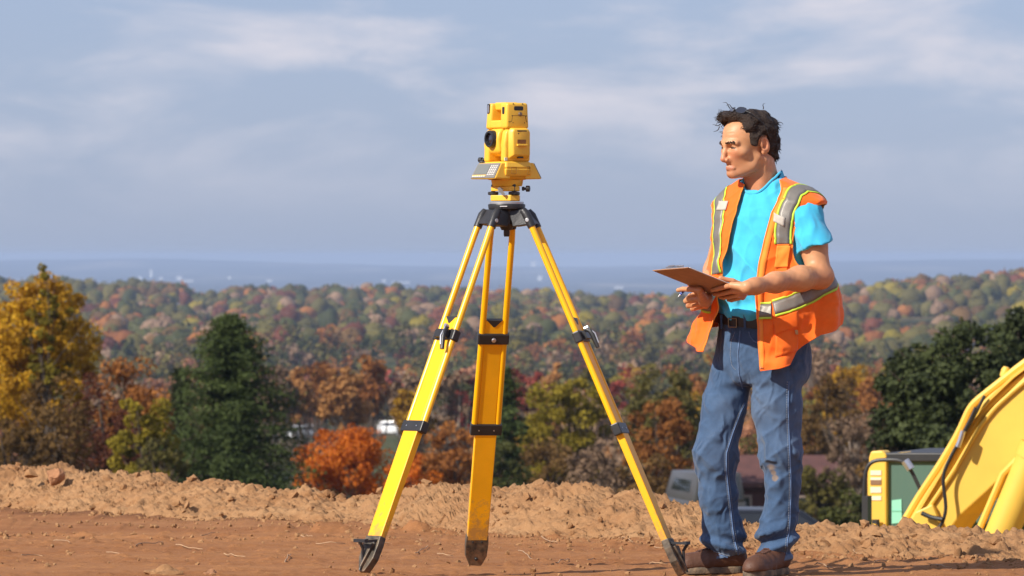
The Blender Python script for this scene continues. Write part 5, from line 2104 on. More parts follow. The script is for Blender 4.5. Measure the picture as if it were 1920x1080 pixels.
# loose forelock and flyaway strands
for (x, y, z), L_, dr in [((.088, -.040, .105), .045, (.6, -.5, .5)), ((.098, -.045, .088), .042, (.5, -.7, -.5)), ((.100, -.035, .085), .040, (.5, -.6, -.75)), ((.085, -.055, .095), .045, (.4, -1, .1)),
                          ((.060, -.030, .135), .05, (.6, -.3, .8)), ((.045, -.02, .135), .04, (.8, -.2, .6)), ((-.10, .04, .07), .035, (-1, .3, .3)), ((-.11, .02, .02), .035, (-1, .2, -.2)), ((-.06, .03, .13), .03, (-.6, .1, .9)), ((.095, -.03, .10), .04, (.3, -.5, -.8))] * 1:
    b0 = hw(x, y, z) + hr_.normal(size=3) * .006
    dv = HR @ np.array(dr) + hr_.normal(size=3) * .25
    dv /= np.linalg.norm(dv)
    _, s1, u1 = frame(dv)
    om, ph0 = hr_.uniform(3, 5), hr_.uniform(0, 6)
    gd.tube([b0 + dv * L_ * t_ * (1 - .25 * t_) + (s1 * math.sin(om * t_ + ph0) + u1 * math.cos(om * t_ + ph0)) * .010 * t_ for t_ in np.linspace(0, 1, 8)], [.0022, .0021, .002, .0018, .0015, .0012, .0009, .0004], 3, cap=False)
c1 = gd.build('curls', M_HAIR, hair, ORG, smooth=SM)
c1['kind'] = 'stuff'
c2 = gg_.build('grey_curls', M_HAIRG, hair, ORG, smooth=SM)
c2['kind'] = 'stuff'
# eyebrows
for sg in (-1, 1):
    g = G()
    for k_ in range(64):
        t_ = hr_.random()
        y = .012 + .036 * t_
        base_p = np.array([.1165 - .021 * t_ ** 1.5, sg * y, .0095 + .005 * math.sin(2.4 * t_) + hr_.normal() * .0024])
        b0 = HC + HR @ (base_p * HS)
        for _ in range(8):
            b0 = b0 - HX * float(head_d(b0[None])[0]) * .7
        dv = HR @ np.array([-.25, sg * 1.0, .35 - .7 * t_])
        dv /= np.linalg.norm(dv)
        g.tube([b0 - HX * .0008, b0 + dv * .004 + HX * .0016, b0 + dv * .008 + HX * .0006], [.0012, .0010, .0004], 3, cap=False)
    e = g.build('eyebrow', M_HAIR, person, ORG, smooth=SM)
    e['kind'] = 'stuff'

# ---- sunglasses pushed up on the hair
gl = empty('sunglasses', tuple(hw(.03, 0, .125)), 'dark sunglasses pushed up on the man\'s brown hair', 'sunglasses')
GO = hw(.03, 0, .125)
M_GLASS = mat('dark_lens', (.010, .012, .022), .08, spec=.8, coat=.6)
gx = HX * .72 + HU * .69
gx /= np.linalg.norm(gx)
gy = HL
gz = np.cross(gx, gy)
GC = hw(.052, 0, .133)
for sg in (-1, 1):
    g = G()
    pl = []
    for i in range(20):
        q = 2 * math.pi * i / 20
        pl.append((.025 * math.copysign(abs(math.cos(q)) ** .7, math.cos(q)), .014 * math.copysign(abs(math.sin(q)) ** .8, math.sin(q))))
    g.prism(pl, GC + gy * sg * .033 - gx * .003, gy * 1.0 - gx * .22 * sg, gz, gx, -.0012, .0012)
    g.build('lens', M_GLASS, gl, GO, bevel=.0005)
    g = G()
    rim_ = [GC + gy * (sg * .033 + q[0]) - gx * (.003 + .22 * sg * q[0]) + gz * q[1] for q in pl]
    g.tube(rim_ + rim_[:1], .0015, 6, cap=False)
    g.tube([GC + gy * sg * .058 - gx * .008, GC + gy * sg * .075 - gx * .02 , hw(-.01, .092 * sg, .075), hw(-.03, .090 * sg, .03)], .0017, 6)
    g.build('rim', M_BLK, gl, GO, smooth=SM)
g = G()
g.tube([GC - gy * .009, GC + gx * .002, GC + gy * .009], .0018, 6)
g.build('bridge', M_BLK, gl, GO, smooth=SM)

# ---- clipboard, paper, pen
M_BOARD = mat('brown_hardboard', (.37, .195, .105), .7, var=.12, vscale=35, bump=.08, bscale=200)
M_PAPER = mat('white_paper', (.78, .76, .72), .8)
cb = empty('clipboard', tuple(BA), 'brown hardboard clipboard held level in the man\'s hands', 'clipboard')
g = G()
g.prism([(0, 0), (bu_l, 0), (bu_l, bv_l), (0, bv_l)], BA, BU, BV, BN, -.0016, .0016)
g.build('board', M_BOARD, cb, BA, bevel=.0008)
g = G()
g.prism([(.012, .012), (bu_l - .004, .012), (bu_l - .004, bv_l - .006), (.012, bv_l - .006)], BA, BU, BV, BN, .0022, .0048)
g.build('paper', M_PAPER, cb, BA)
g = G()
mid = BA + BU * bu_l * .5 + BV * .018
g.bar(mid - BU * .062, mid + BU * .062, .030, .003, BV)
g.tube([mid - BU * .055 + BN * .010, mid + BN * .013, mid + BU * .055 + BN * .010], .0042, 8)
g.bar(mid - BU * .02 + BN * .010 - BV * .006, mid + BU * .02 + BN * .010 - BV * .006, .022, .003, BV)
clip_ = g.build('clip', M_STEEL, cb, BA, smooth=SM)
clip_.location = BN * .004
_yh0 = bd(1286, 541, -.02)[1]
pt_ = P(1271.5, 556.5, _yh0 - .022)
pen = empty('pen', tuple(pt_), 'blue pen held in the man\'s hand under the clipboard', 'pen')
_yh = bd(1286, 541, -.02)[1]
pt, pe = P(1271.5, 556.5, _yh - .022), P(1291, 537, _yh - .002)
PO = pt.copy()
pd = (pe - pt) / np.linalg.norm(pe - pt)
M_BLUE = mat('blue_plastic', (.012, .03, .42), .3)
g = G()
g.lathe(pt + pd * .012, pd, [(0, .0038), (.02, .0042), (.11, .0042), (.112, .003)], 12)
g.build('barrel', M_BLUE, pen, PO, smooth=SM)
g = G()
g.lathe(pt, pd, [(0, .0006), (.004, .0016), (.0125, .0034)], 12)
g.build('tip', M_STEEL, pen, PO, smooth=SM)
g = G()
g.lathe(pt + pd * .017, pd, [(0, .0045), (.003, .0045)], 12)
g.build('grip_ring', mat('light_blue_ring', (.25, .38, .75), .4), pen, PO, smooth=SM)
# ================================================================== excavator behind the berm
EY = 40.0
EROT = math.radians(-20)
EX0 = (1800 - 960) * EY / FPX
def E(px, py, dy=0.0):
    # point in the machine's own axes (it stands turned by EROT about its base)
    c, s, k = math.cos(EROT), math.sin(EROT), (px - 960) / FPX
    lx = (k * (EY + dy * c) - EX0 + dy * s) / (c - k * s)
    return np.array([EX0 + lx, EY + dy, CAMZ - (py - HOR) * (EY + lx * s + dy * c) / FPX])
M_EXY = mat('excavator_yellow', (.76, .475, .070), .45, spec=.4, var=.10, vscale=3.0, bump=.05, bscale=30, detail=8)
M_EXD = mat('excavator_black', (.02, .02, .021), .5, var=.2, vscale=10)
M_EXG = mat('undercarriage_steel', (.06, .05, .042), .7, var=.3, vscale=8, col2=(.16, .10, .06))
M_CABG = mat('tinted_cab_glass', (.095, .165, .135), .08, spec=.6, coat=.15)
M_MINT = mat('mint_sticker', (.24, .62, .45), .6)
M_STK = mat('pale_sticker', (.72, .66, .50), .6)
M_STKD = mat('brown_sticker', (.22, .12, .06), .6)
M_HOSE = mat('black_hose', (.016, .016, .017), .45)
EXO = np.array([EX0, EY, 0.0])
EXO[2] = -3.3
ex = empty('excavator', tuple(EXO), 'yellow excavator behind the dirt berm with its boom rising to the right', 'excavator')
def exb(g, name, m_, par=None, **k):
    return g.build(name, m_, par or ex, EXO, **k)
ezv, exv, eyv = np.array([0, 0, 1.0]), np.array([1.0, 0, 0]), np.array([0, 1.0, 0])
def plate(pts, d0, d1):
    g = G()
    q = [E(p[0], p[1], d0) for p in pts]
    o = np.array([0, EY, 0])
    g.prism([(a[0], a[2]) for a in q], o, exv, ezv, eyv, d0, d1)
    return g
# boom: two side plates and box, running up to the right and over to the stick
boom_top = [(1722, 1000), (1748, 950), (1775, 905), (1800, 862), (1822, 822), (1848, 782), (1880, 745), (1920, 706), (1975, 664), (2060, 618), (2180, 585), (2330, 600), (2560, 690), (2720, 790)]
boom_bot = [(2700, 850), (2540, 780), (2340, 715), (2200, 712), (2100, 740), (2000, 795), (1925, 852), (1893, 880), (1850, 922), (1800, 967), (1782, 992), (1772, 1012), (1752, 1022), (1730, 1018)]
g = plate(boom_top + boom_bot, -.30, .30)
boom = exb(g, 'boom', M_EXY, bevel=.012)
g = G()
top3 = [E(*p) for p in boom_top]
for a, b_ in zip(top3[:-1], top3[1:]):
    g.bar(a, b_, .66, .02, eyv)
exb(g, 'boom_top_plate', M_EXY, boom)
g = plate([(1690, 1000), (1716, 960), (1748, 945), (1760, 975), (1772, 1012), (1750, 1030), (1700, 1030)], -.36, -.302)
exb(g, 'boom_foot_plate', M_EXY, boom, bevel=.01)
# hard lines along the top of the boom
def hose(pts, r, nm, m_, dy=-.2, n=60, par=None):
    q = np.array([E(x, y, dy if np.isscalar(dy) else 0) for x, y in pts])
    s_ = np.concatenate([[0], np.cumsum(np.linalg.norm(np.diff(q, axis=0), axis=1))])
    t_ = np.linspace(0, s_[-1], n)
    c = np.stack([np.interp(t_, s_, q[:, i]) for i in range(3)], 1)
    for _ in range(4):
        c[1:-1] = (c[:-2] + 2 * c[1:-1] + c[2:]) / 4
    g = G()
    g.tube(list(c), r, 8)
    return exb(g, nm, m_, par or boom, smooth=SM)
hose([(1688, 990), (1722, 932), (1762, 872), (1796, 815), (1812, 780), (1818, 762), (1836, 747), (1868, 722), (1905, 692), (1960, 652), (2050, 606)], .026, 'hydraulic_pipe', M_EXY, -.22)
hose([(1698, 996), (1732, 938), (1770, 880), (1804, 826), (1824, 786), (1846, 758), (1880, 728), (1920, 697), (1970, 660), (2060, 612)], .026, 'hydraulic_pipe', M_EXY, -.08)
hose([(1710, 990), (1745, 934), (1783, 872), (1812, 824), (1832, 788), (1858, 758), (1892, 728), (1930, 698), (1980, 662)], .022, 'hydraulic_pipe', M_EXY, -.27)
hose([(1716, 988), (1750, 940), (1790, 880), (1818, 832), (1840, 796), (1866, 764), (1900, 733), (1940, 700), (1990, 664)], .016, 'hydraulic_pipe', M_EXY, -.315)
hose([(1830, 764), (1818, 790), (1806, 812), (1796, 832), (1782, 858), (1770, 884), (1768, 905), (1772, 932), (1774, 955), (1768, 980), (1755, 996), (1738, 1002), (1715, 998)], .0125, 'rubber_hose', M_HOSE, -.40)
hose([(1846, 742), (1832, 770), (1816, 800), (1800, 824)], .011, 'rubber_hose', M_HOSE, -.36, 30)
hose([(1796, 838), (1802, 822), (1806, 808)], .019, 'hose_coupling', M_STEEL, -.43, 10)
for (x, y) in ((1760, 905), (1812, 826), (1884, 742)):
    g = G()
    g.box(E(x, y, -.20), (.06, .12, .03), np.array(Matrix.Rotation(-.95, 3, 'Y')))
    exb(g, 'pipe_clamp', M_EXY, boom, bevel=.01)
g = G()
g.lathe(E(1882, 706, -.2), (.3, 0, 1), [(0, .03), (.05, .03), (.07, .02)], 10)
exb(g, 'grease_fitting', M_EXY, boom, smooth=SM)
# boom cylinders
for dy in (-.52, .45):
    a, b_ = E(1845, 1080, dy), E(1962, 800, dy)
    d = (b_ - a) / np.linalg.norm(b_ - a)
    g = G()
    g.tube([a, a + d * .95], .115, 20)
    g.tube([a + d * .88, a + d * .98], .125, 20)
    cyl = exb(g, 'boom_cylinder', M_EXY, smooth=SM)
    g = G()
    g.tube([a + d * .96, b_], .060, 16)
    exb(g, 'cylinder_rod', M_STEEL, cyl, smooth=SM)
    g = G()
    s_ = np.array([-d[2], 0, d[0]])
    if s_[0] > 0:
        s_ = -s_
    g.tube([a + s_ * .16 + d * .10, a + s_ * .155 + d * .70, a + s_ * .10 + d * .84], .024, 8)
    exb(g, 'cylinder_pipe', M_EXY, cyl, smooth=SM)
# stick and bucket, out of the picture to the right
g = plate([(2650, 760), (2760, 740), (2810, 800), (2700, 1120), (2650, 1120)], -.2, .2)
exb(g, 'stick', M_EXY, boom, bevel=.015)
g = plate([(2560, 1120), (2700, 1090), (2760, 1200), (2720, 1320), (2580, 1340), (2500, 1250)], -.45, .45)
exb(g, 'bucket', M_EXG, boom, bevel=.03)
# cab
cy0, cy1 = .62, 1.62
def cabbox(x0, x1, y0, y1, d0, d1):
    g = G()
    a, b_ = E(x0, y0, d0), E(x1, y1, d0)
    g.box(((a[0] + b_[0]) / 2, EY + (d0 + d1) / 2, (a[2] + b_[2]) / 2), (abs(b_[0] - a[0]), d1 - d0, abs(b_[2] - a[2])))
    return g
g = plate([(1629, 858), (1633, 846), (1655, 845), (1662, 853), (1662, 1180), (1626, 1180)], cy0 - .06, cy0 + .10)
cabp = exb(g, 'cab', M_EXY, bevel=.012)
g = plate([(1629, 858), (1633, 846), (1655, 845), (1662, 853), (1662, 1180), (1626, 1180)], cy1 - .10, cy1 + .06)
exb(g, 'rear_pillar', M_EXY, cabp, bevel=.012)
g = cabbox(1627, 1640, 870, 1180, cy0 + .10, cy1 - .10)
exb(g, 'rear_panel', M_EXY, cabp)
g = plate([(1655, 857), (1660, 849), (2030, 849), (2050, 860), (2050, 866), (1655, 866)], cy0 - .05, cy1 + .05)
exb(g, 'cab_roof', M_EXD, cabp, bevel=.01)
g = plate([(1664, 851), (1690, 848), (1700, 851)], cy0 - .03, cy0 + .2)
exb(g, 'roof_lamp', M_EXY, cabp)
g = plate([(1664, 866), (2040, 866), (2075, 1120), (1664, 1120)], cy0 - .015, cy0 + .01)
win = exb(g, 'side_window', M_CABG, cabp)
g = plate([(1664, 866), (2040, 866), (2075, 1120), (1664, 1120)], cy1 - .01, cy1 + .015)
exb(g, 'side_window', M_CABG, cabp)
g = G()
g.hexa([E(2034, 866, cy0), E(2044, 866, cy0), E(2044, 866, cy1), E(2034, 866, cy1), E(2072, 1120, cy0), E(2082, 1120, cy0), E(2082, 1120, cy1), E(2072, 1120, cy1)])
exb(g, 'windscreen', M_CABG, cabp)
g = cabbox(1600, 2090, 1120, 1200, cy0 - .05, cy1 + .05)
exb(g, 'cab_base', M_EXY, cabp, bevel=.02)
g = plate([(1672, 938), (1690, 936), (1691, 980), (1672, 982)], cy0 - .022, cy0 - .016)
exb(g, 'mint_notice', M_MINT, cabp)
g = plate([(1672, 957), (1691, 957), (1691, 959), (1672, 959)], cy0 - .026, cy0 - .0225)
exb(g, 'notice_line', mat('mint_dark', (.16, .48, .34), .6), cabp)
for y0, y1, mm in ((882, 891, M_STK), (895, 900, M_STK), (900, 909, M_STKD), (913, 924, M_STK), (930, 938, M_STK)):
    g = plate([(1632, y0), (1652, y0), (1652, y1), (1632, y1)], cy0 - .066, cy0 - .061)
    exb(g, 'warning_sticker', mm, cabp)
g = G()
g.bar(E(1636, 978, cy0 - .1), E(1648, 978, cy0 - .1), .03, .03)
g.tube([E(1637, 978, cy0 - .08), E(1646, 976, cy0 - .11), E(1647, 990, cy0 - .1)], .012, 6)
exb(g, 'door_latch', M_EXD, cabp)
# handrails
hose([(1620, 1100), (1620, 990), (1621, 900), (1625, 872), (1634, 863), (1660, 862), (1690, 862), (1699, 866), (1712, 888), (1735, 940), (1752, 980), (1764, 1002), (1778, 1030)], .014, 'grab_rail', M_EXD, .1, 60, cabp)
g = cabbox(1616, 1627, 930, 1020, .06, .16)
exb(g, 'mirror_bracket', M_EXD, cabp)
hose([(1697, 864), (1703, 872), (1708, 880)], .030, 'rail_clamp', M_STEEL, .07, 8, cabp)
hose([(1728, 962), (1745, 970), (1767, 974)], .016, 'rail_strut', M_HOSE, -.42, 12)
# body below the berm line: deck, engine hood, counterweight, tracks
a = E(1500, 1200)
g = G()
g.box((EXO[0] - .4, EY + .4, -1.95), (4.2, 2.5, .9))
exb(g, 'machine_deck', M_EXY, bevel=.05)
g = G()
g.box((EXO[0] - 1.75, EY + .2, -1.38), (1.5, 2.3, .50))
exb(g, 'engine_hood', M_EXY, bevel=.08)
g = G()
g.box((EXO[0] - 2.75, EY + .4, -1.75), (.6, 2.5, 1.1))
exb(g, 'counterweight', M_EXY, bevel=.15, seg=3)
for dy in (-.75, 1.55):
    g = G()
    pl = []
    for i in range(28):
        q = 2 * math.pi * i / 28
        pl.append((1.75 * math.copysign(abs(math.cos(q)) ** .35, math.cos(q)) , .42 * math.copysign(abs(math.sin(q)) ** .7, math.sin(q))))
    g.prism(pl, (EXO[0], EY + dy, -2.9), exv, ezv, eyv, -.3, .3)
    exb(g, 'crawler_track', M_EXG, bevel=.02)

ex.rotation_euler = (0, 0, EROT)
# ================================================================== trees
def leaf_mat(name, c1, c2, tr=.25):
    m = bpy.data.materials.new(name)
    m.use_nodes = True
    t = m.node_tree
    b = t.nodes['Principled BSDF']
    b.inputs['Roughness'].default_value = .7
    b.inputs['Specular IOR Level'].default_value = .2
    a = t.nodes.new('ShaderNodeAttribute')
    a.attribute_name = 'tone'
    oi = t.nodes.new('ShaderNodeObjectInfo')
    mx = t.nodes.new('ShaderNodeMix')
    mx.data_type = 'RGBA'
    t.links.new(a.outputs['Fac'], mx.inputs['Factor'])
    mx.inputs['A'].default_value = (*c1, 1)
    mx.inputs['B'].default_value = (*c2, 1)
    hs = t.nodes.new('ShaderNodeHueSaturation')
    mr = t.nodes.new('ShaderNodeMapRange')
    mr.inputs['To Min'].default_value = .78
    mr.inputs['To Max'].default_value = 1.22
    t.links.new(oi.outputs['Random'], mr.inputs['Value'])
    t.links.new(mr.outputs[0], hs.inputs['Value'])
    t.links.new(mx.outputs['Result'], hs.inputs['Color'])
    t.links.new(hs.outputs['Color'], b.inputs['Base Color'])
    tl = t.nodes.new('ShaderNodeBsdfTranslucent')
    t.links.new(hs.outputs['Color'], tl.inputs['Color'])
    ms = t.nodes.new('ShaderNodeMixShader')
    ms.inputs[0].default_value = tr
    t.links.new(b.outputs[0], ms.inputs[1])
    t.links.new(tl.outputs[0], ms.inputs[2])
    t.links.new(ms.outputs[0], t.nodes['Material Output'].inputs['Surface'])
    return m
LEAF = {
    'gold': leaf_mat('golden_leaves', (.26, .125, .010), (.62, .36, .018), .35),
    'yellowgreen': leaf_mat('yellow_green_leaves', (.13, .110, .012), (.33, .245, .022), .3),
    'olive': leaf_mat('olive_leaves', (.062, .056, .015), (.155, .128, .030)),
    'green': leaf_mat('dark_green_leaves', (.034, .040, .012), (.095, .096, .024)),
    'deep': leaf_mat('deep_green_leaves', (.019, .027, .010), (.066, .080, .024), .15),
    'pine': leaf_mat('pine_needles', (.024, .042, .012), (.105, .138, .034), .15),
    'orange': leaf_mat('orange_leaves', (.34, .075, .008), (.62, .18, .014), .3),
    'rust': leaf_mat('rust_leaves', (.18, .062, .016), (.36, .145, .032)),
    'red': leaf_mat('crimson_leaves', (.15, .024, .018), (.30, .060, .038)),
    'maroon': leaf_mat('dull_red_leaves', (.085, .026, .014), (.20, .062, .030)),
    'brown': leaf_mat('brown_leaves', (.080, .044, .014), (.190, .105, .030)),
    'peach': leaf_mat('peach_orange_leaves', (.26, .115, .035), (.50, .25, .080), .3),
    'bare': leaf_mat('bare_twigs', (.13, .080, .048), (.26, .165, .100), .05),
    'pink': leaf_mat('faded_pink_leaves', (.26, .105, .055), (.42, .20, .10)),
}
M_BARK = mat('grey_brown_bark', (.085, .062, .045), .95, var=.35, vscale=6, bump=.4, bscale=20)
M_BARKL = mat('pale_bark', (.26, .20, .155), .95, var=.3, vscale=6)

def quads_at(c, nrm, size, r, asp=1.0, jit=.8):
    """leaf clump quads centred at c, facing about nrm"""
    n = len(c)
    d = nrm + r.normal(size=(n, 3)) * jit
    d /= np.linalg.norm(d, axis=1, keepdims=True)
    t_ = np.cross(d, r.normal(size=(n, 3)))
    t_ /= np.linalg.norm(t_, axis=1, keepdims=True) + 1e-9
    b_ = np.cross(d, t_)
    s = size[:, None] * .5
    k = r.uniform(.6, 1.1, (n, 1)) * asp
    bend = d * s * r.uniform(-.5, .5, (n, 1))
    v = np.stack([c - t_ * s - b_ * s * k * .4, c + b_ * s * k * -1 + bend, c + t_ * s + b_ * s * k * .3, c + b_ * s * k + bend], 1)
    return v.reshape(-1, 3)

def foliage_mesh(name, cl_c, cl_r, per, leaf, seed, mats, flat=.85, shell=.45, tone_lo=0.0):
    r = np.random.default_rng(seed)
    n = len(cl_c)
    idx = np.repeat(np.arange(n), per)
    d = r.normal(size=(len(idx), 3))
    d /= np.linalg.norm(d, axis=1, keepdims=True)
    rad = (shell + (1 - shell) * r.random(len(idx)) ** .5)
    off = d * (cl_r[idx] * rad)[:, None] * np.array([1, 1, flat])
    c = cl_c[idx] + off
    size = leaf * r.uniform(.6, 1.35, len(idx))
    v = quads_at(c, d * .8 + np.array([0, 0, .35]), size, r)
    q = np.arange(len(v)).reshape(-1, 4)
    me = raw_mesh(name, v, quads=q, mats=mats)
    ct = r.random(n)
    tone = np.clip(.55 * ct[idx] + .45 * r.random(len(idx)) + tone_lo, 0, 1)
    a = me.attributes.new('tone', 'FLOAT', 'FACE')
    a.data.foreach_set('value', tone.astype(np.float32))
    return me

def crown_clumps(r, n, w, h, z0, lump=.35, shape='round'):
    """clump centres filling a crown of width w and height h above z0"""
    out, rr = [], []
    while len(out) < n:
        p = r.uniform(-1, 1, 3)
        if shape == 'round':
            ok = (p ** 2).sum() < 1
        elif shape == 'oval':
            ok = p[0] ** 2 + p[1] ** 2 < (1 - ((p[2] + .25) / 1.25) ** 2 if p[2] > -.25 else 1 - ((p[2] + .25) / .75) ** 2)
        else:                                   # spreading upward
            ok = p[0] ** 2 + p[1] ** 2 < (.35 + .65 * (p[2] + 1) / 2) ** 2 * (1 if p[2] < .3 else 1 - (p[2] - .3) ** 2)
        if not ok:
            continue
        if (p ** 2).sum() < .18 and r.random() < .35:
            continue
        out.append((p[0] * w / 2, p[1] * w / 2, z0 + (p[2] + 1) / 2 * h))
        rr.append(lump * w / 2 * r.uniform(.55, 1.25))
    return np.array(out), np.array(rr)

def branch_mesh(name, r, height, crown_pts, m_, tr=.12, n_limb=14, fork=.35):
    g = G()
    top = np.array([r.normal() * .05 * height, r.normal() * .05 * height, height * .8])
    k = 7
    trunk = [top * t_ + np.array([math.sin(3 * t_ + 1) * .03 * height * t_, math.cos(2.5 * t_) * .02 * height * t_, 0]) for t_ in np.linspace(0, 1, k)]
    trunk[0] = trunk[0] + np.array([0, 0, -.3])
    g.tube(trunk, [tr * (1.15 - .95 * i / (k - 1)) for i in range(k)], 7)
    pick = r.choice(len(crown_pts), min(n_limb, len(crown_pts)), replace=False)
    for i in pick:
        e = crown_pts[i]
        t_ = np.clip(e[2] / height * .75 - .08, fork * .6, .95)
        j = t_ * (k - 1)
        a = trunk[int(j)] * (1 - j % 1) + trunk[min(int(j) + 1, k - 1)] * (j % 1)
        mid = (a + e) / 2 + np.array([0, 0, -.04 * height]) + r.normal(size=3) * .02 * height
        g.tube([a, mid, e], [tr * .42 * (1 - t_ * .5), tr * .26, tr * .08], 5, cap=False)
        for _ in range(2):
            e2 = e + r.normal(size=3) * .09 * height
            e2[2] = min(e2[2], height * .95)
            g.tube([mid, (mid + e2) / 2 + r.normal(size=3) * .01 * height, e2], [tr * .18, tr * .11, tr * .04], 4, cap=False)
    return g

def deciduous(px, ptop, Y, wpx, kind, label, seed, n_cl=60, per=110, leaf=None, bark=None, z0f=.25, shape='round', lump=.30, group=None, name='tree', ground=None, dx=0.0, twigs=14, cat='tree', fill=1.0):
    r = np.random.default_rng(seed)
    ppm = FPX / Y
    topz = P(px, ptop, Y)[2]
    X = (px - 960) / ppm
    gz = float(terrain_z(np.array([X / Y]), np.array([float(Y)]))[0]) if ground is None else ground
    H = topz - gz
    w = wpx / ppm
    leaf = leaf or max(.095, 6.4 / ppm)
    per = int(per * 1.0)
    root = empty(name, (X, Y, gz), label, cat, group)
    cl, cr = crown_clumps(r, n_cl, w * .88, H * (1 - z0f) * .94, H * z0f, lump, shape)
    me = foliage_mesh('crown', cl, cr, per, leaf, seed + 1, [LEAF[kind]])
    link_mesh('crown', me, root)
    g = branch_mesh('trunk', r, H, cl, bark, tr=.011 * H + .04, n_limb=twigs)
    g.build('trunk', bark or M_BARK, root, smooth=SM)
    return root

def conifer(px, ptop, Y, wpx, label, seed, kind='pine', group=None, ground=None, dens=1.0):
    r = np.random.default_rng(seed)
    ppm = FPX / Y
    topz = P(px, ptop, Y)[2]
    X = (px - 960) / ppm
    gz = float(terrain_z(np.array([X / Y]), np.array([float(Y)]))[0])
    H = topz - gz
    w = wpx / ppm
    root = empty('pine_tree', (X, Y, gz), label, 'tree', group)
    C_, N_, S_, tone = [], [], [], []
    br = G()
    nb = int(150 * dens)
    for i in range(nb):
        t_ = (i + .5) / nb
        z = H * (.06 + .93 * t_)
        prof_ = np.interp(t_, [0, .2, .42, .62, .80, .92, 1.0], [.92, .95, .78, .60, .40, .22, .03])
        L_ = w / 2 * prof_ * r.uniform(.62, 1.22)
        a = i * 2.399 + r.normal() * .35
        d = np.array([math.cos(a), math.sin(a), 0])
        rise = np.interp(t_, [0, .5, 1], [-.12, .10, .75]) + r.normal() * .06
        ns = int(16 + 22 * L_)
        bt = r.random()
        for j in range(ns):
            u = (j + 1) / ns
            c = np.array([0, 0, z]) + d * L_ * u + np.array([0, 0, 1]) * (rise * L_ * u - .12 * L_ * u * u + .10 * L_ * max(0, u - .75))
            m_ = 5
            spread = .10 + .22 * L_ * .35 * (1 - abs(u - .6))
            for _ in range(m_):
                C_.append(c + r.normal(size=3) * np.array([spread, spread, spread * .45]))
                N_.append(d * .35 + np.array([0, 0, .8]))
                S_.append(max(.10, 6.5 / ppm) * r.uniform(.7, 1.5))
                tone.append(np.clip(.40 * bt + .35 * r.random() + .25 * u, 0, 1))
        if i % 3 == 0:
            br.tube([np.array([0, 0, z]), np.array([0, 0, z]) + d * L_ * .5 + np.array([0, 0, rise * L_ * .5 - .03 * L_]), np.array([0, 0, z]) + d * L_ * .9 + np.array([0, 0, rise * L_ * .9 - .1 * L_])], [.05, .03, .012], 4, cap=False)
    v = quads_at(np.array(C_), np.array(N_), np.array(S_), r, .55)
    me = raw_mesh('crown', v, quads=np.arange(len(v)).reshape(-1, 4), mats=[LEAF[kind]])
    at_ = me.attributes.new('tone', 'FLOAT', 'FACE')
    at_.data.foreach_set('value', np.array(tone, np.float32))
    link_mesh('crown', me, root)
    br.tube([(0, 0, -.3), (0, 0, H * .5), (0.02, 0, H * .97)], [.02 * H, .012 * H, .02], 7)
    br.build('trunk', M_BARK, root, smooth=SM)
    return root

NEAR = 'trees just beyond the berm'
# --- left group
deciduous(78, 492, 165, 235, 'gold', 'tallest tree at the left edge, with golden yellow upper leaves', 301, 150, 140, z0f=.36, lump=.22, shape='round', group=NEAR, twigs=5)
deciduous(92, 462, 164, 105, 'yellowgreen', 'thin pale yellow shoot standing above the golden tree at the left', 302, 48, 55, z0f=.42, lump=.22, shape='oval', group=NEAR, twigs=3)
deciduous(10, 560, 170, 170, 'gold', 'duller golden tree with pale stems at the far left edge', 303, 70, 120, z0f=.30, lump=.24, group=NEAR, twigs=4)
deciduous(200, 680, 158, 190, 'maroon', 'dull red bushy tree below the golden tree at the left', 304, 60, 110, z0f=.12, lump=.28, group=NEAR)
deciduous(100, 690, 152, 230, 'brown', 'dark brown undergrowth tree at the left behind the reddish clod', 305, 56, 110, z0f=.06, lump=.26, group=NEAR)
deciduous(25, 760, 145, 140, 'brown', 'low brown bush at the left end of the berm', 315, 40, 100, z0f=.05, lump=.3, group=NEAR)
deciduous(245, 638, 178, 170, 'rust', 'rust red tree top between the golden tree and the pine', 306, 50, 100, z0f=.25, lump=.28, group=NEAR)
deciduous(268, 700, 150, 150, 'yellowgreen', 'yellow green small tree left of the dark pine', 307, 56, 120, z0f=.10, lump=.26, group=NEAR)
deciduous(300, 800, 146, 110, 'olive', 'low olive bush at the foot of the dark pine', 316, 36, 100, z0f=.05, lump=.3, group=NEAR)
# --- pine
conifer(432, 592, 175, 330, 'broad dark green pine standing behind the left part of the berm', 310, dens=1.5)
conifer(338, 690, 182, 90, 'small dark conifer half hidden at the left side of the big pine', 311, 'deep', dens=.5)
# --- orange maple and its neighbours
deciduous(652, 784, 205, 215, 'orange', 'bright orange maple glowing behind the berm left of the tripod', 320, 90, 120, z0f=.10, lump=.24, shape='round', group=NEAR)
deciduous(850, 778, 215, 175, 'rust', 'rusty orange brown tree between the left and back tripod legs', 321, 80, 110, z0f=.08, lump=.25, group=NEAR)
deciduous(770, 850, 200, 120, 'orange', 'low orange bush at the foot of the left tripod leg', 322, 36, 100, z0f=.05, lump=.3, group=NEAR)
conifer(948, 690, 230, 120, 'dark green conifer directly behind the orange tripod leg', 323, 'pine', dens=.7)
deciduous(940, 800, 205, 110, 'green', 'dark green bush right of the orange tripod leg', 324, 36, 110, z0f=.05, lump=.3, group=NEAR)
deciduous(1060, 690, 240, 200, 'yellowgreen', 'broad yellow green tree between the back and right tripod legs', 325, 95, 105, z0f=.25, lump=.22, group=NEAR, twigs=24)
deciduous(1030, 815, 215, 180, 'brown', 'brown thicket at the foot of the yellow green tree', 326, 50, 95, z0f=.05, lump=.26, group=NEAR)
deciduous(1130, 820, 205, 160, 'bare', 'bare grey brown thicket behind the right tripod leg', 327, 44, 80, z0f=.05, lump=.28, group=NEAR, twigs=24)
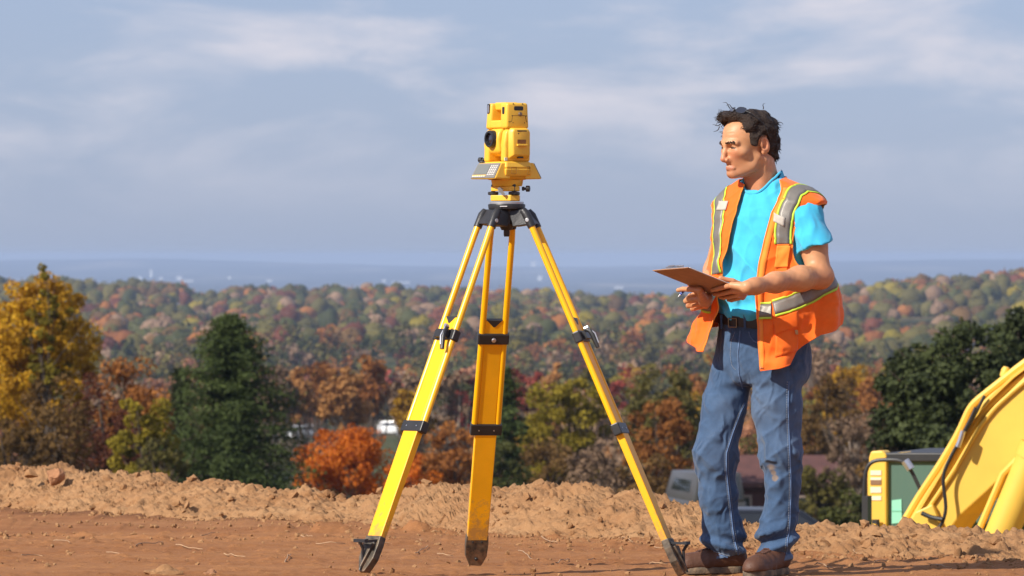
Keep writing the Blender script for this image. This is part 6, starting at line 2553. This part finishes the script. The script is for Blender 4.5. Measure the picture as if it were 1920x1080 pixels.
deciduous(1240, 668, 250, 180, 'olive', 'dark olive tree with a round top between the right tripod leg and the man', 328, 90, 110, z0f=.22, lump=.23, group=NEAR)
deciduous(1235, 740, 235, 170, 'rust', 'orange brown tree below the dark olive tree beside the man', 329, 60, 100, z0f=.15, lump=.25, group=NEAR)
deciduous(1215, 840, 205, 150, 'brown', 'brown bush left of the man\'s knee', 330, 44, 100, z0f=.05, lump=.28, group=NEAR)
# --- behind the legs and to the right
deciduous(1425, 790, 330, 120, 'olive', 'olive bush seen between the man\'s legs', 331, 40, 90, z0f=.05, lump=.3, group=NEAR)
deciduous(1560, 690, 255, 150, 'brown', 'brown tree right of the man\'s hip', 332, 56, 90, z0f=.15, lump=.26, group=NEAR, twigs=24)
deciduous(1600, 760, 225, 150, 'bare', 'thin grey brown thicket left of the excavator cab', 333, 50, 80, z0f=.08, lump=.26, group=NEAR, bark=M_BARKL, twigs=30)
deciduous(1545, 860, 190, 130, 'olive', 'olive green bush right of the man\'s knees', 334, 44, 100, z0f=.05, lump=.3, group=NEAR)
deciduous(1590, 918, 140, 130, 'green', 'low dark green shrub left of the excavator cab', 335, 36, 90, z0f=.04, lump=.32, group=NEAR)
deciduous(1810, 572, 120, 290, 'deep', 'big dark green tree behind the excavator boom', 340, 170, 95, z0f=.20, lump=.22, group=NEAR, twigs=20, leaf=.115)
deciduous(1920, 556, 124, 210, 'deep', 'tall dark green crown at the right edge', 341, 140, 95, z0f=.2, lump=.23, group=NEAR, leaf=.115)
deciduous(1722, 618, 121, 190, 'deep', 'dark green lower crown above the excavator cab', 342, 120, 95, z0f=.2, lump=.25, group=NEAR, leaf=.115)
deciduous(1800, 780, 116, 300, 'deep', 'dark undergrowth tree right behind the excavator cab', 343, 80, 95, z0f=.10, lump=.26, group=NEAR, leaf=.115)
deciduous(1690, 790, 135, 160, 'brown', 'brown bush between the thicket and the dark green tree', 344, 40, 95, z0f=.1, lump=.26, group=NEAR)

# --- the row of taller trees further down, round the clearing
MIDG = 'tall trees standing round the clearing'
for i, (px, pt, Y, w_, k_, lab) in enumerate([
        (505, 672, 470, 120, 'bare', 'half bare peach brown tree right of the pine top'),
        (548, 690, 520, 100, 'peach', 'pale orange tree standing above the left white van'),
        (592, 668, 560, 90, 'rust', 'rust brown tree right behind the pale orange tree'),
        (640, 684, 470, 120, 'peach', 'rounded peach orange tree directly above the bright orange maple'),
        (690, 668, 540, 110, 'rust', 'brownish orange tree between the rounded peach tree and the left tripod leg'),
        (768, 690, 500, 80, 'bare', 'grey half bare tree just left of the left tripod leg'),
        (775, 716, 440, 90, 'gold', 'golden orange tree touching the left tripod leg'),
        (835, 672, 480, 130, 'bare', 'grey green half bare tree between the left and back tripod legs'),
        (868, 690, 560, 100, 'red', 'crimson tree close to the left edge of the orange leg'),
        (982, 668, 560, 110, 'red', 'crimson tree close to the right edge of the orange leg'),
        (1045, 668, 600, 90, 'peach', 'orange tree top above the broad yellow green tree'),
        (1110, 672, 560, 110, 'olive', 'olive tree top left of the right tripod leg'),
        (1160, 676, 600, 110, 'red', 'crimson tree top right of the right tripod leg'),
        (1330, 648, 640, 110, 'rust', 'rust tree just left of the man\'s hip'),
        (1530, 620, 600, 130, 'bare', 'half bare tree just right of the man\'s vest hem'),
        (1585, 650, 520, 120, 'gold', 'yellow tree between the man and the dark green tree'),
        (1640, 690, 480, 120, 'rust', 'rust brown tree left of the dark green tree')]):
    deciduous(px, pt, Y, w_, k_, lab, 360 + 3 * i, 44, 50, z0f=.64 if px < 800 else .34, lump=.27, shape='oval', group=MIDG, bark=M_BARKL if k_ == 'bare' else M_BARK, twigs=16, leaf=.40)

# --- wooded valley: shared crowns, one object per tree for the nearer 290
VAR = []
for k_ in range(8):
    r = np.random.default_rng(400 + k_)
    cl, cr = crown_clumps(r, 34, 7.6, 7.6, 3.6, .30, ['round', 'oval', 'spread', 'round'][k_ % 4])
    me = foliage_mesh('crown', cl, cr, 26, .72, 430 + k_, [LEAF['olive'], M_BARK])
    tv, tf = [], []
    VAR.append(me)
pal_far = ['olive', 'green', 'olive', 'olive', 'green', 'brown', 'olive', 'yellowgreen', 'green', 'rust', 'olive', 'bare', 'green', 'maroon', 'olive', 'yellowgreen', 'rust', 'olive', 'green', 'maroon', 'brown', 'olive', 'green', 'bare', 'olive', 'brown', 'rust', 'olive']
pal_mid = ['peach', 'rust', 'bare', 'olive', 'pink', 'olive', 'brown', 'red', 'olive', 'gold', 'bare', 'green', 'yellowgreen', 'olive', 'bare', 'rust']
NAMES = {'gold': 'golden yellow', 'yellowgreen': 'yellow green', 'olive': 'olive green', 'green': 'dark green', 'deep': 'very dark green', 'orange': 'bright orange', 'peach': 'peach orange', 'rust': 'rust brown',
         'red': 'crimson red', 'maroon': 'dull maroon', 'brown': 'brown', 'bare': 'half bare grey', 'pink': 'faded pink'}
r = np.random.default_rng(77)
def clear_of_lot(px, Y, top_y):
    # keep the little parking clearing with the white vehicles in view
    for cx_, w_ in ((572, 42), (738, 40)):
        if abs(px - cx_) < w_ + 5.5 * FPX / Y and 380 < Y < 1140 and top_y < 835:
            return False
    return True
spots = []
tries = 0
while len(spots) < 290 and tries < 60000:
    tries += 1
    Y = 500 * (1480 / 500) ** r.random()
    px = r.uniform(-60, 1980)
    X = (px - 960) * Y / FPX
    gz = float(terrain_z(np.array([X / Y]), np.array([Y]))[0])
    h = r.uniform(8.5, 13.5)
    ty = HOR + (CAMZ - gz - h) * FPX / Y
    if not clear_of_lot(px, Y, ty):
        continue
    if any((X - a) ** 2 + (Y - b_) ** 2 * .12 < 14 for a, b_, *_ in spots):
        continue
    spots.append((X, Y, gz, h, px))
TRK = G()
TRK.tube([(0, 0, -.5), (.1, 0, 3.0), (0, .1, 6.5)], [.28, .22, .10], 6)
trunk_me = None
for (X, Y, gz, h, px) in spots:
    k_ = pal_mid[r.integers(len(pal_mid))]
    if 560 < px < 760 and r.random() < .6:
        k_ = ['peach', 'peach', 'pink', 'rust', 'bare'][r.integers(5)]
    if px > 1500 and r.random() < .5:
        k_ = ['olive', 'brown', 'yellowgreen', 'bare', 'rust'][r.integers(5)]
    wh_ = ('behind the golden tree' if px < 320 else 'above the dark green pine' if px < 560 else 'by the white vans' if px < 770 else 'behind the tripod legs' if px < 960
           else 'right of the orange leg' if px < 1130 else 'between tripod and man' if px < 1300 else 'behind the man' if px < 1560 else 'above the excavator')
    o = empty('valley_tree', (X, Y, gz), ('tall ' if h > 11.8 else 'low ' if h < 9.8 else '') + NAMES[k_] + ' tree in the ' + ('near' if Y < 620 else 'middle' if Y < 1000 else 'far') + ' valley ' + wh_, 'tree', 'autumn trees in the valley ' + wh_)
    o.rotation_euler = (0, 0, r.uniform(0, 6.28))
    s_ = h / 11.0
    o.scale = (s_ * r.uniform(.8, 1.15), s_ * r.uniform(.8, 1.15), s_)
    c = link_mesh('crown', VAR[r.integers(8)], o)
    c.material_slots[0].link = 'OBJECT'
    c.material_slots[0].material = LEAF[k_]
    if trunk_me is None:
        t_ = TRK.build('trunk', M_BARK, o, smooth=SM)
        trunk_me = t_.data
    else:
        link_mesh('trunk', trunk_me, o)

# --- the far forest on the hill: one mass
pal_idx = list(LEAF.keys())
FV = []
_bm = bmesh.new()
bmesh.ops.create_icosphere(_bm, subdivisions=2, radius=1.0)
ICV = np.array([q.co[:] for q in _bm.verts])
ICF = np.array([[q.index for q in f_.verts] for f_ in _bm.faces])
_bm.free()
ICF = ICF[(ICV[ICF][:, :, 2].mean(1) > -.55)]
for k_ in range(10):
    rr = np.random.default_rng(500 + k_)
    # lumpy crown body plus loose leaf clumps round it, as triangles
    n_ = sinnoise(ICV, 2.8, 520 + k_) * .26 + sinnoise(ICV, 6.0, 540 + k_) * .18
    bv = ICV * (1 + n_[:, None]) * np.array([4.0, 4.0, 3.9 if k_ % 3 else 4.8]) + np.array([0, 0, 7.0])
    d = rr.normal(size=(26, 3))
    d[:, 2] = np.abs(d[:, 2]) * .9 - .15
    d /= np.linalg.norm(d, axis=1, keepdims=True)
    c = d * 4.05 * (1 + rr.uniform(-.22, .20, (26, 1))) + np.array([0, 0, 7.0])
    qv = quads_at(c, d, rr.uniform(1.0, 2.2, 26), rr, 1.0, .6)
    qi = np.arange(len(qv)).reshape(-1, 4) + len(bv)
    tf_ = np.concatenate([ICF, qi[:, [0, 1, 2]], qi[:, [0, 2, 3]]])
    tn_ = np.concatenate([.10 + .25 * rr.random(len(ICF)), np.repeat(rr.random(26)[None], 2, 0).ravel()])
    FV.append((np.concatenate([bv, qv]), tf_, tn_))
FVN = []
for k_ in range(8):
    rr = np.random.default_rng(600 + k_)
    cl, cr = crown_clumps(rr, 18, 7.4, 7.2, 3.4, .34, ['round', 'oval', 'round', 'spread'][k_ % 4])
    idx_ = np.repeat(np.arange(18), 7)
    d = rr.normal(size=(126, 3))
    d /= np.linalg.norm(d, axis=1, keepdims=True)
    qv = quads_at(cl[idx_] + d * cr[idx_][:, None] * .9, d + np.array([0, 0, .3]), rr.uniform(.9, 1.8, 126), rr, 1.0, .5)
    qi = np.arange(len(qv)).reshape(-1, 4)
    FVN.append((qv, np.concatenate([qi[:, [0, 1, 2]], qi[:, [0, 2, 3]]]), np.repeat(rr.random(126)[None], 2, 0).ravel()))
NF = 6000
Yf = np.empty(NF)
pts = []
while len(pts) < NF:
    Y = math.sqrt(r.uniform(1150 ** 2, 3950 ** 2))
    px = r.uniform(-120, 2040)
    X = (px - 960) * Y / FPX
    gap = fbm(np.array([X / 90.0]), np.array([Y / 260.0]), 2, 91)[0]
    if gap < .25:
        continue
    h_ = 11
    if not clear_of_lot(px, Y, 700):
        continue
    pts.append((X, Y))
pts = np.array(pts)
gzs = terrain_z(pts[:, 0] / pts[:, 1], pts[:, 1])
hues = fbm(pts[:, 0] / 70.0, pts[:, 1] / 200.0, 3, 95)
VV, FF, MI, TN = [], [], [], []
off_ = 0
for i in range(NF):
    v, tf_, tn = FV[r.integers(10)] if pts[i, 1] > 2000 else FVN[r.integers(8)]
    FF.append(tf_ + off_)
    off_ += len(v)
    a = r.uniform(0, 6.28)
    s_ = .58 + .72 * r.random() ** 1.3
    ca, sa = math.cos(a), math.sin(a)
    R2 = np.array([[ca, -sa, 0], [sa, ca, 0], [0, 0, 1]])
    VV.append((v @ R2.T) * np.array([s_, s_, min(s_, 1.25) * r.uniform(.85, 1.1)]) + (pts[i, 0], pts[i, 1], gzs[i]))
    far = pts[i, 1] > 1900
    pal = pal_far if far or r.random() < .65 else pal_mid
    # drifts of like colour across the hill
    j = int((hues[i] * 3.2 + r.normal() * .13) * len(pal)) % len(pal)
    MI.append(np.full(len(tf_), pal_idx.index(pal[j])))
    TN.append(np.clip(tn * .6 + r.random() * .55 - .08, 0, 1))
VV = np.concatenate(VV)
me = raw_mesh('forest', VV, tris=np.concatenate(FF), smooth=True, mats=[LEAF[k_] for k_ in pal_idx], midx=np.concatenate(MI))
at_ = me.attributes.new('tone', 'FLOAT', 'FACE')
at_.data.foreach_set('value', np.concatenate(TN).astype(np.float32))
forest = link_mesh('forest', me)
tag(forest, 'far autumn forest covering the hill as one mass', kind='stuff')
# ================================================================== vehicles, shed and far buildings
M_CARW = mat('white_paint', (.78, .79, .80), .3, coat=.5)
M_CARG = mat('grey_paint', (.060, .058, .056), .45, coat=.2)
M_CARD = mat('navy_black_paint', (.012, .014, .020), .4, coat=.15)
M_CGLS = mat('car_glass', (.02, .024, .028), .05, spec=.8)
M_TYRE = mat('tyre_rubber', (.02, .02, .02), .9)
M_RIM = mat('wheel_rim', (.45, .46, .47), .35, metal=.8)
M_RLAMP = mat('red_lamp', (.45, .02, .02), .3)
def vehicle(name, loc, rot, kind, m_, label, cat):
    root = empty(name, loc, label, cat)
    root.rotation_euler = (0, 0, rot)
    if name == 'white_van':
        root.scale = (1.3, 1.3, 1.35)
    g = G()
    X_, Y_, Z_ = np.array([1., 0, 0]), np.array([0, 1., 0]), np.array([0, 0, 1.])
    if kind == 'pickup':
        prof_ = [(-2.7, .55), (2.6, .50), (2.68, .85), (2.6, 1.08), (1.25, 1.18), (-2.7, 1.15)]
        cabp = [(1.15, 1.16), (.45, 1.80), (-.9, 1.84), (-1.15, 1.16)]
    elif kind == 'van':
        prof_ = [(-2.6, .45), (2.6, .45), (2.7, .9), (2.3, 1.25), (-2.6, 1.25)]
        cabp = [(2.2, 1.24), (1.6, 2.15), (-2.55, 2.2), (-2.6, 1.24)]
    else:
        prof_ = [(-2.2, .42), (2.2, .42), (2.25, .75), (1.25, .98), (-2.2, 1.0)]
        cabp = [(1.15, .97), (.35, 1.52), (-1.1, 1.55), (-2.0, .99)]
    g.prism(prof_, (0, 0, 0), X_, Z_, Y_, -.92, .92)
    g.build('body', m_, root, bevel=.08, seg=3, smooth=SM)
    g = G()
    n = len(cabp)
    lo_ = [np.array([x, y, z]) for y in (-.86, .86) for x, z in cabp]
    for i in (1, 2):
        lo_[i][1] *= .84
        lo_[n + i][1] *= .84
    g.add(lo_, [tuple(range(n))[::-1], tuple(range(n, 2 * n))] + [(i, (i + 1) % n, n + (i + 1) % n, n + i) for i in range(n)])
    top = g.build('roof', m_, root, bevel=.05, smooth=SM)
    cx_ = sum(x for x, _ in cabp) / n
    cz_ = sum(z for _, z in cabp) / n
    for sg in (-1, 1):
        g = G()
        wk_ = (.82, .68) if kind != 'van' else (.62, .42)
        q = [((x - cx_) * wk_[0] + cx_, (z - cz_) * wk_[1] + cz_ + .02) for x, z in cabp]
        v = [np.array([x, sg * (.86 - .86 * .16 * np.clip((z - cabp[0][1]) / (cabp[1][1] - cabp[0][1]), 0, 1) + o), z]) for o in (-.03, .012) for x, z in q]
        g.add(v, [tuple(range(n))[::-1], tuple(range(n, 2 * n))] + [(i, (i + 1) % n, n + (i + 1) % n, n + i) for i in range(n)])
        g.build('side_window', M_CGLS, root)
    for a, b_ in ((0, 1), (3, 2)):
        g = G()
        (x0, z0), (x1, z1) = cabp[a], cabp[b_]
        d = np.array([x1 - x0, 0, z1 - z0])
        nn = np.array([d[2], 0, -d[0]])
        nn /= np.linalg.norm(nn)
        if nn[0] * (x0 - cx_) < 0:
            nn = -nn
        p0, p1 = np.array([x0, 0, z0]) + d * .12, np.array([x0, 0, z0]) + d * .88
        g.hexa([p0 + Y_ * -.74 - nn * .02, p0 + Y_ * .74 - nn * .02, p0 + Y_ * .74 + nn * .012, p0 + Y_ * -.74 + nn * .012,
                p1 + Y_ * -.62 - nn * .02, p1 + Y_ * .62 - nn * .02, p1 + Y_ * .62 + nn * .012, p1 + Y_ * -.62 + nn * .012])
        g.build('windscreen', M_CGLS, root)
    for x in (-1.55, 1.55):
        for y in (-.80, .80):
            g = G()
            g.lathe((x, y - .12, .38), (0, 1, 0), [(0, .36), (.03, .38), (.21, .38), (.24, .36)], 20)
            w_ = g.build('wheel', M_TYRE, root, smooth=SM)
            g = G()
            sy = 1 if y > 0 else -1
            g.lathe((x, y + sy * .115, .38), (0, sy, 0), [(0, .22), (.02, .2)], 14)
            g.build('rim', M_RIM, w_)
    xe = prof_[0][0]
    for y in (-.7, .7):
        g = G()
        g.box((xe - .0, y, .88), (.10, .22, .16))
        g.build('tail_light', M_RLAMP, root)
        g = G()
        g.box((prof_[2][0] - .07, y, .80), (.10, .34, .15))
        g.build('headlight', M_RIM, root)
    return root
def gz_at(px, Y):
    return float(terrain_z(np.array([(px - 960) / FPX]), np.array([float(Y)]))[0])
def gpos(px, Y, dz=0):
    p = P(px, 500, Y)
    p[2] = gz_at(px, Y) + dz
    return tuple(p)
vehicle('white_van', gpos(572, 1095, .3), 3.7, 'van', M_CARW, 'white van parked in the valley right of the dark pine', 'van')
vehicle('white_van', gpos(732, 1110, .3), 2.7, 'van', M_CARW, 'white van parked in the valley just left of the left tripod leg', 'van')
vehicle('dark_car', gpos(1440, 100, -.12), .35, 'car', M_CARD, 'dark car behind the berm, seen low past the man\'s legs', 'car')
vehicle('grey_van', gpos(1318, 190, -.1), 1.75, 'van', M_CARG, 'grey van end on behind the berm left of the man\'s calf', 'van')

# --- red brown shed behind the man's legs
M_SHED = mat('red_brown_boards', (.095, .032, .026), .85, var=.2, vscale=3)
M_SHROOF = mat('faded_red_roof', (.090, .036, .030), .8, var=.25, vscale=2)
M_TRIM = mat('weathered_trim', (.34, .25, .2), .85)
sx, sY = 1455, 240
so = np.array(gpos(sx, sY))
sh = empty('red_shed', tuple(so), 'red brown shed with a sloping roof seen behind the man\'s knees', 'shed')
ppm = FPX / sY
topz = P(0, 862, sY)[2]
eave = P(0, 905, sY)[2]
wd = 230 / ppm
g = G()
g.box((so[0], sY, (so[2] + eave) / 2), (wd, 4.0, eave - so[2]))
g.build('wall', M_SHED, sh, so)
nb_ = 22
bm0 = None
for i in range(nb_):
    x = so[0] - wd / 2 + wd * (i + .5) / nb_
    if bm0 is None:
        g = G()
        g.box((0, 0, 0), (wd / nb_ * .86, .05, (eave - so[2]) * .98))
        o = g.build('board', M_SHED, sh)
        bm0 = o.data
    else:
        o = link_mesh('board', bm0, sh)
    o.location = (x - so[0], -2.02, (eave - so[2]) / 2)
g = G()
g.prism([(-2.4, eave - .1), (0, topz), (2.4, eave - .1), (2.4, eave + .08), (0, topz + .2), (-2.4, eave + .08)], (so[0] - wd / 2 - .3, sY, 0), (0, 1, 0), (0, 0, 1), (1, 0, 0), 0, wd + .6)
g.build('roof', M_SHROOF, sh, so)
for u in (-.3, .22):
    g = G()
    g.box((so[0] + wd * u, sY - 2.06, so[2] + (eave - so[2]) * .62), (.9, .06, .8))
    wn_ = g.build('window', M_TRIM, sh, so)
    g = G()
    g.box((so[0] + wd * u, sY - 2.10, so[2] + (eave - so[2]) * .62), (.7, .04, .6))
    g.build('pane', M_CGLS, wn_, so)

# --- pale buildings on the hazy plain
M_FB = mat('far_white_wall', (.8, .79, .76), .8)
M_FR = mat('far_grey_roof', (.3, .29, .28), .8)
far = [(283, 513, 5, 13, 7800, 'tall narrow white tower standing on the hazy plain'),
       (262, 522, 8, 5, 7600, 'small white building just left of the white tower on the plain'),
       (302, 523, 7, 4, 7500, 'left one of two low white buildings right of the white tower'),
       (336, 522, 10, 6, 7500, 'right one of two low white buildings right of the white tower'),
       (352, 527, 22, 3, 7100, 'long low white building on the plain above the gap in the ridge'),
       (505, 527, 10, 3, 7200, 'low white building on the plain above the left middle of the ridge'),
       (720, 527, 7, 4, 7100, 'small white building on the plain left of the tripod'),
       (752, 530, 34, 3, 6900, 'long pale hall on the plain left of the tripod leg'),
       (1000, 492, 10, 4, 14000, 'white building far out on the plain right of the tripod'),
       (1012, 522, 8, 8, 7600, 'pale square building on the plain beside the right tripod leg'),
       (1160, 540, 16, 3, 6500, 'low pale building on the plain left of the clipboard'),
       (430, 521, 6, 4, 8000, 'tiny white building on the plain between tower and tripod')]
_ys = np.linspace(9000, 33500, 500)
for (px, py, w_, h_, Y, lab) in far:
    _rows = HOR + (CAMZ - terrain_z(np.full(500, (px - 960) / FPX), _ys)) * FPX / _ys
    Y = float(_ys[np.argmin(np.abs(_rows - (py + h_ / 2)))])
    ppm = FPX / Y
    gz = gz_at(px, Y)
    base = np.array([(px - 960) / ppm, Y, gz])
    W_, H_ = w_ / ppm, max(h_ / ppm, 3)
    zt_ = P(px, py, Y)[2] + H_ / 2
    b_ = empty('white_building', tuple(base), lab, 'building', 'white buildings on the hazy plain')
    Ht = max(zt_ - gz, H_)
    g = G()
    g.box(base + (0, 0, Ht / 2), (W_, W_ * .6, Ht))
    g.build('wall', M_FB, b_, base)
    g = G()
    D2 = W_ * .33
    g.prism([(-D2, 0), (D2, 0), (0, min(D2, 3.5))], base + (-W_ * .52, 0, Ht), (0, 1, 0), (0, 0, 1), (1, 0, 0), 0, W_ * 1.04)
    g.build('roof', M_FR, b_, base)
